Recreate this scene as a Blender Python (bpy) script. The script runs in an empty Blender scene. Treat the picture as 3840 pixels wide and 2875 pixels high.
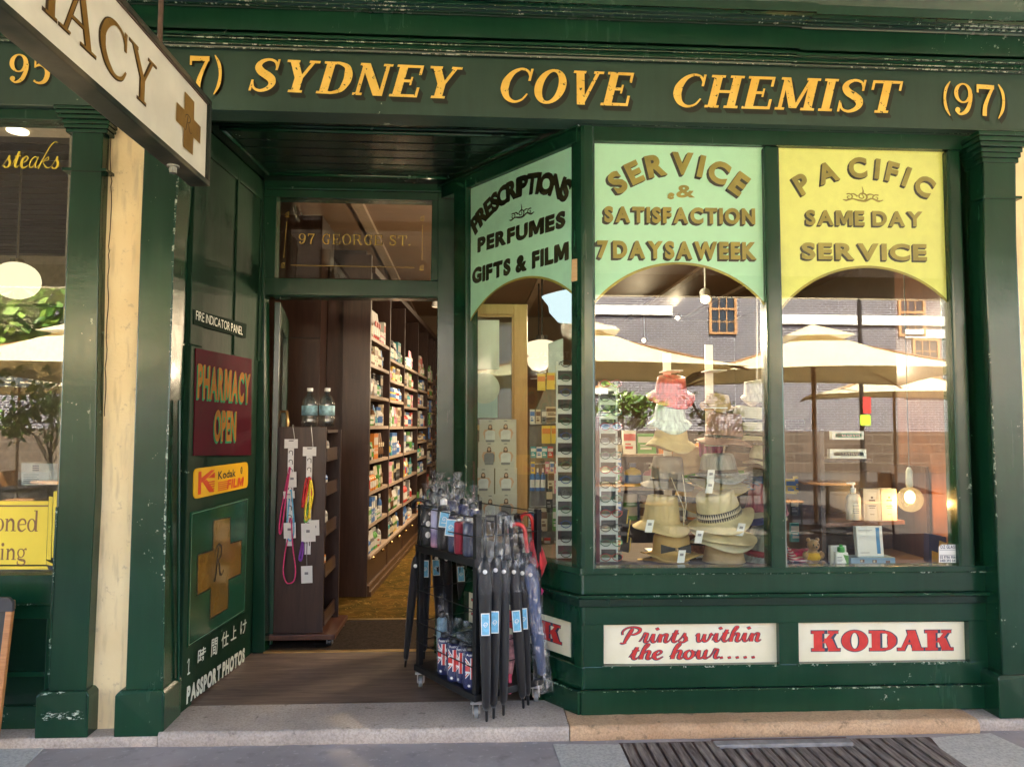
import bpy, bmesh, math, random
from mathutils import Vector, Matrix
random.seed(7)
R = math.radians
V = Vector
scene = bpy.context.scene
COL = scene.collection

# ---------------------------------------------------------------- camera
FPX, CX, CY = 2778.0, 1920.0, 1437.5          # focal length and centre in photo pixels
PIT, YAW, ROL = R(3.325), R(3.14), R(0.222)
CAM = V((0, -3.6, 1.55))
FW = V((math.sin(YAW)*math.cos(PIT), math.cos(YAW)*math.cos(PIT), math.sin(PIT)))
E0 = V((math.cos(YAW), -math.sin(YAW), 0))
U0 = E0.cross(FW)
RT = E0*math.cos(ROL) + U0*math.sin(ROL)
UP = RT.cross(FW)
cam_d = bpy.data.cameras.new('camera')
cam_d.sensor_width = 36
cam_d.lens = 36*FPX/3840
cam_d.clip_start, cam_d.clip_end = 0.05, 500
cam = bpy.data.objects.new('camera', cam_d)
COL.objects.link(cam)
cam.matrix_world = Matrix((RT, UP, -FW)).transposed().to_4x4()
cam.location = CAM
scene.camera = cam

# ---------------------------------------------------------------- world, sun, exposure
SUN_EL, SUN_AZ = R(52), R(16)                  # behind the shop, a little to the right
w = bpy.data.worlds.new('World'); scene.world = w; w.use_nodes = True
nt = w.node_tree
bg = nt.nodes['Background']
sky = nt.nodes.new('ShaderNodeTexSky')
sky.sky_type = 'NISHITA'; sky.sun_disc = False
sky.sun_elevation = SUN_EL; sky.sun_rotation = SUN_AZ
nt.links.new(sky.outputs[0], bg.inputs[0])
bg.inputs[1].default_value = 0.08
sd = bpy.data.lights.new('sun', 'SUN'); sd.energy = 5.0; sd.angle = R(0.5); sd.color = (1, .92, .77)
so = bpy.data.objects.new('sun', sd); COL.objects.link(so)
tos = V((math.sin(SUN_AZ)*math.cos(SUN_EL), math.cos(SUN_AZ)*math.cos(SUN_EL), math.sin(SUN_EL)))
so.rotation_euler = tos.to_track_quat('Z', 'Y').to_euler()
so.location = (0, 5, 14)
scene.view_settings.view_transform = 'Standard'
scene.view_settings.look = 'None'
scene.view_settings.exposure = 4.58
scene.view_settings.gamma = 1
scene.cycles.max_bounces = 10
scene.cycles.diffuse_bounces = 5
scene.cycles.transparent_max_bounces = 16
scene.cycles.sample_clamp_indirect = 6
scene.cycles.caustics_reflective = False
scene.cycles.caustics_refractive = False

# ---------------------------------------------------------------- unprojection of photo measurements
def ray(px, py): return FW + RT*((px-CX)/FPX) - UP*((py-CY)/FPX)
def P(px, py, Y):                              # on the vertical plane y = Y
    d = ray(px, py); return CAM + d*((Y-CAM.y)/d.y)
def G(px, py, Z):                              # on the level plane z = Z
    d = ray(px, py); return CAM + d*((Z-CAM.z)/d.z)
def PV(px, py, A, B, off=0.0):                 # on the vertical plane through ground points A, B
    n = V((B[1]-A[1], -(B[0]-A[0]), 0)).normalized()
    o = V((A[0], A[1], 0)) + n*off
    d = ray(px, py); return CAM + d*((o-CAM).dot(n)/d.dot(n))
def zof(py, Y, px=1920): return P(px, py, Y).z
def MZ(px, py, y, mirror=0.34):                # a thing seen mirrored in the shop glass, standing at depth y
    return P(px, py, 2*mirror-y)*1.0
# ---------------------------------------------------------------- mesh builder
class MB:
    def __init__(s): s.v = []; s.f = []; s.mi = []; s.m = 0
    def face(s, pts):
        k = len(s.v); s.v += [V(p) for p in pts]; s.f.append(tuple(range(k, k+len(pts)))); s.mi.append(s.m)
    def raw(s, vs, fs):
        k = len(s.v); s.v += [V(p) for p in vs]
        for f in fs: s.f.append(tuple(i+k for i in f)); s.mi.append(s.m)
    def box(s, a, b, M=None):
        x0, y0, z0 = (min(a[i], b[i]) for i in range(3)); x1, y1, z1 = (max(a[i], b[i]) for i in range(3))
        vs = [V(p) for p in ((x0,y0,z0),(x1,y0,z0),(x1,y1,z0),(x0,y1,z0),(x0,y0,z1),(x1,y0,z1),(x1,y1,z1),(x0,y1,z1))]
        if M: vs = [M @ p for p in vs]
        s.raw(vs, [(0,3,2,1),(4,5,6,7),(0,1,5,4),(1,2,6,5),(2,3,7,6),(3,0,4,7)]); return s
    def slab(s, front, vec):                    # polygon pushed back along vec
        n = len(front); fr = [V(p) for p in front]; bk = [p+V(vec) for p in fr]
        s.raw(fr+bk, [tuple(range(n)), tuple(range(2*n-1, n-1, -1))] + [((i+1) % n, i, n+i, n+(i+1) % n) for i in range(n)]); return s
    def tube(s, path, r, n=8, caps=True):
        path = [V(p) for p in path]; rs = r if isinstance(r, (list, tuple)) else [r]*len(path)
        rings = []; t0 = (path[1]-path[0]).normalized()
        a = t0.orthogonal().normalized()
        for i, p in enumerate(path):
            t = (path[min(i+1, len(path)-1)]-path[max(i-1, 0)])
            if t.length < 1e-9: t = t0
            t.normalize(); a = (a - t*a.dot(t))
            a = a.normalized() if a.length > 1e-6 else t.orthogonal().normalized()
            b = t.cross(a)
            rings.append([p + (a*math.cos(2*math.pi*k/n)+b*math.sin(2*math.pi*k/n))*rs[i] for k in range(n)])
        k = len(s.v); s.v += [q for g in rings for q in g]
        for i in range(len(rings)-1):
            for j in range(n):
                s.f.append((k+i*n+j, k+i*n+(j+1) % n, k+(i+1)*n+(j+1) % n, k+(i+1)*n+j)); s.mi.append(s.m)
        if caps:
            s.f.append(tuple(k+j for j in range(n-1, -1, -1))); s.mi.append(s.m)
            e = k+(len(rings)-1)*n; s.f.append(tuple(e+j for j in range(n))); s.mi.append(s.m)
        return s
    def lathe(s, prof, n=16, M=None, fn=None):   # prof [(r, z)], fn(theta, r, z) -> point
        k = len(s.v)
        for (r, z) in prof:
            for j in range(n):
                t = 2*math.pi*j/n
                p = V(fn(t, r, z)) if fn else V((r*math.cos(t), r*math.sin(t), z))
                s.v.append(M @ p if M else p)
        for i in range(len(prof)-1):
            for j in range(n):
                s.f.append((k+i*n+j, k+i*n+(j+1) % n, k+(i+1)*n+(j+1) % n, k+(i+1)*n+j)); s.mi.append(s.m)
        if prof[0][0] > 1e-5: s.f.append(tuple(k+j for j in range(n-1, -1, -1))); s.mi.append(s.m)
        if prof[-1][0] > 1e-5:
            e = k+(len(prof)-1)*n; s.f.append(tuple(e+j for j in range(n))); s.mi.append(s.m)
        return s
    def ball(s, c, r, n=10, sc=(1,1,1)):
        pr = [(max(1e-6, r*math.sin(math.pi*i/n)), -r*math.cos(math.pi*i/n)) for i in range(n+1)]
        return s.lathe(pr, n+4, Matrix.Translation(V(c)) @ Matrix.Diagonal((*sc, 1)))
    def build(s, name, mats, parent=None, smooth=False, bevel=0, world=True, auto=None):
        off = V((0,0,0)); q = parent
        if world:
            while q is not None: off = off + q.location; q = q.parent
        me = bpy.data.meshes.new(name)
        me.from_pydata([tuple(p-off) for p in s.v], [], s.f)
        for m in (mats if isinstance(mats, (list, tuple)) else [mats]): me.materials.append(m)
        me.polygons.foreach_set('material_index', s.mi)
        if smooth: me.polygons.foreach_set('use_smooth', [True]*len(me.polygons))
        bm = bmesh.new(); bm.from_mesh(me)
        if smooth: bmesh.ops.remove_doubles(bm, verts=bm.verts, dist=1e-5)
        bmesh.ops.recalc_face_normals(bm, faces=bm.faces)
        if smooth and auto:
            for e in bm.edges:
                if len(e.link_faces) == 2 and e.calc_face_angle(0) > auto: e.smooth = False
        bm.to_mesh(me); bm.free(); me.update()
        o = bpy.data.objects.new(name, me); COL.objects.link(o)
        if parent is not None: o.parent = parent
        if bevel:
            b = o.modifiers.new('bevel', 'BEVEL'); b.width = bevel; b.segments = 2; b.limit_method = 'ANGLE'; b.angle_limit = R(40)
        return o

def tag(o, label=None, cat=None, group=None, kind=None):
    if label: o['label'] = label
    if cat: o['category'] = cat
    if group: o['group'] = group
    if kind: o['kind'] = kind
    return o
def thing(name, label, cat, loc=(0,0,0), group=None, rz=0):
    o = bpy.data.objects.new(name, None); COL.objects.link(o); o.location = loc; o.rotation_euler = (0, 0, rz)
    o.empty_display_size = .1
    return tag(o, label, cat, group)
def kids(o): return [c for c in bpy.data.objects if c.parent == o]
def copy_tree(o, parent=None, ch=None):
    c = o.copy(); COL.objects.link(c)
    if parent is not None: c.parent = parent
    for k in kids(o): copy_tree(k, c)
    return c
def lerp(a, b, t): return a+(b-a)*t

# ---------------------------------------------------------------- materials
def srgb(r, g, b):
    f = lambda c: (c/255/12.92) if c <= 10 else ((c/255+.055)/1.055)**2.4
    return (f(r), f(g), f(b))
class NT:
    def __init__(s, name):
        s.m = bpy.data.materials.new(name); s.m.use_nodes = True; s.t = s.m.node_tree; s.t.nodes.clear()
        s.out = s.n('ShaderNodeOutputMaterial')
    def n(s, t, **kw):
        x = s.t.nodes.new(t)
        for k, v in kw.items(): setattr(x, k, v)
        return x
    def l(s, a, b): s.t.links.new(a, b)
    def coord(s, kind='Object', scale=(1,1,1)):
        c = s.n('ShaderNodeTexCoord'); mp = s.n('ShaderNodeMapping'); mp.inputs['Scale'].default_value = scale
        s.l(c.outputs[kind], mp.inputs[0]); return mp.outputs[0]
    def noise(s, co, scale, detail=4, rough=.55, dist=0):
        x = s.n('ShaderNodeTexNoise'); s.l(co, x.inputs['Vector']); x.inputs['Scale'].default_value = scale
        x.inputs['Detail'].default_value = detail; x.inputs['Roughness'].default_value = rough; x.inputs['Distortion'].default_value = dist
        return x.outputs['Fac']
    def ramp(s, fac, stops, interp='LINEAR'):
        r = s.n('ShaderNodeValToRGB'); s.l(fac, r.inputs[0]); r.color_ramp.interpolation = interp
        el = r.color_ramp.elements
        while len(el) < len(stops): el.new(.5)
        for e, (p, c) in zip(el, stops): e.position = p; e.color = (*c, 1) if len(c) == 3 else c
        return r.outputs[0]
    def mix(s, fac, a, b, mode='MIX'):
        x = s.n('ShaderNodeMix', data_type='RGBA', blend_type=mode)
        for sock, val in ((x.inputs['Factor'], fac), (x.inputs[6], a), (x.inputs[7], b)):
            if isinstance(val, (int, float)): sock.default_value = val
            elif isinstance(val, tuple): sock.default_value = (*val, 1)
            else: s.l(val, sock)
        return x.outputs[2]
    def math(s, op, a, b=0.5):
        x = s.n('ShaderNodeMath', operation=op)
        for sock, val in zip(x.inputs, (a, b)):
            if isinstance(val, (int, float)): sock.default_value = val
            else: s.l(val, sock)
        return x.outputs[0]
    def bump(s, h, strength=.2, dist=.01):
        b = s.n('ShaderNodeBump'); s.l(h, b.inputs['Height']); b.inputs['Strength'].default_value = strength; b.inputs['Distance'].default_value = dist
        return b.outputs[0]
    def bsdf(s, col, rough=.5, metal=0, normal=None, spec=.5, coat=0, coat_rough=.1, alpha=None, emis=None, est=0, sheen=0, trans=0):
        p = s.n('ShaderNodeBsdfPrincipled')
        def put(k, v):
            if isinstance(v, (int, float)): p.inputs[k].default_value = v
            elif isinstance(v, tuple): p.inputs[k].default_value = (*v, 1)
            elif v is not None: s.l(v, p.inputs[k])
        put('Base Color', col); put('Roughness', rough); put('Metallic', metal); put('Specular IOR Level', spec)
        put('Coat Weight', coat); put('Coat Roughness', coat_rough); put('Sheen Weight', sheen); put('Transmission Weight', trans)
        if alpha is not None: put('Alpha', alpha)
        if emis is not None: put('Emission Color', emis); put('Emission Strength', est)
        if normal is not None: s.l(normal, p.inputs['Normal'])
        s.l(p.outputs[0], s.out.inputs[0]); return p
def pm(name, col, rough=.5, metal=0, var=.15, scale=18, bump=.1, bscale=None, spec=.5, coat=0, stretch=(1,1,1), sheen=0, bd=.004):
    t = NT(name); co = t.coord('Object', stretch)
    nz = t.noise(co, scale, 5)
    dark = tuple(c*(1-var) for c in col); lite = tuple(min(1, c*(1+var)) for c in col)
    c = t.ramp(nz, [(.3, dark), (.7, lite)])
    nb = t.noise(co, bscale or scale*3, 4)
    rg = t.math('ADD', t.math('MULTIPLY', nz, .25*rough), rough*.87)
    t.bsdf(c, rg, metal, t.bump(nb, bump, bd) if bump else None, spec, coat, sheen=sheen)
    return t.m
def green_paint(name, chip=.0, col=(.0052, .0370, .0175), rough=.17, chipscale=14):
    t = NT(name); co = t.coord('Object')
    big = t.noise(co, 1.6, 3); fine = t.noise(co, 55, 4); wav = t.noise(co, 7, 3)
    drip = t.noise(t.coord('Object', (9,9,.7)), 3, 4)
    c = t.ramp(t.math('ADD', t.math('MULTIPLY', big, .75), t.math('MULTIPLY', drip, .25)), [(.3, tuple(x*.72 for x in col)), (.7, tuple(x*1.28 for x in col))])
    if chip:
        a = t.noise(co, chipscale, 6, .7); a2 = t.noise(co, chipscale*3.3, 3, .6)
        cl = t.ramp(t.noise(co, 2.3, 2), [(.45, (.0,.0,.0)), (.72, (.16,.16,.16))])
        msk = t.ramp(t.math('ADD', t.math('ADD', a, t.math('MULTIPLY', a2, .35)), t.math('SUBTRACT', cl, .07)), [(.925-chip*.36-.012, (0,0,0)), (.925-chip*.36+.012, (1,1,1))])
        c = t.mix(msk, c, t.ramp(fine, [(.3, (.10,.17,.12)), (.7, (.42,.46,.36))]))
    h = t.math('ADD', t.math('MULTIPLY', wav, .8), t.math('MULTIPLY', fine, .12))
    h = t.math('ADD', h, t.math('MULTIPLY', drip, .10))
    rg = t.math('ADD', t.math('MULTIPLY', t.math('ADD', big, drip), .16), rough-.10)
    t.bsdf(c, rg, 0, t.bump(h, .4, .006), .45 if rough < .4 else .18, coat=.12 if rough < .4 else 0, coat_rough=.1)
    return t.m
def glass_mat(name, r0=.045, tint=(.96,.99,.97)):
    t = NT(name)
    lw = t.n('ShaderNodeLayerWeight'); lw.inputs[0].default_value = .5
    f = t.math('ADD', t.math('MULTIPLY', t.math('POWER', lw.outputs['Facing'], 4.0), .6), r0)
    tr = t.n('ShaderNodeBsdfTransparent'); tr.inputs[0].default_value = (*tint, 1)
    gl = t.n('ShaderNodeBsdfGlossy'); gl.inputs['Roughness'].default_value = 0.0
    mx = t.n('ShaderNodeMixShader'); t.l(f, mx.inputs[0]); t.l(tr.outputs[0], mx.inputs[1]); t.l(gl.outputs[0], mx.inputs[2])
    t.l(mx.outputs[0], t.out.inputs[0]); return t.m
def emit_mat(name, col, st):
    t = NT(name); e = t.n('ShaderNodeEmission'); e.inputs[0].default_value = (*col, 1); e.inputs[1].default_value = st
    t.l(e.outputs[0], t.out.inputs[0]); return t.m
def wood_mat(name, c1, c2, rough=.45, scale=6, stretch=(1,1,12), bump=.15, coat=0):
    t = NT(name); co = t.coord('Object', stretch)
    n = t.noise(co, scale, 6, .6, .6); f = t.noise(co, scale*5, 3)
    c = t.ramp(t.math('ADD', t.math('MULTIPLY', n, .75), t.math('MULTIPLY', f, .25)), [(.35, c1), (.65, c2)])
    t.bsdf(c, rough, 0, t.bump(n, bump, .004), .5, coat); return t.m

M = {}
M['green'] = green_paint('green_paint', .03)
M['green_worn'] = green_paint('worn_green_paint', .11, chipscale=22)
M['green_edge'] = green_paint('chipped_green_edge', .52, chipscale=34)
M['green_wall'] = green_paint('matt_green_paint', .02, (.006,.028,.013), .55)
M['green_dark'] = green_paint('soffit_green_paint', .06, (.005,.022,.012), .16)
M['green_grey'] = green_paint('weathered_green_paint', .02, (.026,.058,.042), .34, 9)
def cream_mat():
    t = NT('cream_render'); co = t.coord()
    b = t.noise(co, 3, 4); f = t.noise(co, 60, 5); s = t.noise(t.coord('Object', (14,14,2)), 2, 4)
    c = t.ramp(b, [(.3, (.78,.62,.34)), (.7, (.86,.74,.46))])
    c = t.mix(t.ramp(s, [(.52, (0,0,0)), (.75, (.55,.55,.55))]), c, (.42,.33,.2))
    g2 = t.noise(co, 22, 6, .7); c = t.mix(t.ramp(g2, [(.60, (0,0,0)), (.68, (.6,.6,.6))]), c, (.50,.40,.25))
    t.bsdf(c, .8, 0, t.bump(f, .35, .004), .2); return t.m
M['cream'] = cream_mat()
M['glass'] = glass_mat('window_glass', .056)
M['glass_door'] = glass_mat('inner_glass', .03)
def gold_mat(name, c1, c2, chip=.0, metal=.25, rough=.42, under=(.012,.03,.018)):
    t = NT(name); co = t.coord(); n = t.noise(co, 9, 4); f = t.noise(co, 45, 5, .65)
    c = t.ramp(n, [(.3, c1), (.7, c2)])
    if chip: c = t.mix(t.ramp(f, [(.72-chip, (0,0,0)), (.735-chip, (1,1,1))]), c, under)
    t.bsdf(c, rough, metal, t.bump(f, .15, .002), .5); return t.m
M['gold'] = gold_mat('gold_leaf', (.70,.45,.07), (.84,.58,.13), .10, .05)
M['gold_glass'] = gold_mat('gold_leaf_on_glass', (.29,.225,.035), (.47,.37,.075), 0, .15, .38)
M['bronze_glass'] = gold_mat('bronze_leaf_on_glass', (.035,.028,.010), (.075,.055,.018), 0, .35, .3)
M['gold_sign'] = gold_mat('bronze_gold', (.22,.12,.025), (.34,.20,.05), 0, .35, .38)
M['shade'] = pm('letter_shade_paint', (.010,.014,.008), .45, var=.2, bump=0)
M['shade_brown'] = pm('letter_shade_brown', (.009,.009,.004), .45, var=.2, bump=0)
M['mint'] = pm('mint_backing', (.55,.93,.70), .5, var=.03, bump=0, coat=.1)
M['mint_pale'] = pm('pale_mint_backing', (.50,.86,.66), .5, var=.04, bump=0, coat=.1)
M['yellow'] = pm('yellow_backing', (.94,.93,.28), .5, var=.04, bump=0, coat=.1)
M['black'] = pm('black_metal', (.008,.008,.009), .42, .1, .2, 30, .08)
M['blackplastic'] = pm('black_plastic', (.012,.012,.013), .35, 0, .2, 30, .05)
M['steel'] = pm('steel', (.45,.45,.45), .3, .9, .1, 20, .03)
M['white'] = pm('white_plastic', (.78,.78,.76), .4, 0, .04, 20, .02)
M['paper'] = pm('white_card', (.74,.73,.68), .6, 0, .04, 20, .02)
M['signcream'] = None
def sign_cream():
    t = NT('cream_sign_enamel'); co = t.coord(); n = t.noise(co, 6, 5); f = t.noise(co, 30, 6, .7)
    c = t.ramp(n, [(.3, (.70,.66,.47)), (.7, (.80,.77,.60))])
    c = t.mix(t.ramp(f, [(.68, (0,0,0)), (.72, (.6,.6,.6))]), c, (.34,.28,.16))
    t.bsdf(c, .4, 0, None, .5, coat=.2); return t.m
M['signcream'] = sign_cream()
M['red'] = pm('red_sign_paint', (.56,.035,.03), .4, 0, .12, 25, .03)
M['dkblue'] = pm('dark_outline_paint', (.03,.05,.09), .5, 0, .1, 20, 0)
M['maroon'] = pm('maroon_sign', (.065,.005,.012), .7, 0, .15, 8, .03, spec=.08)
M['orange'] = pm('ochre_sign_paint', (.32,.135,.02), .7, 0, .2, 10, 0, spec=.1)
M['ltgreen'] = pm('bright_green_outline', (.03,.25,.11), .7, 0, .1, 10, 0, spec=.1)
M['kyellow'] = pm('film_sign_yellow', (.78,.42,.015), .5, 0, .05, 10, 0, spec=.2)
M['kred'] = pm('film_sign_red', (.65,.06,.012), .35, 0, .05, 10, 0)
M['ink'] = pm('black_ink', (.012,.012,.012), .5, 0, .1, 10, 0)
M['sgreen'] = pm('sign_green', (.006,.06,.028), .2, 0, .1, 6, .01, coat=.1)
M['offwhite'] = pm('white_sign_paint', (.62,.66,.56), .5, 0, .1, 30, .02)
# ---------------------------------------------------------------- lettering
_fc = {}
def font_glyph(ch, bold=0.0):
    key = (ch, bold)
    if key in _fc: return _fc[key]
    cu = bpy.data.curves.new('tmp_text', 'FONT'); cu.body = ch; cu.size = 1; cu.offset = bold; cu.resolution_u = 4
    o = bpy.data.objects.new('tmp_text', cu); COL.objects.link(o)
    bpy.context.view_layer.update()
    dg = bpy.context.evaluated_depsgraph_get()
    me = bpy.data.meshes.new_from_object(o.evaluated_get(dg))
    vs = [(v.co.x, v.co.y) for v in me.vertices]; fs = [tuple(p.vertices) for p in me.polygons]
    bpy.data.objects.remove(o); bpy.data.curves.remove(cu); bpy.data.meshes.remove(me)
    _fc[key] = (vs, fs); return _fc[key]
def _cap(bold): 
    vs, _ = font_glyph('H', bold); return min(v[1] for v in vs), max(v[1] for v in vs)
def sans_layout(s, bold=.02, gap=.14, space=.38, condense=1.0):      # -> [(verts, faces)] in cap-height units, total width
    y0, y1 = _cap(bold); k = 1/(y1-y0); out = []; x = 0
    for ch in s:
        if ch == ' ': x += space; continue
        vs, fs = font_glyph(ch, bold)
        if ch == 'M':                             # drawn as one outline: the font's M closes up when thickened
            q = [(0,0),(0,1),(.30,1),(.5,.46),(.70,1),(1,1),(1,0),(.77,0),(.77,.58),(.59,.10),(.41,.10),(.23,.58),(.23,0)]
            vs, fs = [(p[0]*1.08/k, p[1]/k+y0) for p in q], [tuple(range(13))]
        a = min(v[0] for v in vs); b = max(v[0] for v in vs)
        out.append(([((vx-a)*k*condense+x, (vy-y0)*k) for vx, vy in vs], fs, (x, x+(b-a)*k*condense)))
        x += (b-a)*k*condense+gap
    return out, x-gap
def ell(cx, cy, rx, ry, a): return (cx+rx*math.cos(R(a)), cy+ry*math.sin(R(a)))
def ring(cx, cy, rx, ry, ix, iy, a0, a1, n=22):
    q = []
    for i in range(n):
        a, b = lerp(a0, a1, i/n), lerp(a0, a1, (i+1)/n)
        q.append([ell(cx,cy,rx,ry,a), ell(cx,cy,rx,ry,b), ell(cx,cy,ix,iy,b), ell(cx,cy,ix,iy,a)])
    return q
def rc(x0, y0, x1, y1): return [[(x0,y0),(x1,y0),(x1,y1),(x0,y1)]]
def dg_(xa, ya, xb, yb, w): return [[(xa,ya),(xa+w,ya),(xb+w,yb),(xb,yb)]]
def catmull(pts, k=6):
    out = []
    n = len(pts)
    for i in range(n-1):
        p0, p1, p2, p3 = pts[max(i-1,0)], pts[i], pts[i+1], pts[min(i+2,n-1)]
        for j in range(k):
            t = j/k
            out.append(tuple(.5*(2*b+(c-a)*t+(2*a-5*b+4*c-d)*t*t+(3*b-a-3*c+d)*t**3) for a,b,c,d in zip(p0,p1,p2,p3)))
    out.append(pts[-1]); return out
def rib(pts, k=6):                               # pts (x, y, width) -> quads
    p = catmull(pts, k); L = []; Rr = []
    for i in range(len(p)):
        a = p[max(i-1,0)]; b = p[min(i+1,len(p)-1)]; dx, dy = b[0]-a[0], b[1]-a[1]; l = math.hypot(dx, dy) or 1
        nx, ny = -dy/l, dx/l; w = p[i][2]/2
        L.append((p[i][0]+nx*w, p[i][1]+ny*w)); Rr.append((p[i][0]-nx*w, p[i][1]-ny*w))
    return [[L[i], L[i+1], Rr[i+1], Rr[i]] for i in range(len(p)-1)]
def serif_glyph(c, w=.21, t=.075, e=.08, st=.07):
    def stem(x, y0=0, y1=1, top=1, bot=1, ww=w):
        q = rc(x,y0,x+ww,y1)
        if top: q += rc(x-e,y1-st,x+ww+e,y1)
        if bot: q += rc(x-e,y0,x+ww+e,y0+st)
        return q
    th = t*1.15
    if c == 'I': return stem(e), w+2*e
    if c == 'E':
        return stem(e) + rc(e+w,1-t,.70,1)+rc(.63,.70,.70,1-t)+rc(e+w,.5-t/2,.5,.5+t/2)+rc(.45,.37,.5,.63)+rc(e+w,0,.74,t)+rc(.67,t,.74,.31), .76
    if c == 'F': return stem(e) + rc(e+w,1-t,.68,1)+rc(.61,.70,.68,1-t)+rc(e+w,.5-t/2,.48,.5+t/2)+rc(.43,.37,.48,.63), .70
    if c == 'L': return stem(e) + rc(e+w,0,.66,t)+rc(.59,t,.66,.32), .68
    if c == 'T':
        x = .40-w/2; return stem(x, top=0) + rc(0,1-t,.80,1)+rc(0,.70,.065,1-t)+rc(.735,.70,.80,1-t), .80
    if c == 'H': 
        b = .86-w-e; return stem(e)+stem(b)+rc(e+w,.5-t/2,b,.5+t/2), .86
    if c == 'N':
        b = .86-th-e; return stem(e,ww=th,top=0)+stem(b,bot=0,ww=th)+dg_(e-.06,1,b+th-w*1.1,0,w*1.1)+rc(0,1-st,e,1), .86
    if c == 'M':
        b = 1.04-w-e; m = (e+th+b)/2+.0; return stem(e,ww=th,top=0)+stem(b)+dg_(e-.04,1,m-w*.45,.06,w*.95)+dg_(b,1,m+.0,.06,th)+rc(0,1-st,e,1), 1.04
    if c == 'V': return dg_(.06,1,.36-w*.3,0,w)+dg_(.72-th,1,.36+.02,0,th)+rc(0,1-st,.12+w,1)+rc(.55,1-st,.82,1), .82
    if c == 'Y': return dg_(.06,1,.42-w/2,.45,w)+dg_(.76-th,1,.42+w/2-th,.45,th)+rc(0,1-st,.12+w,1)+rc(.58,1-st,.86,1)+stem(.42-w/2,0,.47,0,1), .86
    if c == 'A': return dg_(.08,0,.40,1,th)+dg_(.68-w*.62,0,.44-w*.5,1,w)+rc(.23,.30,.55,.30+t)+rc(0,0,.24,st)+rc(.46,0,.84,st), .84
    if c == 'K': return stem(e)+dg_(e+w,.40,.66,1,th*1.1)+dg_(.70-w*.5,0,.38,.62,w)+rc(.52,1-st,.84,1)+rc(.52,0,.90,st), .90
    if c == 'X': return dg_(.06,1,.6,0,w)+dg_(.1,0,.68,1,th), .8
    if c == 'O': return ring(.42,.5,.42,.52,.42-w,.52-t,0,360,32), .84
    if c == 'Q': return ring(.42,.5,.42,.52,.42-w,.52-t,0,360,32)+rib([(.4,.2,.08),(.6,.0,.12),(.8,-.15,.05)]), .84
    if c in 'CG':
        q = rib([(.72,.74,.05),(.62,.92,.06),(.44,.985,.075),(.24,.88,.13),(.12,.66,w*.92),(.10,.5,w),(.12,.34,w*.92),(.24,.12,.13),(.44,.015,.075),(.63,.08,.06),(.74,.26,.045)])
        q += rc(.68,.64,.745,1.0)
        if c == 'G': q += rc(.58,.02,.58+w*.8,.46)+rc(.50,.46-st,.66+w*.8,.46); return q, .84
        return q, .78
    if c == 'S':
        return rib([(.60,.72,.05),(.52,.91,.065),(.34,.98,.08),(.16,.90,.13),(.11,.75,w*.8),(.22,.60,w*.95),(.38,.50,w),(.53,.38,w*.95),(.58,.23,w*.8),(.50,.09,.13),(.32,.015,.08),(.14,.10,.06),(.06,.30,.05)])+rc(.565,.66,.625,1.0)+rc(.03,0,.09,.34), .70
    if c == 'D': return stem(e)+rib([(e+w,1-t/2,t),(.42,1-t/2,t),(.62,.86,.14),(.70,.66,w*.95),(.72,.5,w),(.70,.34,w*.95),(.62,.14,.14),(.42,t/2,t),(e+w,t/2,t)]), .84
    if c == 'P': return stem(e)+rib([(e+w,1-t/2,t),(.46,1-t/2,t),(.62,.90,.13),(.64,.74,w*.9),(.62,.58,.13),(.46,.47,t),(e+w,.47,t)]), .76
    if c == 'R': return stem(e)+rib([(e+w,1-t/2,t),(.46,1-t/2,t),(.62,.90,.13),(.64,.75,w*.9),(.62,.60,.13),(.46,.5,t),(e+w,.5,t)])+rib([(.44,.48,.1),(.58,.36,w*.8),(.66,.12,w*.8),(.76,.03,.07),(.86,.08,.04)]), .86
    if c == '9': return ring(.33,.69,.32,.32,.33-w,.27,0,360,26)+rib([(.60,.68,w*.85),(.58,.42,w*.8),(.46,.14,.14),(.26,.015,.075),(.12,.07,.06)])+[[ell(.14,.14,.09,.09,a) for a in range(0,360,30)]], .68
    if c == '7': return rc(.02,1-t*2,.64,1)+rc(.02,.74,.09,1-t*2)+rib([(.58,.90,.09),(.44,.62,w*.7),(.32,.30,w*.95),(.30,0,w)]), .66
    if c == '5': return rc(.14,.92,.58,1)+rc(.10,.55,.16,1)+rib([(.13,.58,.05),(.30,.66,.1),(.50,.56,.15),(.56,.34,w),(.48,.1,.15),(.28,.015,.08),(.1,.1,.07)]), .66
    if c == '(': return rib([(.26,1.04,.03),(.12,.80,.1),(.07,.5,w*.62),(.12,.2,.1),(.26,-.06,.03)]), .28
    if c == ')': return rib([(.02,1.04,.03),(.16,.80,.1),(.21,.5,w*.62),(.16,.2,.1),(.02,-.06,.03)]), .28
    if c == '.': return [[ell(.07,.07,.075,.075,a) for a in range(0,360,30)]], .15
    if c == 'o': return ring(.29,.3,.29,.32,.29-w*.72,.32-t,0,360,26), .58
    if c == 'n': return stem(.06,0,.6,0,1,w*.72)+rc(0,.6-st,.06+w*.72,.6)+rib([(.06+w*.6,.42,.05),(.32,.57,.11),(.46,.5,.14),(.50,.36,w*.72),(.50,0,w*.72)])+rc(.36,0,.66,st), .66
    if c == 'e': return rib([(.10,.32,t),(.53,.34,t)],1)+rib([(.53,.36,.09),(.47,.53,.1),(.3,.59,.075),(.13,.48,.13),(.09,.3,w*.75),(.14,.1,.13),(.32,.01,.075),(.54,.14,.04)]), .56
    if c == 'd': return ring(.27,.3,.27,.32,.27-w*.7,.32-t,0,360,24)+stem(.47,0,1.02,0,0,w*.72)+rc(.38,1.02-st,.47,1.02)+rc(.47,0,.47+w*.72+.06,st), .72
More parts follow.
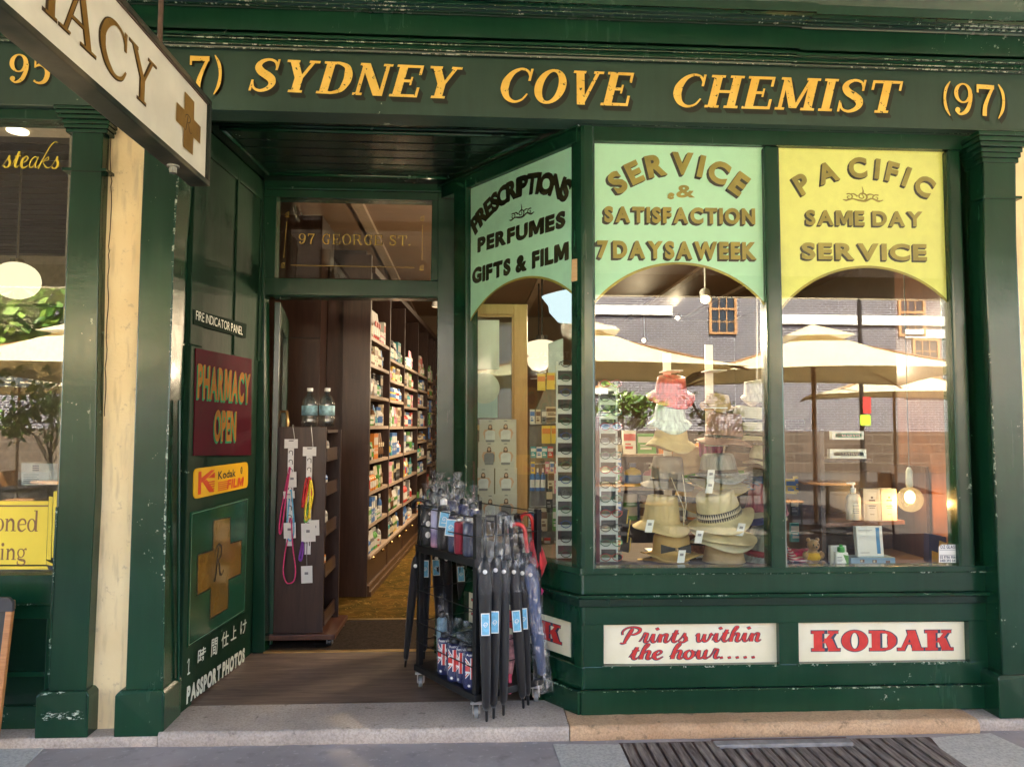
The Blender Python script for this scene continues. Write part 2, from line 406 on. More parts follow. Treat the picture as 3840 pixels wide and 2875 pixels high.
    if c == 'i': return stem(.08,0,.6,0,1,w*.72)+rc(.02,.6-st,.08,.6)+[[ell(.15,.82,.10,.10,a) for a in range(0,360,30)]], .33
    if c == 'g': return ring(.27,.36,.25,.25,.27-w*.7,.2,0,360,22)+rib([(.14,.16,.06),(.10,.05,.1),(.3,.0,.14),(.52,-.06,.13),(.50,-.22,.09),(.28,-.27,.06),(.06,-.2,.08),(.08,-.06,.05)])+rib([(.44,.52,.05),(.58,.6,.07),(.6,.52,.08)]), .62
    return rc(0,0,.3,.3), .4
def serif_layout(s, gap=.10, space=.5, shear=0.0, **kw):
    out = []; x = 0
    for ch in s:
        if ch == ' ': x += space; continue
        q, wd = serif_glyph(ch, **kw)
        vs = []; fs = []
        for poly in q:
            k = len(vs); vs += [(px_+x+shear*(py_-.5), py_) for px_, py_ in poly]; fs.append(tuple(range(k, k+len(poly))))
        out.append((vs, fs, (x, x+wd))); x += wd+gap
    return out, x-gap
class Frame:                                     # a flat place to write on: origin, right, up, outward normal
    def __init__(s, O, u, v, n): s.O, s.u, s.v, s.n = V(O), V(u).normalized(), V(v).normalized(), V(n).normalized()
    def pt(s, x, y, d=0): return s.O + s.u*x + s.v*y + s.n*d
    def inv(s, p): q = V(p)-s.O; return q.dot(s.u), q.dot(s.v)
def write(mb, lay, fr, x0, y0, wd, ht, d=.002, dx=0, dy=0, stack=True):   # layout into a box of the frame
    L, W = lay; sx = wd/W
    for vs, fs, _ in L:
        if stack:                                # separate strokes: a hair apart so none share a plane
            for i, f in enumerate(fs):
                mb.face([fr.pt(x0+dx+vs[j][0]*sx, y0+dy+vs[j][1]*ht, d+.00006*(i % 9)) for j in f])
        else:
            mb.raw([fr.pt(x0+dx+a*sx, y0+dy+b*ht, d) for a, b in vs], fs)
def write_px(mb, lay, fr, pj, a, b, top, d=.002, dx=0, dy=0, stack=True, slant=None):
    """baseline from pixel a to pixel b, capitals as high as pixel top; pj(px, py) -> point on the frame's plane"""
    pa, pb, pt = pj(*a), pj(*b), pj(*top)
    u = (pb-pa); wd = u.length; u.normalize()
    v = fr.n.cross(u); v = v if v.z > 0 else -v
    f2 = Frame(pa, u, v, fr.n); ht = (pt-pa).dot(v)
    write(mb, lay, f2, 0, 0, wd, ht, d, dx, dy, stack); return f2, wd, ht
def circ3(a, b, c):
    ax, ay = a; bx, by = b; cx, cy = c
    D = 2*(ax*(by-cy)+bx*(cy-ay)+cx*(ay-by))
    ux = ((ax*ax+ay*ay)*(by-cy)+(bx*bx+by*by)*(cy-ay)+(cx*cx+cy*cy)*(ay-by))/D
    uy = ((ax*ax+ay*ay)*(cx-bx)+(bx*bx+by*by)*(ax-cx)+(cx*cx+cy*cy)*(bx-ax))/D
    return ux, uy, math.hypot(ax-ux, ay-uy)
def arc_write(mb, s, fr, pj, L_, M_, R_, ht, bold=.03, d=.002, dx=0, dy=0, sx=1.0, turn=1.0):
    """letters centred along the arc through three pixels"""
    a, b, c = (fr.inv(pj(*q)) for q in (L_, M_, R_))
    ux, uy, r = circ3(a, b, c)
    t0, t1 = math.atan2(a[1]-uy, a[0]-ux), math.atan2(c[1]-uy, c[0]-ux)
    lay, W = sans_layout(s, bold, .12)
    c0 = sum(lay[0][2])/2; c1 = sum(lay[-1][2])/2
    for vs, fs, (xa, xb) in lay:
        m = (xa+xb)/2; t = lerp(t0, t1, (m-c0)/(c1-c0)); rot = (t-math.pi/2)*turn
        cx, cy = ux+r*math.cos(t), uy+r*math.sin(t)
        co, si = math.cos(rot), math.sin(rot)
        pts = []
        for x, y in vs:
            lx, ly = (x-m)*ht*sx, (y-.5)*ht
            pts.append(fr.pt(cx+lx*co-ly*si+dx, cy+lx*si+ly*co+dy, d))
        mb.raw(pts, fs)
def block_shade(fn, ddx, ddy, steps=5):          # stepped copies behind the letter, like sign-writers' blocking
    for i in range(1, steps+1): fn(ddx*i/steps, ddy*i/steps, .0012-.00008*i)
def strokes(mb, lines, fr, x0, y0, sx, sy, d=.002, shear=0):
    k = 0
    for ln in lines:
        for q in rib(ln, 5):
            k += 1
            mb.face([fr.pt(x0+(x+shear*y)*sx, y0+y*sy, d+.00005*(k % 12)) for x, y in q])
def spiral(cx, cy, r0, turns, w, a0=0, sgn=1, n=14):
    return [(cx+r0*(1-i/n*.85)*math.cos(a0+sgn*turns*2*math.pi*i/n), cy+r0*(1-i/n*.85)*math.sin(a0+sgn*turns*2*math.pi*i/n), w*(1-.4*i/n)) for i in range(n+1)]
def flourish():
    return [spiral(0,0,.14,1.4,.045,-1.2), spiral(-.34,-.02,.11,1.2,.04,2.2,-1), spiral(.36,-.04,.11,1.2,.04,.9,1),
            [(-.5,-.1,.02),(-.42,-.13,.05),(-.25,-.08,.04),(-.1,-.12,.06),(.08,-.14,.06),(.25,-.06,.05),(.42,-.14,.06),(.55,-.1,.02)],
            [(0,.05,.05),(.03,.18,.035),(.0,.32,.012)], [(.1,.03,.05),(.2,.08,.04),(.3,.06,.02)], [(-.12,.0,.05),(-.22,.08,.04),(-.32,.07,.02)]]
# ================================================================ SETTING
def slab_px(mb, pts, Y, depth): mb.slab([P(a, b, Y) for a, b in pts], (0, depth, 0))
def structure(name, mb, m, **kw): return tag(mb.build(name, m, **kw), kind='structure')
def asphalt(name, c, sc=60, sp=(.3,.3,.32)):
    t = NT(name); co = t.coord(); f = t.noise(co, sc*4, 3, .7); b = t.noise(co, 1.7, 5); b2 = t.noise(co, 9, 4)
    base = t.ramp(b, [(.3, tuple(x*.8 for x in c)), (.7, tuple(x*1.25 for x in c))])
    base = t.mix(t.ramp(f, [(.60, (0,0,0)), (.68, (.55,.55,.55))]), base, sp)
    base = t.mix(t.ramp(b2, [(.56, (0,0,0)), (.70, (.45,.45,.45))]), base, tuple(x*.5 for x in c))
    base = t.mix(t.ramp(t.noise(co, 26, 6, .7), [(.58, (0,0,0)), (.64, (.5,.5,.5))]), base, tuple(x*1.6 for x in c))
    t.bsdf(base, .85, 0, t.bump(f, .5, .004), .25); return t.m
def stone(name, c1, c2, c3, rough=.8, sc=8, spots=.62, bump=.4):
    t = NT(name); co = t.coord(); b = t.noise(co, sc*.35, 5, .6); f = t.noise(co, sc*14, 5, .7); s = t.noise(co, sc*2.2, 6, .7)
    c = t.ramp(b, [(.32, c1), (.68, c2)])
    c = t.mix(t.ramp(s, [(spots, (0,0,0)), (spots+.08, (.8,.8,.8))]), c, c3)
    c = t.mix(t.ramp(f, [(.42, (0,0,0)), (.62, (.5,.5,.5))]), c, tuple(x*.5 for x in c1))
    t.bsdf(c, rough, 0, t.bump(f, bump, .006), .25); return t.m
M['asphalt'] = asphalt('footpath_asphalt', (.30,.275,.285))
M['road'] = asphalt('street_paving', (.055,.046,.040), 30, (.1,.09,.08))
M['slabstone'] = stone('grey_step_stone', (.36,.31,.275), (.52,.455,.40), (.15,.12,.10), .7, 6, .6)
M['sandstone'] = stone('sandstone_sill', (.46,.29,.17), (.58,.40,.25), (.20,.15,.10), .85, 7, .58, .8)
M['palestone'] = stone('pale_paving_stone', (.42,.42,.41), (.56,.55,.52), (.2,.19,.18), .8, 5, .66)
M['stepwood'] = wood_mat('worn_doorstep_timber', (.075,.050,.040), (.20,.145,.115), .5, 3, (1,9,9), .2)
def carpet():
    t = NT('patterned_carpet'); co = t.coord()
    v = t.n('ShaderNodeTexWave', wave_type='RINGS'); t.l(t.coord('Object', (1,1,1)), v.inputs[0]); v.inputs['Scale'].default_value = 2.6; v.inputs['Distortion'].default_value = 14; v.inputs['Detail'].default_value = 2.5; v.inputs['Detail Scale'].default_value = 2.2
    n = t.noise(co, 7, 3); f = t.noise(co, 140, 2)
    c = t.ramp(n, [(.35, (.045,.032,.008)), (.6, (.095,.052,.012))])
    c = t.mix(t.ramp(v.outputs['Fac'], [(.62, (0,0,0)), (.74, (.85,.85,.85)), (.86, (0,0,0))]), c, (.23,.14,.04))
    t.bsdf(c, .95, 0, t.bump(f, .6, .004), .02); return t.m
M['carpet'] = carpet()
M['mat'] = pm('dark_door_mat', (.035,.026,.020), .95, 0, .5, 60, .6, 160, spec=.03)

g = MB(); g.face([(-60,-40,-.012),(60,-40,-.012),(60,40,-.012),(-60,40,-.012)])
structure('ground', g, M['road'])
g = MB(); g.box((-30,-4.3,-.011), (30, .6, 0)); structure('footpath', g, M['asphalt'])
g = MB()                                          # pale slabs let into the footpath
for q in ([(0,2806),(165,2801),(88,2875),(-200,2900),(-200,2812)], [(2075,2787),(2325,2789),(2372,2890),(2112,2890)], [(3492,2764),(3712,2746),(3900,2830),(3900,2900),(3605,2900)]):
    g.slab([G(a, b, .004) for a, b in q], (0, 0, -.010))
structure('paving_slab', g, M['palestone'])
g = MB(); g.box((-1.62,.50,.02), (.30,1.415,.07)); structure('timber_floor', g, M['stepwood'])
g = MB(); g.box((-1.36,1.432,.02), (-.18,2.20,.074)); structure('entrance_mat_floor', g, M['mat'])
g = MB(); g.box((-2.2,1.40,.01), (4.9,9.6,.066)); structure('carpet_floor', g, M['carpet'])

# doorstep: worn stone slab with a rounded nose
def nosed(x0, x1, yf, yb, z0, z1, r, name, m, seg=40, wob=.004, skew=0):
    mb = MB(); pr = [(yb, z0), (yf+.004, z0), (yf, z0+.01), (yf, z1-r)] + [(yf+r-r*math.cos(a), z1-r+r*math.sin(a)) for a in (.4,.8,1.2,1.57)] + [(yb, z1)]
    n = len(pr); k = 0
    for i in range(seg+1):
        x = lerp(x0, x1, i/seg); o = random.uniform(-wob, wob)
        for j, (y, z) in enumerate(pr): mb.v.append(V((x, y+(o if 0 < j < n-1 else 0)+skew*(x-x0)*(1 if 0 < j < n-1 else 0), z+(o*.6 if 2 < j < n-1 else 0))))
    for i in range(seg):
        for j in range(n): mb.f.append((i*n+j, i*n+(j+1) % n, (i+1)*n+(j+1) % n, (i+1)*n+j)); mb.mi.append(0)
    mb.f.append(tuple(range(n))); mb.mi.append(0); mb.f.append(tuple(seg*n+j for j in range(n-1,-1,-1))); mb.mi.append(0)
    return mb
st = thing('stone_doorstep', 'worn grey stone doorstep slab in front of the timber entrance floor', 'doorstep', (-.5, .3, 0))
nosed(-1.50, .495, .158, .498, 0, .07, .02, '', None, skew=-.012).build('slab', M['slabstone'], st, smooth=True, auto=R(50))
st = thing('stone_kerb', 'low pale stone kerb under the two pilaster bases left of the doorstep', 'kerb', (-2.2, .3, 0))
nosed(-6.4, -1.505, .165, .6, 0, .05, .015, '', None).build('slab', M['slabstone'], st, smooth=True, auto=R(50))
st = thing('sandstone_plinth', 'tan sandstone plinth with rounded end under the shop window base', 'plinth', (1.5, .3, 0))
nosed(.50, 2.60, .135, .62, 0, .068, .035, '', None).build('block', M['sandstone'], st, smooth=True, auto=R(50))
st = thing('stone_block', 'short grey stone block under the right-hand pilaster', 'kerb', (3.2, .3, 0))
nosed(2.604, 6.0, .16, .62, 0, .058, .02, '', None).build('block', M['slabstone'], st, smooth=True, auto=R(50))

# cellar hatch
def hatchwood():
    t = NT('grey_weathered_planks'); co = t.coord('Object', (9,1,1)); n = t.noise(co, 5, 6, .65, .25); f = t.noise(co, 30, 3)
    c = t.ramp(n, [(.35, (.075,.055,.050)), (.5, (.17,.14,.13)), (.68, (.31,.27,.24))])
    t.bsdf(c, .75, 0, t.bump(n, .6, .006), .3); return t.m
M['hatch'] = hatchwood()
ht = thing('cellar_hatch', 'weathered timber cellar hatch set in the footpath below the shop window', 'hatch', (1.5, -.1, 0))
fr = MB(); fr.box((.735,-.42,-.008), (2.31,.10,.002)); fr.build('frame', pm('hatch_frame_timber', (.07,.04,.035), .8, 0, .3, 12, .3), ht)
mb = MB()
for i in range(26):
    x = .75+i*.0592
    if 1.19 < x < 1.86: mb.box((x, -.42, -.004), (x+.045, .0, .010+random.uniform(-.002,.002)))
    else: mb.box((x, -.42, -.004), (x+.045, .082, .010+random.uniform(-.002,.002)))
mb.build('planks', M['hatch'], ht, bevel=.004)
mb = MB(); mb.box((1.195,.012,-.004), (1.875,.066,.020)); mb.build('lock_bar', pm('pale_hatch_bar', (.24,.23,.23), .7, 0, .35, 14, .3), ht, bevel=.004)
mb = MB(); mb.box((1.195,.07,-.004), (1.875,.094,.013)); mb.build('back_rail', pm('brown_hatch_rail', (.10,.045,.04), .7, 0, .3, 14, .3), ht)

# ================================================================ THE SHOP
YF, YB, YG, YD = .22, .31, .338, 1.41
shop = thing('chemist_shop', 'dark green painted chemist shopfront with gold lettering, recessed doorway and bay window', 'shop', (0, .3, 0))
XL, XR = -6.6, 6.0
# fascia
zf0, zf1 = P(1920,441,YF).z, zof(214, YF)
mb = MB(); mb.box((XL, YF, zf0), (XR, YF+.14, zf1)); fascia = mb.build('fascia_board', M['green_grey'], shop)
# cornice: a moulded profile run along the front, in two lengths
def run_profile(mb, prof, x0, x1):
    n = len(prof)
    vs = [V((x, y, z)) for x in (x0, x1) for y, z in prof]
    mb.raw(vs, [(j, (j+1) % n, n+(j+1) % n, n+j) for j in range(n)] + [tuple(range(n-1,-1,-1)), tuple(range(n, 2*n))])
def corn_prof(dz=0, dy=0):
    pts = []
    for py, y in ((214, .218), (211, .19), (200, .185), (196, .16), (178, .158), (172, .135), (166, .12), (156, .118), (155, .150), (146, .150), (145.5, .085), (66, .075), (64, .055), (54, .05), (50, .02), (40, .012), (36, -.02), (25, -.03), (21, -.06), (10, -.075), (4, -.11), (-30, -.13), (-90, -.16), (-96, .30)):
        pts.append((y+dy, zof(py, y)+dz))
    pts.append((.30, pts[0][1])); return pts
cx_j = P(2994, 100, .1).x
mb = MB(); run_profile(mb, corn_prof(), XL, cx_j); mb.build('cornice', M['green_worn'], shop)
mb = MB(); run_profile(mb, corn_prof(-.006, .007), cx_j+.001, XR); mb.build('cornice', M['green_worn'], shop)
mb = MB()
for py, y in ((213, .190), (198, .162), (176, .137)):
    mb.tube([(XL, y, zof(py, y)), (0, y, zof(py, y)), (XR, y, zof(py, y))], .0035, 6)
mb.build('worn_cornice_edge', M['green_edge'], shop)
mb = MB()
for py, y in ((38, -.018), (52, .022), (22, -.056), (8, -.072)):
    mb.tube([(XL, y, zof(py, y)), (0, y, zof(py, y)), (XR, y, zof(py, y))], .0045, 6)
mb.build('worn_cornice_edge', M['green_edge'], shop)
# gold fascia lettering
ff = Frame((0, YF, 0), (1,0,0), (0,0,1), (0,-1,0)); pf = lambda a, b: P(a, b, YF)
LW = dict(w=.215, t=.085, e=.075, st=.075)
groups = [('SYDNEY', (944,343), (1718,375), (962,222), .22), ('COVE', (1880,384), (2370,402), (1902,258), .22),
          ('CHEMIST', (2527,402), (3372,428), (2548,280), .22), ('(97)', (3532,428), (3768,442), (3545,312), .0)]
for s, a, b, tp, sh in groups:
    gm, sm = MB(), MB()
    lay = serif_layout(s, gap=.11, shear=sh, **(LW if sh else dict(w=.15, t=.07, e=.06, st=.06)))
    write_px(gm, lay, ff, pf, a, b, tp, .0075)
    for i in range(1, 7): write_px(sm, lay, ff, pf, a, b, tp, .0012+.0006*(7-i), dx=.0032*i, dy=-.0042*i)
    gm.build('gold_word', M['gold'], fascia); sm.build('word_shadow', M['shade'], fascia)
gm, sm = MB(), MB()
lay = serif_layout('95', gap=.08, w=.17, t=.08); write_px(gm, lay, ff, pf, (34,312), (190,318), (30,205), .0075); write_px(sm, lay, ff, pf, (34,312), (190,318), (30,205), .002, dx=.008, dy=-.010)
gm.build('gold_word', M['gold'], fascia); sm.build('word_shadow', M['shade'], fascia); gm, sm = MB(), MB()
lay = serif_layout('7)', gap=.13, w=.15, t=.07, e=.06, st=.06); write_px(gm, lay, ff, pf, (708,346), (834,350), (708,212), .0075)
for i in range(1, 5): write_px(sm, lay, ff, pf, (708,346), (834,350), (708,212), .002, dx=.003*i, dy=-.002*i)
gm.build('gold_word', M['gold'], fascia); sm.build('word_shadow', M['shade'], fascia)

# upper storey and roof that put the footpath in shade
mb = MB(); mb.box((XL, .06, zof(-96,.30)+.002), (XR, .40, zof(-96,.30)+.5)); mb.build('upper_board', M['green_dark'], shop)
mb = MB(); mb.box((-14, .42, 3.75), (14, .8, 8.6)); mb.build('upper_wall', M['cream'], shop)
M['ceil'] = pm('brown_ceiling', (.26,.15,.085), .6, 0, .1, 5, .05)
mb = MB(); mb.box((-2.2, .40, 3.50), (4.9, 9.8, 3.7)); mb.build('ceiling', M['ceil'], shop)
mb = MB()
for i in range(7): mb.box((-2.0+i*.95, 1.6, 3.46), (-1.9+i*.95, 9.5, 3.499))
mb.build('ceiling_beam', pm('ceiling_beam_paint', (.38,.26,.17), .6), shop)
mb = MB(); mb.box((-2.3,1.7,.0), (-2.15,9.7,3.5)); mb.box((-2.15,9.5,.0), (4.9,9.7,3.5)); mb.box((4.75,.7,0), (4.9,9.5,3.5)); mb.box((2.80,.62,0), (4.75,.74,3.5)); mb.box((-2.15,1.62,0),(-1.50,1.74,3.5))
mb.build('interior_wall', pm('interior_wall_paint', (.16,.10,.055), .7, 0, .1, 4), shop)

# soffit over the recessed entrance
sz = 3.205
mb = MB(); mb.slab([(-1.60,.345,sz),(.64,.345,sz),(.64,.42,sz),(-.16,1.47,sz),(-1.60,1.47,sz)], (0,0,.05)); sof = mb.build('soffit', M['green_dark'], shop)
mb = MB()
for y in (.55, .68, .80, .93, 1.05, 1.18): mb.box((-1.36, y, sz-.004), (.50-(y-.4)*.73, y+.095, sz-.0005))
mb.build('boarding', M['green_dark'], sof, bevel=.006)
mb = MB()
q = [(-1.40,.52),(.36,.52),(-.17,1.26),(-1.34,1.26)]
for i in range(4):
    a, b = q[i], q[(i+1) % 4]; mb.tube([(a[0],a[1],sz-.006),(b[0],b[1],sz-.006)], .013, 8)
for y in (.47,.36): mb.tube([(-1.46,y,sz-.002),(.52-(y-.4)*.6,y,sz-.002)], .007, 6)
mb.build('moulding', M['green'], sof, smooth=True)

# ---- return wall left of the entrance
WA, WB = (-1.500,.452), (-1.419,1.431)
wd = (V((WB[0],WB[1],0))-V((WA[0],WA[1],0))).normalized(); wn = V((wd.y, -wd.x, 0))     # outward (to +x)
pw = lambda off=0.0: (lambda a, b: PV(a, b, WA, WB, off))
def wslab(mb, pts, off, th): mb.slab([PV(a, b, WA, WB, off) for a, b in pts], -wn*th)
def wbox(mb, s0, s1, z0, z1, off, th):
    o = V((WA[0],WA[1],0)); f = [o+wd*s+wn*off+V((0,0,z)) for s, z in ((s0,z0),(s1,z0),(s1,z1),(s0,z1))]
    mb.slab(f, -wn*th)
mb = MB(); wbox(mb, -.05, 1.02, .03, 3.2, 0, .1); wall = mb.build('return_wall', M['green_wall'], shop)
mb = MB()
for s0, s1 in ((-.05,.10),(.53,.56),(.93,1.02)): wbox(mb, s0, s1, 1.98, 3.2, .012, .013)
wbox(mb, .10,.53, 3.06, 3.2, .012, .013); wbox(mb, .56,.93, 3.06, 3.2, .012, .013)
wbox(mb, -.05, .075, .03, 1.975, .018, .02); wbox(mb, .965, 1.02, .03, 1.975, .018, .02)
mb.build('panel_moulding', M['green_wall'], wall, bevel=.004)
mb = MB(); mb.tube([PV(672,1500,WA,WB,.02), PV(668,2655,WA,WB,.02)], .008, 6); mb.build('hinge_rod', M['green_worn'], wall)
mb = MB(); mb.slab([P(a,b,.40) for a,b in ((600,640),(672,640),(640,2662),(560,2662))], (0,.06,0)); mb.build('reveal_post', M['green_wall'], shop)

# ---- pilasters
def pilaster(left, right, base, cap, Y=.20):
    o = None
    mb = MB(); pts = left + right[::-1]
    mb.slab([P(a, b, Y) for a, b in pts], (0, .20, 0)); o = mb.build('pilaster', M['green_worn'], shop, bevel=.006)
    x0, x1, zb, zt = base
    mb = MB(); f = .17
    mb.slab([(x0,f,zb),(x1,f,zb),(x1,f,zt-.02),(x1-.018,f+.02,zt),(x0+.018,f+.02,zt),(x0,f,zt-.02)], (0,.22,0)); mb.build('base', M['green_worn'], o, bevel=.006)
    if cap:
        mb = MB(); x0, x1, zb, zt = cap; n = 6
        for i in range(n):
            e = [.008,.016,.022,.036,.044,.050][i]; mb.box((x0-e, Y-e, lerp(zb,zt,i/n)), (x1+e, Y+.15, lerp(zb,zt,(i+1)/n)))
        mb.build('capital', M['green_worn'], o, bevel=.005)
        mb = MB(); mb.box((x0-.014, Y-.014, zb-.20), (x1+.014, Y+.1, zb-.185)); mb.build('necking', M['green_worn'], o)
    return o
pilaster([(272,440),(250,900),(214,1900),(179,2605)], [(388,440),(371,900),(356,1850),(321,2605)], (-2.085,-1.838,.045,.262), (P(255,462,.2).x, P(400,462,.2).x, 3.03, 3.155))
pilaster([(545,440),(525,900),(495,1850),(469,2605)], [(684,440),(652,900),(622,1850),(610,2605)], (-1.715,-1.48,.045,.262), None)
pilaster([(3688,560),(3693,950),(3744,2144),(3762,2540)], [(3810,560),(3813,900),(3838,1500),(3860,2540)], (2.735,3.00,.055,.272), (2.765,2.955,2.99,3.15))

# ---- bay window
bay = thing('bay_window', None, None); bay.parent = shop; bay.location = (1.5, .05, 0)
pb = lambda a, b: P(a, b, YB)
SA, SB = (.584,.302), (-.212,1.392)
sdv = (V((SB[0],SB[1],0))-V((SA[0],SA[1],0))).normalized(); sn = V((sdv.y, -sdv.x, 0)); sn = sn if sn.y < 0 else -sn
def SV(a, b, off=0.0): return PV(a, b, SA, SB, off if V((SB[1]-SA[1], -(SB[0]-SA[0]), 0)).dot(sn) > 0 else -off)
def sslab(mb, pts, off, th): mb.slab([SV(a, b, off) for a, b in pts], -sn*th)
SO = V((SA[0],SA[1],0)); SL = (V((SB[0],SB[1],0))-SO).length
def sbox(mb, s0, s1, z0, z1, off, th):
    mb.slab([SO+sdv*s+sn*off+V((0,0,z)) for s, z in ((s0,z0),(s1,z0),(s1,z1),(s0,z1))], -sn*th)
z_sill, z_band, z_bead0, z_bead1 = P(2900,2148,.29).z, P(2900,2224,.30).z, P(2900,2242,.27).z, P(2900,2268,.30).z
z_pl = P(2900,2578,.29).z; zt_pane = P(2500,540,YG).z; z_pb = P(2500,2123,YG).z
xr = P(3713,2500,.31).x
# head
mb = MB(); mb.box((.60,YB-.005,zt_pane-.004),(P(3640,560,YB).x,YB+.10,3.19)); mb.box((.585,YB-.03,zt_pane+.075),(P(3640,560,YB).x,YB-.005,3.185)); sbox(mb,.03,SL,zt_pane-.004,3.19,.004,.09); sbox(mb,.0,SL,zt_pane+.07,3.185,.028,.022)
head = mb.build('window_head', M['green'], bay, bevel=.004)
mb = MB(); mb.tube([(.585,YB-.032,zt_pane+.078),(P(3640,560,YB).x,YB-.032,zt_pane+.078)], .004, 6); mb.build('worn_edge', M['green_edge'], bay)
# posts
mb = MB(); plan = [(.562,.338),(.584,.304),(.600,.296),(.645,.296),(.660,.312),(.660,.40),(.60,.42),(.54,.385)]
mb.slab([(x,y,z_sill-.005) for x,y in plan], (0,0,3.19-z_sill)); mb.build('corner_post', M['green_worn'], bay, bevel=.006)
mb = MB(); slab_px(mb, [(2867,545),(2923,545),(2956,2146),(2894,2146)], YB-.01, .11); mb.build('mullion', M['green_worn'], bay, bevel=.012)
mb = MB(); slab_px(mb, [(3553,560),(3602,560),(3661,2146),(3603,2146)], YB-.01, .11); mb.build('frame_stile', M['green_worn'], bay, bevel=.012)
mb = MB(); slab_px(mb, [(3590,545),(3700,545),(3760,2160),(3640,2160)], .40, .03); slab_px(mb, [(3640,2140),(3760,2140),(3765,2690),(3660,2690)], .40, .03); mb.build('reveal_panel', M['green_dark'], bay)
mb = MB(); sslab(mb, [(1700,690),(1749,670),(1745,2140),(1697,2140)], .006, .10); mb.build('frame_stile', M['green_worn'], bay, bevel=.01)
# sill rail and riser, front and side
def rail(name, z0, z1, proud, th, m, bev=.004):
    mb = MB(); mb.box((.585-proud*.35,YB-proud,z0),(xr,YB-proud+th,z1)); sbox(mb,-.004+proud*.02,SL,z0,z1,proud+.003,th); return mb.build(name, m, bay, bevel=bev)
rail('bottom_rail', z_sill-.003, z_pb, .012, .10, M['green'])
rail('apron', z_band, z_sill-.004, .004, .08, M['green'])
rail('bead_moulding', z_bead0, z_band-.001, .036, .08, M['green'], .008)
rail('bead_moulding', z_bead1, z_bead0-.001, .016, .08, M['green_dark'])
rail('top_rail', P(2900,2334,.32).z, z_bead1-.001, .0, .05, M['green'])
rail('low_rail', z_pl, P(2900,2487,.32).z, .0, .05, M['green'])
rail('plinth_board', .062, z_pl-.001, .026, .09, M['green_worn'], .007)
mb = MB()
def wline(z, pr, r): mb.tube([(.582-pr*.3,YB-pr,z),(xr,YB-pr,z)], r, 6); mb.tube([SO+sn*(pr+.003)+V((0,0,z)), SO+sdv*SL+sn*(pr+.003)+V((0,0,z))], r, 6)
wline(z_band-.003, .037, .0045); wline(z_pl-.003, .027, .0045); wline(z_sill-.003, .013, .0035)
mb.build('worn_edge', M['green_edge'], bay)
zr0, zr1 = P(2900,2487,.32).z-.001, P(2900,2334,.32).z+.001
for xa_, xb_ in ((P(2919,2400,.32).x,P(2992,2400,.32).x),(P(3629,2400,.32).x,xr)): mb = MB(); mb.box((xa_,YB,zr0),(xb_,YB+.05,zr1)); mb.build('riser_stile', M['green'], bay)
mb = MB(); mb.box((.585,YB,zr0),(P(2262,2400,.32).x,YB+.05,zr1)); sbox(mb, .0, .055, zr0, zr1, .003, .05); mb.build('riser_stile', M['green'], bay)
mb = MB(); sbox(mb, 1.05, SL, zr0, zr1, .003, .05); mb.build('riser_stile', M['green'], bay)
mb = MB(); mb.box((.60,YB+.042,.06),(xr,YB+.07,z_sill)); sbox(mb,.05,SL,.06,z_sill,-.042,.03); mb.build('riser_backing', M['green'], bay)
for a, b in ((2256,2925),(2986,3634)):
    mb = MB(); x0, x1 = P(a,2400,.31).x, P(b,2400,.31).x
    mb.box((x0,YB-.008,zr0-.008),(x1,YB-.0005,zr0+.004)); mb.build('panel_bead', M['green_edge'], bay)

# glass, painted panels, lettering
def pane(quad, pj, nrm, th=.005): 
    mb = MB(); mb.slab([pj(a, b) for a, b in quad], -V(nrm)*th); return mb.build('pane', M['glass'], bay)
pg = lambda a, b: P(a, b, YG); nF = V((0,-1,0))
pane([(2214,520),(2876,540),(2900,2134),(2226,2134)], pg, nF)
pane([(2918,545),(3560,560),(3612,2138),(2950,2138)], pg, nF)
sg = lambda a, b: SV(a, b, -.022)
pane([(1744,708),(2172,532),(2178,2132),(1740,2062)], sg, sn)
def arch_panel(name, top, la, ap, ra, pj, fr, mat, th=.004):
    a, b, c = (fr.inv(pj(*q)) for q in (la, ap, ra)); ux, uy, r = circ3(a, b, c)
    t0, t1 = math.atan2(a[1]-uy, a[0]-ux), math.atan2(c[1]-uy, c[0]-ux)
    arc = [(ux+r*math.cos(lerp(t0,t1,i/28)), uy+r*math.sin(lerp(t0,t1,i/28))) for i in range(29)]
    tl, tr = (fr.inv(pj(*q)) for q in top)
    mb = MB()                                       # strips between the arch and the straight top edge
    for i in range(28):
        p0, p1 = arc[i], arc[i+1]
        f = lambda x: lerp(tl[1], tr[1], (x-tl[0])/(tr[0]-tl[0]))
        mb.slab([fr.pt(*p0), fr.pt(*p1), fr.pt(p1[0], f(p1[0])), fr.pt(p0[0], f(p0[0]))], -fr.n*th)
    o = mb.build(name, mat, bay)
    mb = MB(); q = [(x, y, .013) for x, y in arc]
    for k, e in enumerate(rib(q, 2)): mb.face([fr.pt(x, y, .0012+.00004*(k % 5)) for x, y in e])
    mb.build('gold_edge', M['gold_glass'], bay); return o
yP = YG+.0085; fP = Frame((0,yP,0),(1,0,0),(0,0,1),(0,-1,0)); pp = lambda a, b: P(a, b, yP)
arch_panel('mint_panel', ((2205,505),(2890,520)), (2205,1168), (2561,988), (2892,1176), pp, fP, M['mint'])
arch_panel('yellow_panel', ((2915,540),(3580,560)), (2920,1170), (3261,1001), (3590,1175), pp, fP, M['yellow'])
spf = lambda a, b: SV(a, b, -.0305)
so_ = SO - sn*.0305; fS = Frame(so_, -sdv, (0,0,1), sn)
arch_panel('mint_panel', ((1738,712),(2180,528)), (1738,1252), (1990,1039), (2182,1135), spf, fS, M['mint_pale'])
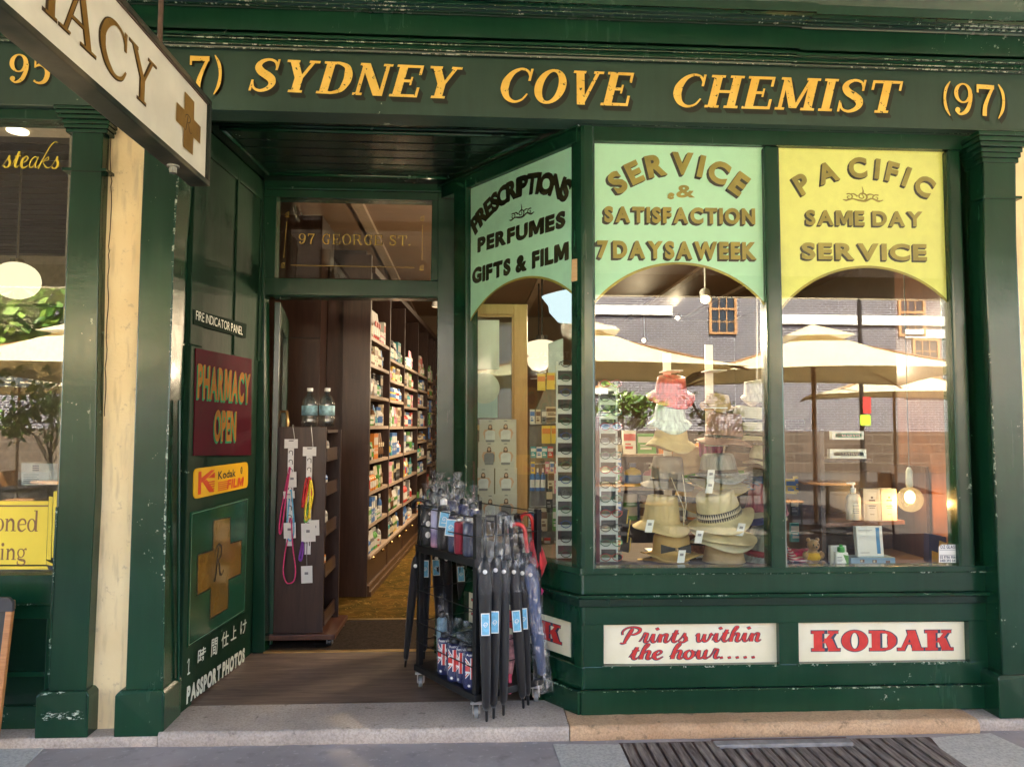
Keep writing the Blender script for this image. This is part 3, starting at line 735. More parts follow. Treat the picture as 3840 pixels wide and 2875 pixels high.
def sign_lines(fr, pj, arc, lines, gm_, sm_, bold, ddx, ddy, h_arc, fl):
    s, a, b, c = arc
    lay_fn = lambda mb, d, dx, dy: arc_write(mb, s, fr, pj, a, b, c, h_arc, bold, d, dx, dy)
    lay_fn(gm_, .0026, 0, 0)
    for i in range(1, 7): lay_fn(sm_, .0024-.00018*i, ddx*i/6, ddy*i/6)
    for s, a, b, tp in lines:
        lay = sans_layout(s, bold, .13, .17 if s[0] == '7' else .38)
        write_px(gm_, lay, fr, pj, a, b, tp, .0026, stack=False)
        for i in range(1, 7): write_px(sm_, lay, fr, pj, a, b, tp, .0024-.00018*i, ddx*i/6, ddy*i/6, stack=False)
    if fl:
        x, y = fr.inv(pj(*fl[0])); strokes(gm_, flourish(), fr, x, y, fl[1], fl[1]*.8, .0026)
g1, s1 = MB(), MB()
sign_lines(fP, pp, ('SERVICE', (2316,684), (2562,614), (2772,690)), [('SATISFACTION', (2266,834), (2832,842), (2268,774)), ('7 DAYSAWEEK', (2240,968), (2838,974), (2244,902))], g1, s1, .05, -.013, -.012, .125, None)
lay = sans_layout('&', .03); write_px(g1, lay, fP, pp, (2536,742), (2606,742), (2536,694), .0026, stack=False)
strokes(g1, [[(0,0,.3),(.3,.25,.5),(.6,.1,.35)], [(-.1,-.05,.2),(.25,-.2,.3),(.6,-.1,.2)]], fP, *fP.inv(pp(2506,738)), .05, .045, .0027)
g1.build('gold_lettering', M['gold_glass'], bay); s1.build('lettering_shade', M['shade_brown'], bay)
g1, s1 = MB(), MB()
sign_lines(fP, pp, ('PACIFIC', (3008,690), (3252,630), (3466,698)), [('SAME DAY', (3022,844), (3460,850), (3024,788)), ('SERVICE', (3006,972), (3476,978), (3008,910))], g1, s1, .04, -.010, -.010, .115, ((3232,738), .22))
g1.build('gold_lettering', M['gold_glass'], bay); s1.build('lettering_shade', M['shade_brown'], bay)
g1, s1 = MB(), MB()
sign_lines(fS, spf, ('PRESCRIPTIONS', (1786,838), (1940,703), (2124,712)), [('PERFUMES', (1794,944), (2122,848), (1795,892)), ('GIFTS & FILM', (1774,1062), (2134,970), (1776,1006))], g1, s1, .04, -.009, -.006, .12, ((1955,800), .22))
g1.build('bronze_lettering', M['bronze_glass'], bay); s1.build('lettering_shade', M['ink'], bay)

# ---- door frame, transom and open door
dfr = thing('door_frame', None, None); dfr.parent = shop; dfr.location = (-.77, 1.11, 0)
def dslab(mb, pts, Y=YD, th=.12): mb.slab([P(a, b, Y) for a, b in pts], (0, th, 0))
mb = MB(); dslab(mb, [(946,660),(992,660),(993,2450),(946,2450)]); dslab(mb, [(1643,690),(1712,690),(1706,2446),(1630,2446)]); mb.build('jamb', M['green'], dfr, bevel=.005)
mb = MB(); dslab(mb, [(992,655),(1643,672),(1643,752),(992,738)]); dslab(mb, [(992,1040),(1643,1052),(1643,1119),(990,1113)]); mb.build('transom_rail', M['green'], dfr, bevel=.005)
mb = MB(); dslab(mb, [(992,738),(1038,739),(1030,1041),(992,1040)], YD+.004, .1); dslab(mb, [(1620,752),(1643,752),(1643,1052),(1615,1052)], YD+.004, .1); mb.build('transom_stile', M['green'], dfr, bevel=.004)
mb = MB(); mb.tube([P(1000,705,YD-.004),P(1690,718,YD-.004)], .012, 8); mb.tube([P(1000,1108,YD-.004),P(1640,1114,YD-.004)], .006, 6); mb.build('bead_moulding', M['green_worn'], dfr)
mb = MB(); dslab(mb, [(1030,748),(1625,760),(1620,1048),(1024,1040)], YD+.05, .005); mb.build('transom_pane', M['glass'], dfr)
yT = YD+.046; fT = Frame((0,yT,0),(1,0,0),(0,0,1),(0,-1,0)); pt_ = lambda a, b: P(a, b, yT)
gm, sm = MB(), MB(); lay = serif_layout('97 GEORGE ST.', gap=.16, w=.13, t=.05, e=.06, st=.045)
write_px(gm, lay, fT, pt_, (1120,914), (1538,922), (1120,876), .003); write_px(sm, lay, fT, pt_, (1120,914), (1538,922), (1120,876), .0015, dx=.004, dy=.004)
cs = [fT.inv(pt_(*q)) for q in ((1078,805),(1062,994),(1582,1004),(1585,818))]
for (x, y), sg_ in zip(cs, (1,1,-1,-1)): strokes(gm, [spiral(0,0,.5,1.8,.09,sg_,sg_), spiral(.2,.35,.25,1,.07,2,-1), [(-.6,-.5,.08),(0,-.6,.1),(.5,-.5,.06)]], fT, x, y, .030, .030, .003)
for (a, b) in ((0,1),(1,2),(2,3)):
    (xa,ya),(xb,yb) = cs[a], cs[b]; l = math.hypot(xb-xa, yb-ya); k = .05/l
    for j, e in enumerate(rib([(lerp(xa,xb,k),lerp(ya,yb,k),.003),(lerp(xa,xb,1-k),lerp(ya,yb,1-k),.003)], 1)): gm.face([fT.pt(x,y,.003) for x, y in e])
gm.build('gold_lettering', gold_mat('dull_transom_gold', (.34,.23,.04), (.48,.34,.07)), dfr); sm.build('lettering_shade', M['shade_brown'], dfr)
mb = MB(); mb.slab([P(993,2447,1.395),P(1632,2441,1.395),P(1632,2444,1.395),P(993,2450,1.395)], (0,.035,0))
mb = MB(); mb.box((-1.34,1.398,.071),(-.22,1.43,.079)); mb.box((-1.30,2.205,.068),(-.2,2.235,.077)); mb.build('brass_strip', pm('brass_strip', (.55,.36,.14), .3, .8, .1), dfr)
lf = thing('door_leaf', None, None); lf.parent = shop; lf.location = (-1.32, 1.24, 0)
def lbox(mb, s0, s1, z0, z1, t=.02, inset=0):     # along the open leaf, which runs inward from the left jamb
    o = V((-1.338, 1.545, 0)); d = (V((P(1064,1700,2.45).x, 2.45, 0))-o).normalized(); n = V((d.y, -d.x, 0))
    mb.slab([o+d*s+n*(t-inset)+V((0,0,z)) for s, z in ((s0,z0),(s1,z0),(s1,z1),(s0,z1))], -n*(2*t-2*inset))
mb = MB()
for a in ((0,.12,.085,2.40),(.80,.92,.085,2.40),(.12,.80,.085,.30),(.12,.80,1.08,1.2),(.12,.80,2.24,2.40)): lbox(mb, *a)
mb.build('frame', M['green_worn'], lf, bevel=.005)
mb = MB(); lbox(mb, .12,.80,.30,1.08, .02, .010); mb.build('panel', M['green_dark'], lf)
mb = MB(); lbox(mb, .12,.80,1.2,2.24, .02, .017); mb.build('pane', M['glass_door'], lf)
mb = MB(); hx = P(1048,1700,2.28).x; mb.tube([(hx,2.28,1.48),(hx+.05,2.28,1.48),(hx+.06,2.28,1.56),(hx+.05,2.28,1.66),(hx,2.28,1.66)], .013, 8); mb.build('handle', pm('brass', (.55,.38,.16), .25, .9), lf, smooth=True)

# ---- the rendered pier between the shops and the wall beyond
pr = thing('rendered_pier', 'cream rendered pier between the two narrow green pilasters', 'wall', (P(440,1500,.26).x, .3, 0))
mb = MB(); slab_px(mb, [(414,440),(392,900),(356,1850),(318,2575),(318,2748),(440,2748),(475,2575),(500,1850),(530,900),(552,440)][::-1], .27, .5); mb.build('render', M['cream'], pr)
mb = MB()
pts = [(417,520),(413,640),(418,700),(410,900),(406,1000),(403,1200),(396,1380),(392,1560)]
for i in range(len(pts)*3-2):
    a = catmull([(x, y) for x, y in pts], 3); 
mb.tube([P(x+random.uniform(-3,3), y, .268) for x, y in catmull(pts, 5)], .0022, 5); mb.build('crack', pm('crack_shadow', (.05,.035,.02), .9, 0, .2), pr)
wl = thing('rendered_wall', 'cream rendered wall beyond the right-hand pilaster', 'wall', (3.6, .3, 0))
mb = MB(); mb.box((P(3805,1200,.3).x,.29,.05),(6.0,.9,3.17)); mb.build('render', M['cream'], wl)

# worn edges and chipped patches
mb = MB()
for pts in ([(650,900),(636,1400),(621,1850),(613,2300),(609,2560)], [(684,470),(664,700),(651,900)], [(3745,2144),(3728,1700),(3706,1200)], [(213,1900),(196,2250),(181,2560)]):
    mb.tube([P(x, y, .1985) for x, y in catmull(pts, 4)], .0055, 6)
mb.build('worn_edge', M['green_edge'], shop)
def patch_mat():
    t = NT('flaked_paint_patch'); co = t.coord('Object', (1,1,2.2)); n = t.noise(co, 42, 6, .7); n2 = t.noise(co, 60, 4)
    d = t.n('ShaderNodeBsdfPrincipled'); t.l(t.ramp(n2, [(.35, (.10,.26,.20)), (.6, (.55,.60,.50))]), d.inputs[0]); d.inputs['Roughness'].default_value = .6
    tr = t.n('ShaderNodeBsdfTransparent'); mx = t.n('ShaderNodeMixShader'); t.l(t.ramp(n, [(.55, (0,0,0)), (.60, (1,1,1))]), mx.inputs[0]); t.l(tr.outputs[0], mx.inputs[1]); t.l(d.outputs[0], mx.inputs[2]); t.l(mx.outputs[0], t.out.inputs[0]); return t.m
M['patch'] = patch_mat()
mb = MB(); f = .1672; mb.slab([P(150,2700,f),P(315,2696,f),P(310,2662,f),P(155,2664,f)], (0,.0015,0)); mb.build('flaked_patch', M['patch'], shop)
mb = MB(); mb.slab([P(134,2606,f),P(250,2600,f),P(250,2592,f),P(134,2594,f)], (0,.0015,0)); mb.build('flaked_patch', M['patch'], shop)
# ================================================================ SIGNS
def script_R(): return [[(.0,.0,.03),(.12,-.08,.06),(.22,.2,.09),(.34,.8,.1),(.36,1.0,.06)], [(.05,.72,.03),(.12,.95,.06),(.4,1.08,.08),(.66,.95,.08),(.6,.68,.08),(.34,.55,.05)], [(.36,.55,.05),(.5,.4,.09),(.58,.1,.09),(.78,.02,.05),(.92,.16,.03)]]
# --- projecting pharmacy sign
ST_, SB_ = P(777,390,-.06), P(774,675,-.06)
far = V(((ST_.x+SB_.x)/2, -.06, 0))
a1, a2 = G(446,0,ST_.z), G(0,12,SB_.z)
dv = ((V((a1.x,a1.y,0))-far).normalized()+(V((a2.x,a2.y,0))-far).normalized()).normalized()
bn = V((-dv.y, dv.x, 0)); bn = bn if bn.x > 0 else -bn
LEN = 2.15
bs = thing('projecting_sign', 'long cream projecting sign with bronze capitals and cross hung over the footpath', 'sign', (far.x, -1.1, SB_.z))
fB = Frame(V((far.x,far.y,SB_.z)), -dv, (0,0,1), bn)
def pbs(px, py, off=0.0):
    o = fB.O+fB.n*off; d = ray(px, py); return CAM+d*((o-CAM).dot(fB.n)/d.dot(fB.n))
HT = ST_.z-SB_.z
mb = MB(); mb.slab([fB.pt(x,z,-.004) for x,z in ((-LEN,0),(0,0),(0,HT),(-LEN,HT))], -fB.n*.07)
face = mb.build('face', pm('cream_sign_board', (.66,.65,.54), .5, 0, .10, 5, .04), bs)
mb = MB(); tk = .092
for x0,x1,z0,z1 in ((-LEN,.024,HT,HT+.022),(-LEN,.024,-.026,0),(0,.024,0,HT),(-LEN-.02,-LEN,-.02,HT+.022)):
    mb.slab([fB.pt(x,z,.012) for x,z in ((x0,z0),(x1,z0),(x1,z1),(x0,z1))], -fB.n*tk)
def stained():
    t = NT('stained_dark_timber'); co = t.coord(); n = t.noise(co, 2.2, 3); f = t.noise(co, 20, 4)
    c = t.ramp(n, [(.45, (.012,.022,.016)), (.62, (.12,.10,.06))]); c = t.mix(t.math('MULTIPLY', f, .5), c, (.012,.014,.01))
    t.bsdf(c, .6, 0, t.bump(f, .3, .004), .3); return t.m
mb.build('frame', stained(), bs, bevel=.004)
mb = MB(); mb.slab([fB.pt(x,z,.004) for x,z in ((-LEN,HT-.006),(0,HT-.006),(0,HT),(-LEN,HT))], -fB.n*.006); mb.slab([fB.pt(x,z,.004) for x,z in ((-LEN,0),(0,0),(0,.005),(-LEN,.005))], -fB.n*.006); mb.build('inner_trim', pm('brown_trim', (.09,.06,.04), .6), bs)
gm, om = MB(), MB()
xa, za = fB.inv(pbs(223,96)); xy, zy = fB.inv(pbs(563,408)); xt, ztp = fB.inv(pbs(492,148)); xr_, _ = fB.inv(pbs(588,252))
base = (za+zy)/2; hh = ztp-base
KW = dict(w=.135, t=.055, e=.05, st=.045)
lay, W = serif_layout('ACY', gap=.05, **KW); wid = xr_-xa
lay8, W8 = serif_layout('PHARMACY', gap=.05, **KW); sc_ = wid/W
write(gm, (lay8, W8), fB, xr_-W8*sc_, base, W8*sc_, hh, .0005)
write(om, (serif_layout('PHARMACY', gap=.018, w=.167, t=.087, e=.066, st=.07)), fB, xr_-W8*sc_-.004, base-.004, W8*sc_+.008, hh+.008, -.0028)
gm.build('lettering', M['gold_sign'], face); om.build('lettering_outline', pm('brown_outline', (.06,.04,.02), .6), face)
mb = MB(); x0,_ = fB.inv(pbs(661,430)); x1,_ = fB.inv(pbs(752,500)); _,zt_ = fB.inv(pbs(690,340)); _,zb_ = fB.inv(pbs(726,586)); xa_,_ = fB.inv(pbs(690,460)); xb_,_ = fB.inv(pbs(727,460))
zc = (zt_+zb_)/2; hw = (xb_-xa_)/2; xc = (x0+x1)/2; zh = (zt_-zb_)/6
for q, d in ((((xc-hw,zb_),(xc+hw,zb_),(xc+hw,zt_),(xc-hw,zt_)), 0), (((x0,zc-zh),(xc-hw,zc-zh),(xc-hw,zc+zh),(x0,zc+zh)), 0), (((xc+hw,zc-zh),(x1,zc-zh),(x1,zc+zh),(xc+hw,zc+zh)), 0)):
    mb.face([fB.pt(x,z,.0004) for x,z in q])
mb.build('cross', M['gold_sign'], face)
mb = MB(); strokes(mb, script_R(), fB, xc-hw*.9, zc-zh*.9, hw*1.7, zh*1.6, .001); mb.build('cross_script', pm('script_brown', (.09,.05,.02), .5), face)
bz = pbs(645,640,-.045); bz = fB.pt(fB.inv(bz)[0], 0, -.04)
mb = MB(); mb.tube([bz+V((0,0,-.026)), bz+V((0,0,-.034))], .026, 14); mb.tube([bz+V((0,0,-.034)), bz+V((0,0,-.06))], .017, 6); mb.build('bolt', pm('weathered_bolt', (.22,.23,.20), .5, .5), bs)
rt = G(660,205,ST_.z+.02); rd = thing('support_rod', 'thin rusty vertical rod holding up the projecting cream sign', 'rod', (rt.x, rt.y, ST_.z))
rp = fB.pt(fB.inv(rt)[0], HT+.02, -.04)
mb = MB(); mb.tube([rp, V((rp.x, rp.y, 4.15))], .011, 8); mb.build('rod', pm('rusty_iron', (.09,.055,.035), .7, .2, .4, 30, .3), rd, smooth=True)

# --- signs on the return wall
def wall_frame(off): 
    o = V((WA[0],WA[1],0))+wn*off; return Frame(o, wd, (0,0,1), wn)
def wpanel(name, label, pts, off, th, mat, cat='sign', bev=.0, part='panel'):
    c = PV(*pts[0], WA, WB, off); t = thing(name, label, cat, (c.x, c.y, PV(*pts[-1], WA, WB, off).z)); mb = MB(); wslab(mb, pts, off, th); o = mb.build(part, mat, t, bevel=bev); return t, o
fi, fo = wpanel('fire_panel_sign', 'small dark strip sign with white capitals above the maroon sign', [(728,1160),(925,1215),(922,1268),(726,1216)], .016, .012, pm('dark_green_sign', (.005,.018,.010), .8, spec=.1))
mb = MB(); fw = wall_frame(.0165); write_px(mb, sans_layout('FIRE INDICATOR PANEL', .0, .10, .3, .8), fw, pw(.0165), (734,1198), (909,1256), (735,1164), .001, stack=False); mb.build('lettering', M['offwhite'], fo)
mo, mp_ = wpanel('maroon_sign', 'maroon board with tall ochre letters outlined in green beside the doorway', [(735,1305),(944,1346),(942,1706),(727,1708)], .024, .014, M['maroon'])
fw = wall_frame(.0245)
for word, a, b, tp in (('PHARMACY', (738,1492), (935,1512), (741,1362)), ('OPEN', (800,1655), (883,1653), (803,1536))):
    gm, om = MB(), MB(); pj = pw(.0245)
    write_px(gm, sans_layout(word, .035, .10), fw, pj, a, b, tp, .003, stack=False)
    for i in range(1, 5): write_px(om, sans_layout(word, .042, .086), fw, pj, a, b, tp, .0026-.0003*i, -.0024*i, -.003*i, stack=False)
    gm.build('lettering', M['orange'], mp_); om.build('lettering_outline', M['ltgreen'], mp_)
# yellow film sign (rounded plate)
yo = thing('film_sign', 'yellow rounded sign with red emblem and black and red lettering below the maroon board', 'sign', PV(727,1871,WA,WB,.024))
fw = wall_frame(.024); q = [fw.inv(PV(a,b,WA,WB,.024)) for a, b in ((727,1871),(930,1826),(930,1731),(729,1757))]
def rounded(q, r=.12, n=5):
    out = []
    for i in range(4):
        p, a, b = V(q[i]), V(q[i-1]), V(q[(i+1) % 4])
        l = min((a-p).length, (b-p).length)*r*2
        pa, pb_ = p+(a-p).normalized()*l, p+(b-p).normalized()*l
        for k in range(n+1):
            t = k/n; out.append((1-t)**2*pa+2*t*(1-t)*p+t*t*pb_)
    return out
mb = MB(); mb.slab([fw.pt(p[0],p[1]) for p in rounded([V(p) for p in q])], -fw.n*.006); yp = mb.build('plate', M['kyellow'], yo)
(xa,za),(xb,zb) = q[0], q[2]; W_, H_ = xb-xa, (zb-za)
H_ = q[3][1]-q[0][1]
def fq(mb, pts, d=.001): mb.face([fw.pt(xa+x*W_, za+.0+y*H_, d) for x, y in pts])
mb = MB()
fq(mb, [(.06,.12),(.11,.12),(.11,.88),(.06,.88)]); fq(mb, [(.11,.50),(.11,.66),(.27,.88),(.34,.88),(.17,.56)]); fq(mb, [(.21,.62),(.34,.80),(.34,.60)])
fq(mb, [(.13,.52),(.20,.58),(.34,.12),(.25,.12)])
for k in range(5): fq(mb, [(.21+.015*k,.50-.085*k),(.34,.50-.085*k),(.34,.455-.085*k),(.222+.015*k,.455-.085*k)], .0012)
for k in range(5): fq(mb, [(.40,.42-.07*k),(.60-.008*k,.42-.07*k),(.60-.008*k,.385-.07*k),(.40,.385-.07*k)])
write(mb, sans_layout('FILM', .05, .10), Frame(fw.pt(xa+W_*.57, za+H_*.10), fw.u, (fw.v+fw.u*.2), fw.n), 0, 0, W_*.33, H_*.36, .0013, stack=False)
mb.build('emblem', M['kred'], yp)
mb = MB(); write(mb, sans_layout('Kodak', .02, .06), fw, xa+W_*.40, za+H_*.52, W_*.34, H_*.28, .0011, stack=False)
mb.face([fw.pt(xa+W_*.86+.017*math.cos(R(a)), za+H_*.72+.022*math.sin(R(a)), .0011) for a in range(0,360,20)]); mb.build('lettering', M['ink'], yp)
mb = MB(); 
for k in (-1,0,1): mb.face([fw.pt(xa+W_*.86+dx, za+H_*.72+.009*k+dz, .002) for dx, dz in ((-.010,-.0025),(.010,-.0025),(.010,.0025),(-.010,.0025))])
mb.build('badge_lines', M['kyellow'], yp)
# green board with the gold cross
go, gp = wpanel('cross_board', 'glossy green board with a large gold cross and thin white border by the doorway', [(716,1920),(932,1864),(918,2292),(704,2426)], .022, .010, M['sgreen'])
fw = wall_frame(.0225); pj = pw(.0225)
mb = MB()
X = [(801,1950),(864,1938),(864,2036),(906,2024),(904,2150),(857,2172),(855,2280),(788,2320),(790,2204),(740,2232),(742,2080),(798,2062)]
mb.face([PV(a,b,WA,WB,.0228) for a,b in X])
mb.build('cross', gold_mat('gold_cross_leaf', (.30,.17,.03), (.42,.26,.06), 0, .6, .14), gp)
mb = MB(); qx = X+[X[0]]
for i in range(12):
    a, b = fw.inv(PV(*qx[i],WA,WB,.0235)), fw.inv(PV(*qx[i+1],WA,WB,.0235))
    for e in rib([(a[0],a[1],.006),(b[0],b[1],.006)],1): mb.face([fw.pt(x,y,.0011) for x,y in e])
strokes(mb, script_R(), fw, *fw.inv(PV(800,2170,WA,WB,.0228)), .15, .17, .0013); mb.build('cross_outline', M['ink'], gp)
mb = MB(); qx = [(720,1926),(929,1870),(915,2286),(708,2418),(720,1926)]
for i in range(4):
    a, b = fw.inv(PV(*qx[i],WA,WB,.0225)), fw.inv(PV(*qx[i+1],WA,WB,.0225))
    for e in rib([(a[0],a[1],.003),(b[0],b[1],.003)],1): mb.face([fw.pt(x,y,.0009) for x,y in e])
mb.build('border_line', pm('dull_border_paint', (.16,.24,.17), .6), gp)
# white painted lettering at the foot of the wall
fw = wall_frame(.0187); pj = pw(.0187); mb = MB()
write_px(mb, sans_layout('PASSPORT PHOTOS', .06, .07, .30), fw, pj, (698,2640), (916,2480), (700,2575), .001, stack=False)
jl = [((740,2492),(770,2474),(741,2436),'時'),((790,2462),(813,2450),(791,2398),'間'),((829,2432),(855,2416),(830,2374),'仕'),((865,2402),(885,2391),(866,2350),'上'),((900,2381),(922,2369),(901,2330),'け')]
for a, b, tp, ch in jl:
    vs, fs = font_glyph(ch, .012); x0 = min(v[0] for v in vs); x1 = max(v[0] for v in vs); y0 = min(v[1] for v in vs); y1 = max(v[1] for v in vs)
    lay = ([([((x-x0)/(x1-x0), (y-y0)/(y1-y0)) for x, y in vs], fs, (0,1))], 1.0)
    write_px(mb, lay, fw, pj, a, b, tp, .001, stack=False)
o_ = fw.inv(PV(700,2530,WA,WB,.0187)); strokes(mb, [[(0,.8,.06),(.35,1.0,.14)],[(.42,1.0,.17),(.36,.5,.17),(.40,.04,.15)],[(.12,.02,.1),(.7,.03,.1)]], fw, o_[0], o_[1], .05, .078, .001)
lt = mb.build('white_lettering', M['offwhite'], wall)

# --- cream signs in the window base
ysig = YB+.036
def base_sign(name, label, q, lines):
    c = P(*q[3], ysig); t = thing(name, label, 'sign', (c.x, ysig, c.z)); mb = MB(); mb.slab([P(a,b,ysig) for a,b in q], (0,.006,0)); pn = mb.build('panel', M['signcream'], t); return t, pn
t, pn = base_sign('window_base_sign', 'cream sign with red handwritten-style lettering under the middle window', [(2264,2339),(2917,2335),(2917,2487),(2264,2488)], None)
fk = Frame((0,ysig,0),(1,0,0),(0,0,1),(0,-1,0)); pk = lambda a,b: P(a,b,ysig)
# brush script, drawn stroke by stroke in x-height units
B_ = .16; T_ = .05
SC = {
 'P': ([[(.25,-.02,.10),(.36,.5,.2),(.52,1.15,.2),(.56,1.35,.12)],[(.05,.75,.06),(.0,1.05,.08),(.18,1.36,.1),(.6,1.48,.12),(1.0,1.32,.16),(1.0,1.0,.16),(.72,.78,.12),(.48,.82,.06)],[(.0,.02,.05),(.18,-.06,.1),(.38,.05,.05)]], 1.12),
 'r': ([[(0,.1,.04),(.14,.5,.05),(.22,.92,.08),(.28,.86,.14),(.40,.84,.1),(.36,.5,.17),(.34,.15,.16),(.44,.02,.1),(.6,.2,.04)]], .56),
 'i': ([[(0,.15,.04),(.16,.8,.14),(.18,.5,.18),(.2,.15,.17),(.3,.02,.1),(.46,.2,.04)],[(.24,1.22,.18),(.42,1.34,.20)]], .42),
 'n': ([[(0,.2,.04),(.14,.78,.12),(.18,.4,.18),(.18,.0,.18)],[(.2,.45,.06),(.4,.78,.1),(.54,.72,.17),(.52,.35,.18),(.52,.1,.16),(.62,.02,.1),(.78,.2,.04)]], .74),
 't': ([[(0,.2,.04),(.2,.8,.1),(.3,1.15,.15),(.24,.6,.19),(.22,.18,.18),(.34,.02,.11),(.5,.2,.04)],[(.06,.80,.10),(.48,.84,.08)]], .48),
 's': ([[(0,.1,.04),(.2,.5,.06),(.32,.85,.1),(.34,.6,.16),(.46,.34,.19),(.4,.06,.14),(.2,.0,.1),(.1,.12,.12)],[(.44,.08,.06),(.62,.2,.03)]], .58),
 'w': ([[(0,.55,.05),(.12,.8,.12),(.16,.4,.18),(.24,.05,.14),(.42,.2,.08),(.52,.75,.14),(.52,.4,.18),(.6,.05,.14),(.8,.2,.08),(.9,.7,.12),(.84,.82,.1),(1.08,.62,.04)]], 1.04),
 'h': ([[(0,.2,.04),(.26,.9,.06),(.42,1.35,.1),(.30,1.42,.1),(.2,1.0,.16),(.16,.4,.19),(.16,.0,.18)],[(.2,.45,.06),(.4,.78,.1),(.54,.72,.17),(.52,.35,.18),(.52,.1,.16),(.62,.02,.1),(.78,.2,.04)]], .74),
 'e': ([[(0,.2,.04),(.3,.42,.08),(.46,.66,.1),(.32,.82,.09),(.12,.6,.17),(.1,.25,.19),(.26,.0,.14),(.46,.08,.08),(.62,.26,.03)]], .56),
 'o': ([[(.3,.82,.1),(.1,.65,.16),(.06,.3,.19),(.24,.0,.13),(.46,.15,.16),(.5,.5,.17),(.36,.8,.1),(.44,.72,.07),(.7,.62,.03)]], .62),
 'u': ([[(0,.2,.04),(.14,.8,.12),(.16,.4,.18),(.22,.06,.15),(.4,.08,.1),(.52,.4,.07),(.56,.8,.14),(.54,.4,.18),(.56,.1,.16),(.66,.02,.1),(.82,.2,.04)]], .78),
 '.': ([[(.02,.04,.15),(.2,.1,.17)]], .42),
 'd': ([], .5), 'a': ([[(.46,.7,.06),(.3,.8,.08),(.08,.5,.1),(.1,.08,.1),(.3,.1,.08),(.46,.5,.06),(.52,.8,.08),(.46,.3,.1),(.52,.04,.09),(.7,.2,.04)]], .64),
 'k': ([[(0,.2,.03),(.24,.8,.07),(.46,1.5,.09),(.7,1.85,.09),(.95,1.85,.05)],[(.3,1.0,.06),(.12,.4,.10),(.02,-.05,.08)],[(.2,.42,.05),(.5,.8,.08),(.56,.6,.07),(.26,.42,.05),(.5,.1,.1),(.72,.04,.06),(.9,.2,.03)]], .78),
}
def script(mbs, text, fr, x0, y0, wd, xh, d, fat=0.0, tr=.04, sp=.42, shear=.16):
    W = sum(sp if c == ' ' else SC[c][1]+tr for c in text); s = wd/W; x = 0; k = 0
    for c in text:
        if c == ' ': x += sp; continue
        for ln in SC[c][0]:
            for q in rib([(a+x, b, w_+fat) for a, b, w_ in ln], 5):
                k += 1; mbs.face([fr.pt(x0+(px_+shear*py_)*s, y0+py_*xh, d+.00007*(k % 13)) for px_, py_ in q])
        x += SC[c][1]+tr
rm, om = MB(), MB()
for text, a, b, xh_px in (('Prints within', (2325,2409), (2852,2405), 40), ('the hour.....', (2358,2471), (2846,2467), 40)):
    pa, pb2 = pk(*a), pk(*b); xh = (pk(a[0],a[1]-xh_px)-pa).z
    script(rm, text, fk, pa.x, pa.z, pb2.x-pa.x, xh, .0022); script(om, text, fk, pa.x-.001, pa.z-.001, pb2.x-pa.x, xh, .0008, .10)
rm.build('lettering', M['red'], pn); om.build('lettering_outline', M['dkblue'], pn)
t, pn = base_sign('window_base_sign', 'cream sign with bold red slab capitals under the yellow-topped window', [(2994,2333),(3626,2330),(3626,2474),(2996,2483)], None)
def kodak(fr, pj, a, b, tp, pn):
    rm, om = MB(), MB(); lay = serif_layout('KODAK', gap=.05, w=.27, t=.11, e=.07, st=.13)
    write_px(rm, lay, fr, pj, a, b, tp, .002)
    lay2 = serif_layout('KODAK', gap=.0, w=.32, t=.16, e=.095, st=.18)
    pa, pb2, pt2 = pj(*a), pj(*b), pj(*tp); u = (pb2-pa).normalized(); e = .004
    v = fr.n.cross(u); v = v if v.z > 0 else -v
    write(om, lay2, Frame(pa, u, v, fr.n), -e, -e, (pb2-pa).length+2*e, (pt2-pa).dot(v)+2*e, .0006)
    rm.build('lettering', M['red'], pn); om.build('lettering_outline', M['dkblue'], pn)
kodak(fk, pk, (3043,2440), (3574,2436), (3044,2364), pn)
osg = -.036; c = SV(2139,2463,osg)
t = thing('window_base_sign', 'cream sign with red slab letter K on the angled base behind the umbrella rack', 'sign', c)
mb = MB(); sslab(mb, [(1640,2115),(2140,2329),(2140,2463),(1640,2240)], osg, .006)
mb = MB(); o_, w_ = SO+sn*osg, None
zz0, zz1 = SV(2139,2463,osg).z, SV(2139,2329,osg).z; s1_ = (SV(2139,2463,osg)-o_).dot(sdv)
mb.slab([o_+sdv*s+V((0,0,z)) for s, z in ((s1_,zz0),(s1_+.98,zz0),(s1_+.98,zz1),(s1_,zz1))], -sn*.006); pn = mb.build('panel', M['signcream'], t)
fK = Frame(o_, -sdv, (0,0,1), sn); x1,_ = fK.inv(SV(2107,2430,osg))
rm, om = MB(), MB(); hK = (zz1-zz0)
write(rm, serif_layout('KODAK', gap=.05, w=.27, t=.11, e=.07, st=.13), fK, x1-.83, zz0+.27*hK, .83, .52*hK, .002)
write(om, serif_layout('KODAK', gap=.0, w=.32, t=.16, e=.095, st=.18), fK, x1-.834, zz0+.27*hK-.004, .838, .52*hK+.008, .0006)
rm.build('lettering', M['red'], pn); om.build('lettering_outline', M['dkblue'], pn)
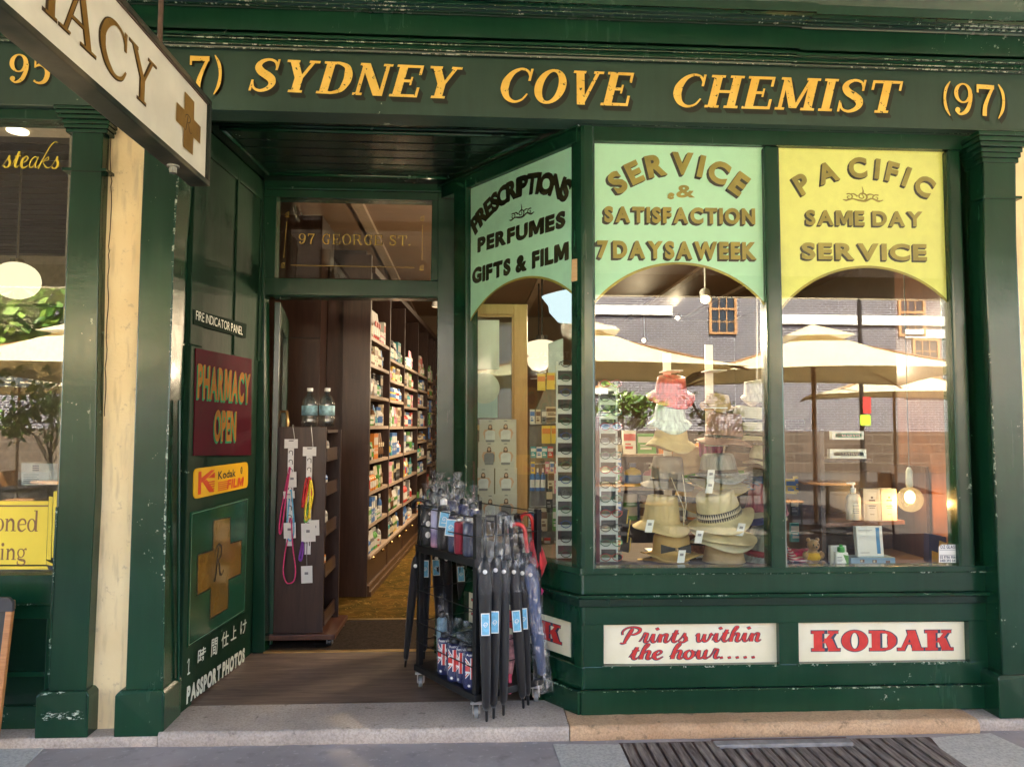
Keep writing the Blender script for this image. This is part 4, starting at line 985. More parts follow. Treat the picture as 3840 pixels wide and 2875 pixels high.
# glazier's sticker
t = thing('window_sticker', 'small white sticker with phone numbers at the bottom right corner of the yellow-topped window', 'sticker', P(3521,2108,YG-.001))
mb = MB(); mb.slab([P(a,b,YG-.0012) for a,b in ((3521,2108),(3592,2109),(3593,2041),(3530,2041),(3521,2050))], (0,.0009,0)); pn = mb.build('label', M['paper'], t)
fk2 = Frame((0,YG-.0014,0),(1,0,0),(0,0,1),(0,-1,0)); pk2 = lambda a,b: P(a,b,YG-.0014); mb = MB()
for s, a, b, tp in (('OZ GLASS', (3526,2056), (3586,2056), (3526,2043)), ('02 9786 9068', (3525,2093), (3588,2093), (3525,2083)), ('0410 392 042', (3525,2106), (3588,2106), (3525,2096))): write_px(mb, sans_layout(s, .03, .1), fk2, pk2, a, b, tp, .0004, stack=False)
for y in (2060,2079): mb.face([P(a,b,YG-.0019) for a,b in ((3524,y),(3590,y),(3590,y+1.5),(3524,y+1.5))])
mb.build('lettering', M['dkblue'], pn)
t = thing('timber_block', 'small pale timber block fixed beside the corner post on the angled window', 'block', SV(2145,1054,0))
mb = MB(); sslab(mb, [(2144,972),(2163,970),(2163,1052),(2141,1056)], .0, .018); mb.build('block', wood_mat('pale_timber', (.50,.33,.15), (.62,.43,.22), .6), t, bevel=.003)

# ================================================================ THE NEIGHBOUR ON THE LEFT
nb = thing('steak_restaurant', 'dark green restaurant front on the far left with globe lamp behind its window', 'shop', (-3, .4, 0))
yN = .30; XN = P(262,1300,yN).x
mb = MB(); mb.box((-6.4,yN-.02,P(60,452,yN).z),(-2.06,yN+.1,3.18)); mb.build('window_head', M['green'], nb, bevel=.004)
zs0, zs1 = P(150,2240,yN).z, P(150,2150,yN).z
mb = MB(); mb.box((-6.4,yN-.03,zs0-.03),(-2.0,yN+.12,zs1)); mb.build('sill', M['green'], nb, bevel=.006)
zr = P(150,2262,yN).z
mb = MB(); mb.box((-6.4,yN,.05),(-2.0,yN+.05,zs0-.031)); mb.build('riser', M['green_dark'], nb)
mb = MB()
mb.box((-6.4,yN-.02,.05),(-2.02,yN-.0005,.16)); mb.box((-6.4,yN-.02,zs0-.10),(-2.02,yN-.0005,zs0-.032)); mb.box((-2.11,yN-.018,.162),(-2.02,yN-.0005,zs0-.102)); mb.box((-6.4,yN-.016,.30),(-2.112,yN-.0005,.325)); mb.build('riser_rail', M['green_worn'], nb, bevel=.004)
mb = MB(); mb.tube([(-6.4,yN-.022,zs0-.034),(-2.02,yN-.022,zs0-.034)], .005, 6); mb.tube([(-6.4,yN-.032,zs0-.026),(-2.02,yN-.032,zs0-.026)], .004, 6); mb.build('worn_edge', M['green_edge'], nb)
mb = MB(); mb.slab([(-6.4,yN+.02,zs1-.01),(-2.03,yN+.02,zs1-.01),(-2.03,yN+.02,3.14),(-6.4,yN+.02,3.14)], (0,.006,0)); npane = mb.build('pane', M['glass'], nb)
fn_ = Frame((0,yN+.0185,0),(1,0,0),(0,0,1),(0,-1,0)); pn_ = lambda a,b: P(a,b,yN+.0185)
mb = MB(); pa, pb2 = pn_(8,628), pn_(238,628); script(mb, 'steaks', fn_, pa.x, pa.z, pb2.x-pa.x-.02, .075, .0004, -.02, .05, shear=.18)
mb.build('gold_lettering', pm('yellow_script_paint', (.72,.56,.04), .4, 0, .05), npane)
# painted yellow ribbon panel low in the window
def npx(mb, pts, d): mb.face([P(a,b,yN+.0185-d) for a,b in pts])
mb = MB(); pn3 = lambda pts, d: npx(mb, pts, d)
pn3([(-700,1878),(182,1878),(172,2116),(-700,2116)], .0004); pn3([(184,1860),(198,1862),(190,2098),(174,2096)], .0005); pn3([(201,1842),(214,1840),(207,2092),(193,2090)], .0006)
pn3([(-700,2122),(176,2122),(182,2134),(-700,2134)], .0005); pn3([(174,2100),(200,2114),(200,2121),(174,2116)], .0007)
yq = mb.build('yellow_panel', pm('yellow_window_paint', (.74,.58,.05), .45, 0, .06, 4), npane)
mb = MB(); pn3([(-700,1893),(181,1893),(181,1899),(-700,1899)], .0010)
LB = dict(w=.17, t=.05, e=.04, st=.04); fn2 = Frame((0,yN+.0185,0),(1,0,0),(0,0,1),(0,-1,0))
write_px(mb, serif_layout('oned', gap=.05, **LB), fn2, pn_, (-22,1990), (146,1992), (-22,1912), .0012)
write_px(mb, serif_layout('ing', gap=.05, **LB), fn2, pn_, (0,2098), (98,2098), (0,2028), .0012)
mb.build('brown_lettering', pm('brown_sign_paint', (.20,.10,.035), .5), npane)
# interior of the restaurant
mb = MB(); mb.box((-7,.5,.01),(-2.2,7,.06)); mb.build('interior_floor', pm('dark_boards', (.05,.03,.02), .4), nb)
mb = MB(); mb.box((-7,.5,3.42),(-2.14,7,3.6))
mb.build('ceiling', pm('grey_plaster', (.30,.26,.20), .7), nb)
mb = MB()
for i in range(22): mb.box((-6.8,.75+i*.14,3.22),(-2.27,.87+i*.14,3.26))
mb.build('ceiling_slats', pm('dark_slats', (.035,.026,.018), .5, 0, .3), nb)
mb = MB(); mb.box((-6.8,3.9,2.74),(-2.27,4.1,3.22)); mb.box((-7,6.8,0),(-2.3,7,3.5)); mb.box((-2.26,.6,0),(-2.16,6.8,3.42)); mb.box((-7.1,.5,0),(-6.9,7,3.6))
mb.build('interior_wall', pm('warm_grey_wall', (.26,.21,.15), .7), nb)
lp = P(62,1052,1.05)
t = thing('globe_lamp', 'round white globe pendant lamp lit behind the restaurant window', 'lamp', lp)
mb = MB(); mb.ball(lp, .132, 16, (1,1,.86)); mb.build('globe', emit_mat('globe_glow', (1,.82,.52), .062), t, smooth=True)
mb = MB(); mb.tube([lp+V((0,0,.11)), V((lp.x,lp.y,3.22))], .006, 6); mb.tube([lp+V((0,0,.10)), lp+V((0,0,.13))], .04, 12); mb.build('stem', pm('dark_brass', (.08,.06,.03), .4, .5), t)
dl = P(66,496,.62)
t = thing('ceiling_downlight', 'round recessed downlight glowing in the restaurant ceiling above the yellow script', 'lamp', (dl.x, dl.y, dl.z))
mb = MB(); mb.tube([dl, dl+V((0,0,.03))], .055, 20); mb.build('diffuser', emit_mat('downlight_glow', (1,.80,.5), .16), t)
mb = MB(); mb.box((-4,.45,dl.z+.012),(-2.27,.72,dl.z+.05)); mb.build('ceiling_strip', pm('pale_bulkhead', (.45,.38,.28), .7), nb)
pl = bpy.data.lights.new('globe_lamp_light', 'POINT'); pl.energy = 1.6; pl.color = (1,.75,.42); pl.shadow_soft_size = .12
o = bpy.data.objects.new('globe_lamp_light', pl); COL.objects.link(o); o.parent = t; o.location = (lp.x-dl.x, lp.y-dl.y, lp.z-dl.z-.2)
# notices on the restaurant glass
t = thing('window_notice', 'grey printed notice taped inside the restaurant window', 'notice', P(150,1820,yN+.03))
mb = MB(); mb.slab([P(a,b,yN+.03) for a,b in ((80,1735),(216,1738),(214,1818),(80,1818))], (0,.001,0)); nn = mb.build('sheet', pm('grey_paper', (.30,.31,.30), .7), t)
mb = MB()
for k in range(5): mb.face([P(a,b,yN+.0295) for a,b in ((88,1778+k*8),(145-6*(k%2),1778+k*8),(145-6*(k%2),1780+k*8),(88,1780+k*8))])
for k in range(3): mb.face([P(a,b,yN+.0295) for a,b in ((122,1744+k*8),(146,1744+k*8),(146,1749+k*8),(122,1749+k*8))])
mb.build('printing', M['dkblue'], nn)
# A-board at the left edge
ab = G(15,2690,.05)
t = thing('menu_board', 'timber-framed black menu board leaning outside the restaurant at the left edge', 'board', (P(0,2620,.12).x-.25, .12, .0))
x1 = P(38,2300,.1).x
mb = MB(); mb.slab([P(20,2290,.12), P(44,2290,.12), P(-15,2795,.0), P(-42,2795,.0)], (0,.025,0)); mb.slab([P(-300,2250,.12),P(44,2252,.12),P(44,2288,.12),P(-300,2288,.12)], (0,.03,0))
mb.build('frame', wood_mat('orange_timber', (.30,.11,.03), (.48,.21,.07), .4), t, bevel=.003)
mb = MB(); mb.slab([P(-300,2290,.125), P(21,2290,.125), P(-41,2785,.005), P(-300,2785,.005)], (0,.012,0)); mb.build('slate', M['ink'], t)
mb = MB(); mb.slab([P(-300,2238,.11),P(30,2240,.11),P(46,2256,.11),P(46,2292,.11),P(-300,2290,.11)], (0,.02,0)); mb.build('top_cap', pm('grey_cap', (.04,.04,.045), .5), t)
# ================================================================ THE STREET BEHIND THE CAMERA (seen mirrored in the glass and paint)
aw = thing('street_awning', 'pale boarded awning roof sheltering the footpath in front of the shops', 'awning', (0, -1.9, 3.2))
mb = MB(); mb.slab([(-13,.40,4.32),(13,.40,4.32),(13,-3.95,3.26),(-13,-3.95,3.26)], (0,0,.06)); mb.build('roof', pm('awning_lining', (.50,.46,.36), .6, 0, .1, 3), aw)
mb = MB(); mb.box((-13,-4.0,3.03),(13,-3.90,3.30)); mb.build('edge_beam', M['green_dark'], aw)
mb = MB()
for x in (-7.2, 8.4): mb.box((x,-4.0,0),(x+.12,-3.88,3.03))
mb.build('posts', M['green_dark'], aw)
def brick_mat():
    t = NT('dark_brick'); c = t.n('ShaderNodeTexCoord'); sp = t.n('ShaderNodeSeparateXYZ'); t.l(c.outputs['Object'], sp.inputs[0]); cm = t.n('ShaderNodeCombineXYZ')
    t.l(sp.outputs[0], cm.inputs[0]); t.l(sp.outputs[2], cm.inputs[1])
    b = t.n('ShaderNodeTexBrick'); t.l(cm.outputs[0], b.inputs['Vector']); b.inputs['Scale'].default_value = 1.0
    for k, v in (('Brick Width', .235), ('Row Height', .086), ('Mortar Size', .0085), ('Mortar Smooth', .1), ('Bias', -.2)): b.inputs[k].default_value = v
    b.inputs['Color1'].default_value = (.055,.047,.062,1); b.inputs['Color2'].default_value = (.095,.078,.092,1); b.inputs['Mortar'].default_value = (.46,.44,.43,1)
    t.bsdf(b.outputs['Color'], .85, 0, None, .2); return t.m
YO = -21.0
bo = thing('brick_warehouse', 'dark brick building with white bands and sash windows across the street', 'building', (0, YO, 0))
mb = MB(); mb.box((-40,YO-6,1.42),(40,YO,7.4)); mb.build('wall', brick_mat(), bo)
def stonewall():
    t = NT('sandstone_blocks'); c = t.n('ShaderNodeTexCoord'); sp = t.n('ShaderNodeSeparateXYZ'); t.l(c.outputs['Object'], sp.inputs[0]); cm = t.n('ShaderNodeCombineXYZ'); t.l(sp.outputs[0], cm.inputs[0]); t.l(sp.outputs[2], cm.inputs[1])
    b = t.n('ShaderNodeTexBrick'); t.l(cm.outputs[0], b.inputs['Vector']); b.inputs['Scale'].default_value = 1
    for k, v in (('Brick Width', .7), ('Row Height', .33), ('Mortar Size', .012)): b.inputs[k].default_value = v
    b.inputs['Color1'].default_value = (.065,.046,.034,1); b.inputs['Color2'].default_value = (.095,.066,.048,1); b.inputs['Mortar'].default_value = (.15,.12,.09,1)
    t.bsdf(b.outputs['Color'], .9, 0, None, .2); return t.m
mb = MB(); mb.box((-40,YO-6,0),(40,YO+.06,1.42)); mb.build('stone_base', stonewall(), bo)
Mband = pm('white_band_paint', (.72,.70,.62), .6, 0, .05)
def bband(x0, x1, z0, z1, nm='string_course', pr=.08): 
    mb = MB(); mb.box((x0,YO-.02,z0),(x1,YO+pr,z1)); return mb.build(nm, Mband, bo)
qz = lambda py: MZ(2400, py, YO).z
qx = lambda px: MZ(px, 1300, YO).x
bband(-40, qx(2522), qz(1181), qz(1146)); bband(qx(2905), 40, qz(1209), qz(1173))
wt, wf = pm('window_tan_frame', (.42,.20,.07), .5), pm('dark_window_glass', (.02,.025,.03), .08, 0, 0, bump=0)
def sash(xc, z0, w_, h_, nm=None):
    mb = MB(); mb.box((xc-w_/2,YO-.05,z0),(xc+w_/2,YO+.02,z0+h_)); wo = mb.build('window', wf, bo)
    mb = MB()
    for x in (xc-w_/2, xc+w_/2-.09): mb.box((x,YO,z0),(x+.09,YO+.07,z0+h_))
    for z in (z0, z0+h_/2-.03, z0+h_-.08): mb.box((xc-w_/2+.09,YO,z),(xc+w_/2-.09,YO+.06,z+.07))
    for i in (1,2): mb.box((xc-w_/2+.09+(w_-.18)*i/3-.015,YO,z0+.07),(xc-w_/2+.09+(w_-.18)*i/3+.015,YO+.045,z0+h_-.08))
    for i in (.25,.75): mb.box((xc-w_/2+.09,YO,z0+h_*i-.015),(xc+w_/2-.09,YO+.04,z0+h_*i+.015))
    mb.build('frame', wt, wo)
sash(qx(2711), qz(1250), qx(2762)-qx(2658), qz(1062)-qz(1250))
for px in (1300, 3420, 300, 4200): 
    sash(qx(px), qz(1250), .98, 1.7)
for px in (2230, 3470, 1300, 300, 4300):
    x = qx(px); bband(x-.75, x+.75, qz(1256), qz(1224), 'lintel', .06); sash(x, qz(1455), .98, qz(1258)-qz(1455)); bband(x-.8, x+.8, qz(1478), qz(1456), 'sill', .10)
# blue-grey building farther left
b2 = thing('blue_grey_building', 'tall blue-grey building beyond the trees on the left of the street', 'building', (-22, -26, 0))
mb = MB(); mb.box((-60,-34,0),(-7.5,-25,10)); mb.build('wall', pm('blue_grey_render', (.17,.19,.24), .7, 0, .1, 3), b2)

# market umbrellas
def canvas(name, c):
    t = NT(name); co = t.coord(); n = t.noise(co, 3, 4)
    d = t.n('ShaderNodeBsdfDiffuse'); tr = t.n('ShaderNodeBsdfTranslucent'); mx = t.n('ShaderNodeMixShader'); mx.inputs[0].default_value = .3
    cc = t.ramp(n, [(.3, tuple(x*.93 for x in c)), (.7, c)]); t.l(cc, d.inputs[0]); t.l(cc, tr.inputs[0])
    t.l(d.outputs[0], mx.inputs[1]); t.l(tr.outputs[0], mx.inputs[2]); t.l(mx.outputs[0], t.out.inputs[0]); return t.m
Mcan, Mpole = canvas('cream_canvas', (.80,.68,.45)), wood_mat('umbrella_timber', (.22,.10,.035), (.36,.18,.07))
def market_umbrella(label):
    r = thing('market_umbrella', label, 'umbrella', (0,0,0), 'cream market umbrellas over the street tables')
    h = 1.95; n = 8; mb = MB(); ap = V((0,0,3.12))
    cs = [V((h*x,h*y,2.32)) for x, y in ((-1,-1),(1,-1),(1,1),(-1,1))]
    for i in range(4):
        a, b = cs[i], cs[(i+1) % 4]
        for u in range(n):
            for v in range(n):
                def pt(uu, vv):
                    e = a.lerp(b, uu/n); s_ = vv/n; p = ap.lerp(e, s_); p = p.copy(); p.z -= .10*math.sin(math.pi*s_) + .05*s_*math.sin(math.pi*uu/n)*-1*0; p.z += .06*s_*math.sin(math.pi*uu/n); return p
                mb.face([pt(u,v),pt(u+1,v),pt(u+1,v+1),pt(u,v+1)] if v else [ap,pt(u,1),pt(u+1,1)])
    o = mb.build('canopy', Mcan, r, smooth=True, auto=R(25)); s = o.modifiers.new('thick', 'SOLIDIFY'); s.thickness = .006
    mb = MB()
    q = [V((.5*x,.5*y,2.97)) for x, y in ((-1,-1),(1,-1),(1,1),(-1,1))]
    for i in range(4): mb.face([q[i],q[(i+1)%4],V((0,0,3.2))])
    mb.build('vent_cap', Mcan, r)
    mb = MB(); mb.tube([(0,0,0),(0,0,3.15)], .035, 10); mb.build('pole', Mpole, r)
    for c in cs: mb = MB(); mb.tube([(0,0,3.0), c+V((0,0,-.05))], .018, 6); mb.build('rib', Mpole, r)
    mb = MB(); mb.box((-.35,-.35,0),(.35,.35,.07)); mb.build('base', M['black'], r, bevel=.01)
    return r
uproto = None
for i, (px, y, rz, lab) in enumerate([(3050,-7.2,.22,'cream market umbrella mirrored in the yellow-topped window'), (2190,-6.9,.1,'cream market umbrella mirrored at the left of the middle window'), (1150,-7.4,-.1,'cream market umbrella standing opposite the doorway'), (330,-7.6,.15,'cream market umbrella mirrored in the restaurant window'),
                                   (3350,-13.5,.3,'farther cream umbrella behind the one mirrored in the yellow-topped window'), (80,-14,.2,'farther cream umbrella behind the one mirrored in the restaurant window')]):
    if uproto is None: o = uproto = market_umbrella(lab)
    else: o = copy_tree(uproto); o['label'] = lab
    c = MZ(px, 1400, y); o.location = (c.x, y, 0); o.rotation_euler.z = rz
# trees
lm = [pm('leaf_green_%d' % k, c, .5, 0, .3, 8, 0) for k, c in enumerate(((.05,.12,.015),(.10,.20,.025),(.18,.28,.04)))]
for k, m in enumerate(lm): m.name = ('dark_leaf', 'mid_leaf', 'light_leaf')[k]
Mbark = pm('tree_bark', (.07,.05,.04), .9, 0, .3, 12, .5)
def tree(label, loc, h, cr, crown_c, nleaf, leaf=.11, squash=.8, trunk=.10, nl=9):
    r = thing('street_tree', label, 'tree', loc, 'trees along the street'); rnd = random.Random(hash(label) % 999 if False else len(label)*7+int(h*10))
    mb = MB(); tips = []
    mb.tube([(0,0,0),(.05,.03,h*.3),(0,.05,h*.55)], [trunk,trunk*.8,trunk*.55], 8)
    for i in range(nl):
        a = i*2.4; z0 = h*(.35+.02*i); rr = cr*(.5+.5*rnd.random()); e = V((rr*math.cos(a), rr*math.sin(a), crown_c+cr*squash*(rnd.random()-.35)*1.2))
        m = V((e.x*.4, e.y*.4, lerp(z0, e.z, .6))); mb.tube([(0,.04,z0), m, e], [trunk*.4,trunk*.25,.012], 5); tips += [e, m.lerp(e,.6)]
        f = e+V((rnd.uniform(-.4,.4), rnd.uniform(-.4,.4), rnd.uniform(.0,.5)))*cr*.4; mb.tube([m.lerp(e,.5), f], [.02,.008], 4); tips.append(f)
    mb.build('trunk', Mbark, r, world=False)
    mb = MB(); cl = [t+V((rnd.gauss(0,.2), rnd.gauss(0,.2), rnd.gauss(0,.15)))*cr for t in tips for _ in (0,1)]
    for i in range(nleaf):
        c = rnd.choice(cl); k = cl.index(c) % 3; p = c+V((rnd.gauss(0,1), rnd.gauss(0,1), rnd.gauss(0,.8)))*cr*.13
        n = V((rnd.gauss(0,1), rnd.gauss(0,1), rnd.gauss(.6,1))).normalized(); a = n.orthogonal().normalized(); b = n.cross(a); s = leaf*rnd.uniform(.6,1.3)
        mb.m = min(2, max(0, k+(rnd.random() < .3)-(rnd.random() < .2)))
        mb.face([p-a*s*.9, p-b*s*.45, p+a*s*.9, p+b*s*.45])
    mb.build('crown', lm, r, world=False)
c = MZ(-120, 1150, -9.5); tree('large leafy tree mirrored in the restaurant window', (c.x, -9.5, 0), 5.0, 2.2, 4.0, 6000, .13)
c = MZ(200, 1560, -11); tree('low leafy tree under the big tree mirrored in the restaurant window', (c.x, -11, 0), 2.0, .8, 1.7, 1200, .09, trunk=.05)
c = MZ(2340, 1520, -10); tree('small light green tree mirrored at the left of the middle window', (c.x, -10, 0), 2.1, .55, 1.95, 900, .07, trunk=.04)
c = MZ(2690, 1560, -8.5); tree('thin dark-branched tree mirrored among the hats of the middle window', (c.x, -8.5, 0), 1.9, .5, 1.7, 260, .06, trunk=.025, nl=9)
c = MZ(700, 1300, -16); tree('leafy tree at the end of the row before the blue-grey building', (c.x, -17, 0), 6.5, 2.6, 4.8, 4500, .16)
# lamp post
c = MZ(3226, 1300, -12); lpst = thing('lamp_post', 'slim dark street lamp post mirrored in the yellow-topped window', 'post', (c.x, -12, 0))
mb = MB(); mb.tube([(c.x,-12,0),(c.x,-12,1)], .07, 8); mb.tube([(c.x,-12,1),(c.x,-12,6.5)], .05, 8); mb.build('post', M['black'], lpst)
mb = MB(); mb.lathe([(.0,6.5),(.16,6.55),(.2,6.9),(.1,7.1),(0,7.15)], 10, Matrix.Translation((c.x,-12,0))); mb.build('lantern', pm('lantern_glass', (.6,.6,.55), .3), lpst)
mb = MB(); z = MZ(3236, 1492, -12).z; mb.box((c.x-.02,-11.93,z-.35),(c.x+.16,-11.9,z+.02)); mb.build('red_notice', M['red'], lpst)
mb = MB(); mb.box((c.x-.1,-11.92,z-.62),(c.x+.14,-11.89,z-.38)); mb.build('lime_notice', pm('lime_notice_card', (.45,.7,.03), .5), lpst)
# tables and chairs
def table(label):
    t = thing('street_table', label, 'table', (0,0,0), 'cafe tables under the umbrellas')
    mb = MB(); mb.tube([(0,0,.72),(0,0,.745)], .42, 20); mb.build('top', Mpole, t); mb = MB(); mb.tube([(0,0,.02),(0,0,.72)], .03, 8); mb.tube([(0,0,0),(0,0,.02)], .25, 14); mb.build('pedestal', M['black'], t); return t
def chair(label):
    t = thing('cafe_chair', label, 'chair', (0,0,0), 'dark cafe chairs at the street tables')
    mb = MB(); mb.box((-.21,-.21,.44),(.21,.21,.47)); mb.build('seat', Mpole, t, bevel=.01)
    for x, y in ((-.19,-.19),(.19,-.19)): mb = MB(); mb.tube([(x,y,0),(x*.95,y*.95,.44)], .014, 6); mb.build('leg', M['black'], t)
    for x in (-.19,.19): mb = MB(); mb.tube([(x,.22,0),(x,.19,.45),(x,.24,.88)], .014, 6); mb.build('leg', M['black'], t)
    mb = MB(); mb.box((-.2,.21,.66),(.2,.235,.88)); mb.build('backrest', Mpole, t); return t
tp = cp = None; k = 0
where = ['mirrored in the yellow-topped window', 'mirrored at the left of the middle window', 'standing opposite the doorway', 'mirrored in the restaurant window', 'between the two right-hand umbrellas']
for i, (px, y) in enumerate([(3100,-6.6),(2300,-6.4),(1200,-6.8),(250,-6.9),(2650,-8.0)]):
    x = MZ(px,1700,y).x
    if tp is None: tp = o = table('round timber cafe table '+where[i])
    else: o = copy_tree(tp); o['label'] = 'round timber cafe table '+where[i]
    o.location = (x, y, 0)
    for s in (-1, 1):
        lab = 'dark cafe chair %s of the table %s' % ('left' if s < 0 else 'right', where[i])
        if cp is None: cp = o = chair(lab)
        else: o = copy_tree(cp); o['label'] = lab
        o.location = (x+s*.62, y+.1*s, 0); o.rotation_euler.z = -s*math.pi/2

# a guest sitting at the table mirrored in the middle window
def skin_mesh(name, pts, edges, rad, m, parent, root=0, lev=2):
    me = bpy.data.meshes.new(name); me.from_pydata(pts, edges, []); me.materials.append(m)
    o = bpy.data.objects.new(name, me); COL.objects.link(o); o.parent = parent
    o.modifiers.new('skin', 'SKIN'); me.skin_vertices[0].data
    for i, r in enumerate(rad): d = me.skin_vertices[0].data[i]; d.radius = (r, r) if not isinstance(r, tuple) else r; d.use_root = (i == root)
    o.modifiers['skin'].use_smooth_shade = True
    s = o.modifiers.new('sub', 'SUBSURF'); s.levels = lev; s.render_levels = lev; return o
def seated_person(label, loc, rz, shirt, hairc):
    t = thing('person', label, 'person', loc, None, rz)
    sk = pm('sitter_skin', (.50,.29,.19), .55); pts, ed, rad = [], [], []
    def add(p, r, par=None):
        pts.append(p); rad.append(r)
        if par is not None: ed.append((par, len(pts)-1))
        return len(pts)-1
    pv = add((0,.02,.53), (.15,.11)); sp = add((0,.05,.74), (.125,.10), pv); ch = add((0,.04,.96), (.145,.105), sp); nk = add((0,.02,1.12), .055, ch); hd_ = add((0,-.005,1.22), (.072,.085), nk); add((0,-.01,1.32), (.078,.092), hd_)
    for s in (-1, 1):
        sh = add((s*.17,.04,1.03), .058, ch); el = add((s*.22,-.08,.82), .042, sh); wr = add((s*.12,-.30,.82), .028, el); pm_ = add((s*.10,-.37,.82), (.034,.020), wr)
        for k, (dx, l) in enumerate(((-.026,.055),(-.009,.068),(.009,.064),(.025,.050))): f = add((s*.10+dx,-.37-l*.6,.815), .0085, pm_); add((s*.10+dx,-.37-l,.80), .0075, f)
        f = add((s*.10-s*.035,-.36,.812), .010, pm_); add((s*.10-s*.05,-.385,.808), .0085, f)
        hp = add((s*.09,-.02,.52), .095, pv); kn = add((s*.12,-.42,.52), .062, hp); an = add((s*.12,-.40,.10), .040, kn); add((s*.12,-.54,.045), .035, an)
    skin_mesh('body', pts, ed, rad, sk, t)
    q = [(0,.02,.56),(0,.05,.74),(0,.04,.98),(0,.03,1.06)]; r = [(.162,.125),(.140,.115),(.160,.120),(.075,.07)]; e = [(0,1),(1,2),(2,3)]
    for s in (-1,1): n = len(q); q += [(s*.17,.04,1.03),(s*.21,-.045,.87)]; r += [.070,.056]; e += [(2,n),(n,n+1)]
    skin_mesh('shirt', q, e, r, pm('sitter_shirt', shirt, .8), t)
    q = [(0,.02,.53)]; r = [(.165,.12)]; e = []
    for s in (-1,1): n = len(q); q += [(s*.09,-.02,.52),(s*.12,-.42,.52),(s*.12,-.40,.14)]; r += [.105,.072,.055]; e += [(0,n),(n,n+1),(n+1,n+2)]
    skin_mesh('trousers', q, e, r, pm('sitter_trousers', (.03,.035,.05), .8), t)
    mb = MB(); mb.ball((0,.022,1.325), .098, 12, (.95,1,1)); mb.ball((0,.075,1.22), .07, 10, (1,.7,1.3)); mb.build('hair', pm('sitter_hair', hairc, .7), t, smooth=True, world=False)
    mb = MB()
    for s in (-1,1): mb.ball((s*.030,-.088,1.275), .010, 6)
    mb.ball((0,-.10,1.245), .014, 6, (.8,1,1.4)); mb.box((-.022,-.092,1.205),(.022,-.080,1.213)); mb.build('face_features', pm('sitter_features', (.16,.07,.05), .5), t, world=False)
x = MZ(2300,1700,-6.4).x
seated_person('person in a pale shirt sitting at the cafe table mirrored in the middle window', (x-.62, -6.5, -.012), math.pi/2, (.70,.68,.62), (.05,.03,.02))
# ================================================================ INSIDE THE SHOP
Mdk = wood_mat('dark_brown_veneer', (.022,.010,.007), (.05,.024,.017), .35, 4, (8,8,.7), .06)
Mdk2 = wood_mat('black_brown_veneer', (.012,.006,.005), (.026,.013,.009), .4, 4, (8,8,.7), .06)
Mshelf = pm('shelf_edge_strip', (.30,.22,.16), .5, 0, .25, 30, .05)
HA, HB = V((-.895,3.02,0)), V((-.711,6.08,0))
hd = (HB-HA).normalized(); hn = V((hd.y, -hd.x, 0))
HV = lambda px, py, off=0.0: PV(px, py, HA, HB, off)
hs = lambda px: (HV(px, 1599)-HA).to_2d().dot(hd.to_2d())
def hbox(mb, s0, s1, z0, z1, off0, off1):
    mb.slab([HA+hd*s+hn*off1+V((0,0,z)) for s, z in ((s0,z0),(s1,z0),(s1,z1),(s0,z1))], -hn*(off1-off0))
wu = thing('wall_shelving', 'long dark wood wall shelving packed with products, seen through the doorway', 'shelving', (HA.x, HA.y, .07))
SEND = 6.2; ZT = HV(1506,1122).z
divs = [0.0, hs(1460), hs(1515), hs(1566), hs(1602), hs(1633), hs(1652), 5.0, SEND]
mb = MB(); hbox(mb, 0, SEND, .07, ZT, -.40, -.38); mb.build('back_panel', Mdk2, wu)
mb = MB(); hbox(mb, 0, SEND, ZT-.06, ZT, -.38, .03); mb.build('top_board', Mdk, wu)
for s in divs: mb = MB(); hbox(mb, s-.025, s+.02, .07, ZT-.06, -.38, .0); mb.build('upright', Mdk, wu)
zdr = HV(1400,2066).z
mb = MB(); hbox(mb, 0.025, SEND, .16, zdr-.03, -.38, -.005); mb.build('drawer_base', Mdk, wu)
mb = MB(); hbox(mb, -.02, SEND, .07, .11, -.38, .035); hbox(mb, -.02, SEND, .11, .16, -.38, .02); mb.build('skirting', wood_mat('brown_skirting', (.05,.025,.012), (.09,.045,.02), .4, 4, (1,1,9), .05), wu)
mb = MB(); hbox(mb, 0, SEND, zdr-.03, zdr, -.38, .02); mb.build('ledge', Mshelf, wu, bevel=.003)
Mbrass = pm('brass_knob', (.62,.42,.17), .25, .9, .1)
for px, py in ((1393,2090),(1430,2060),(1463,2033),(1492,2010),(1517,1989),(1541,1970)):
    p = HV(px, py); mb = MB(); mb.ball(p+hn*.012, .020, 8, (1,1,.8)); mb.tube([p, p+hn*.01], .012, 8); mb.build('drawer_knob', Mbrass, wu, smooth=True)
ys_px = [[(1400,y) for y in (1263,1365,1481,1596,1724,1839,1959)], [(1462,y) for y in (1340,1419,1496,1598,1710,1814,1920)], [(1517,y) for y in (1368,1444,1521,1598,1697,1788,1886)], [(1570,y) for y in (1397,1456,1519,1598,1654,1717,1775)]]
shelves = [[HV(*q).z for q in b] for b in ys_px]
while len(shelves) < len(divs)-1: shelves.append([z+.03*random.uniform(-1,1) for z in shelves[len(shelves) % 2+2]])
for b, zs in enumerate(shelves):
    for z in zs:
        mb = MB(); hbox(mb, divs[b]+.021, divs[b+1]-.026, z-.030, z, -.38, -.004); mb.build('shelf', Mshelf, wu)
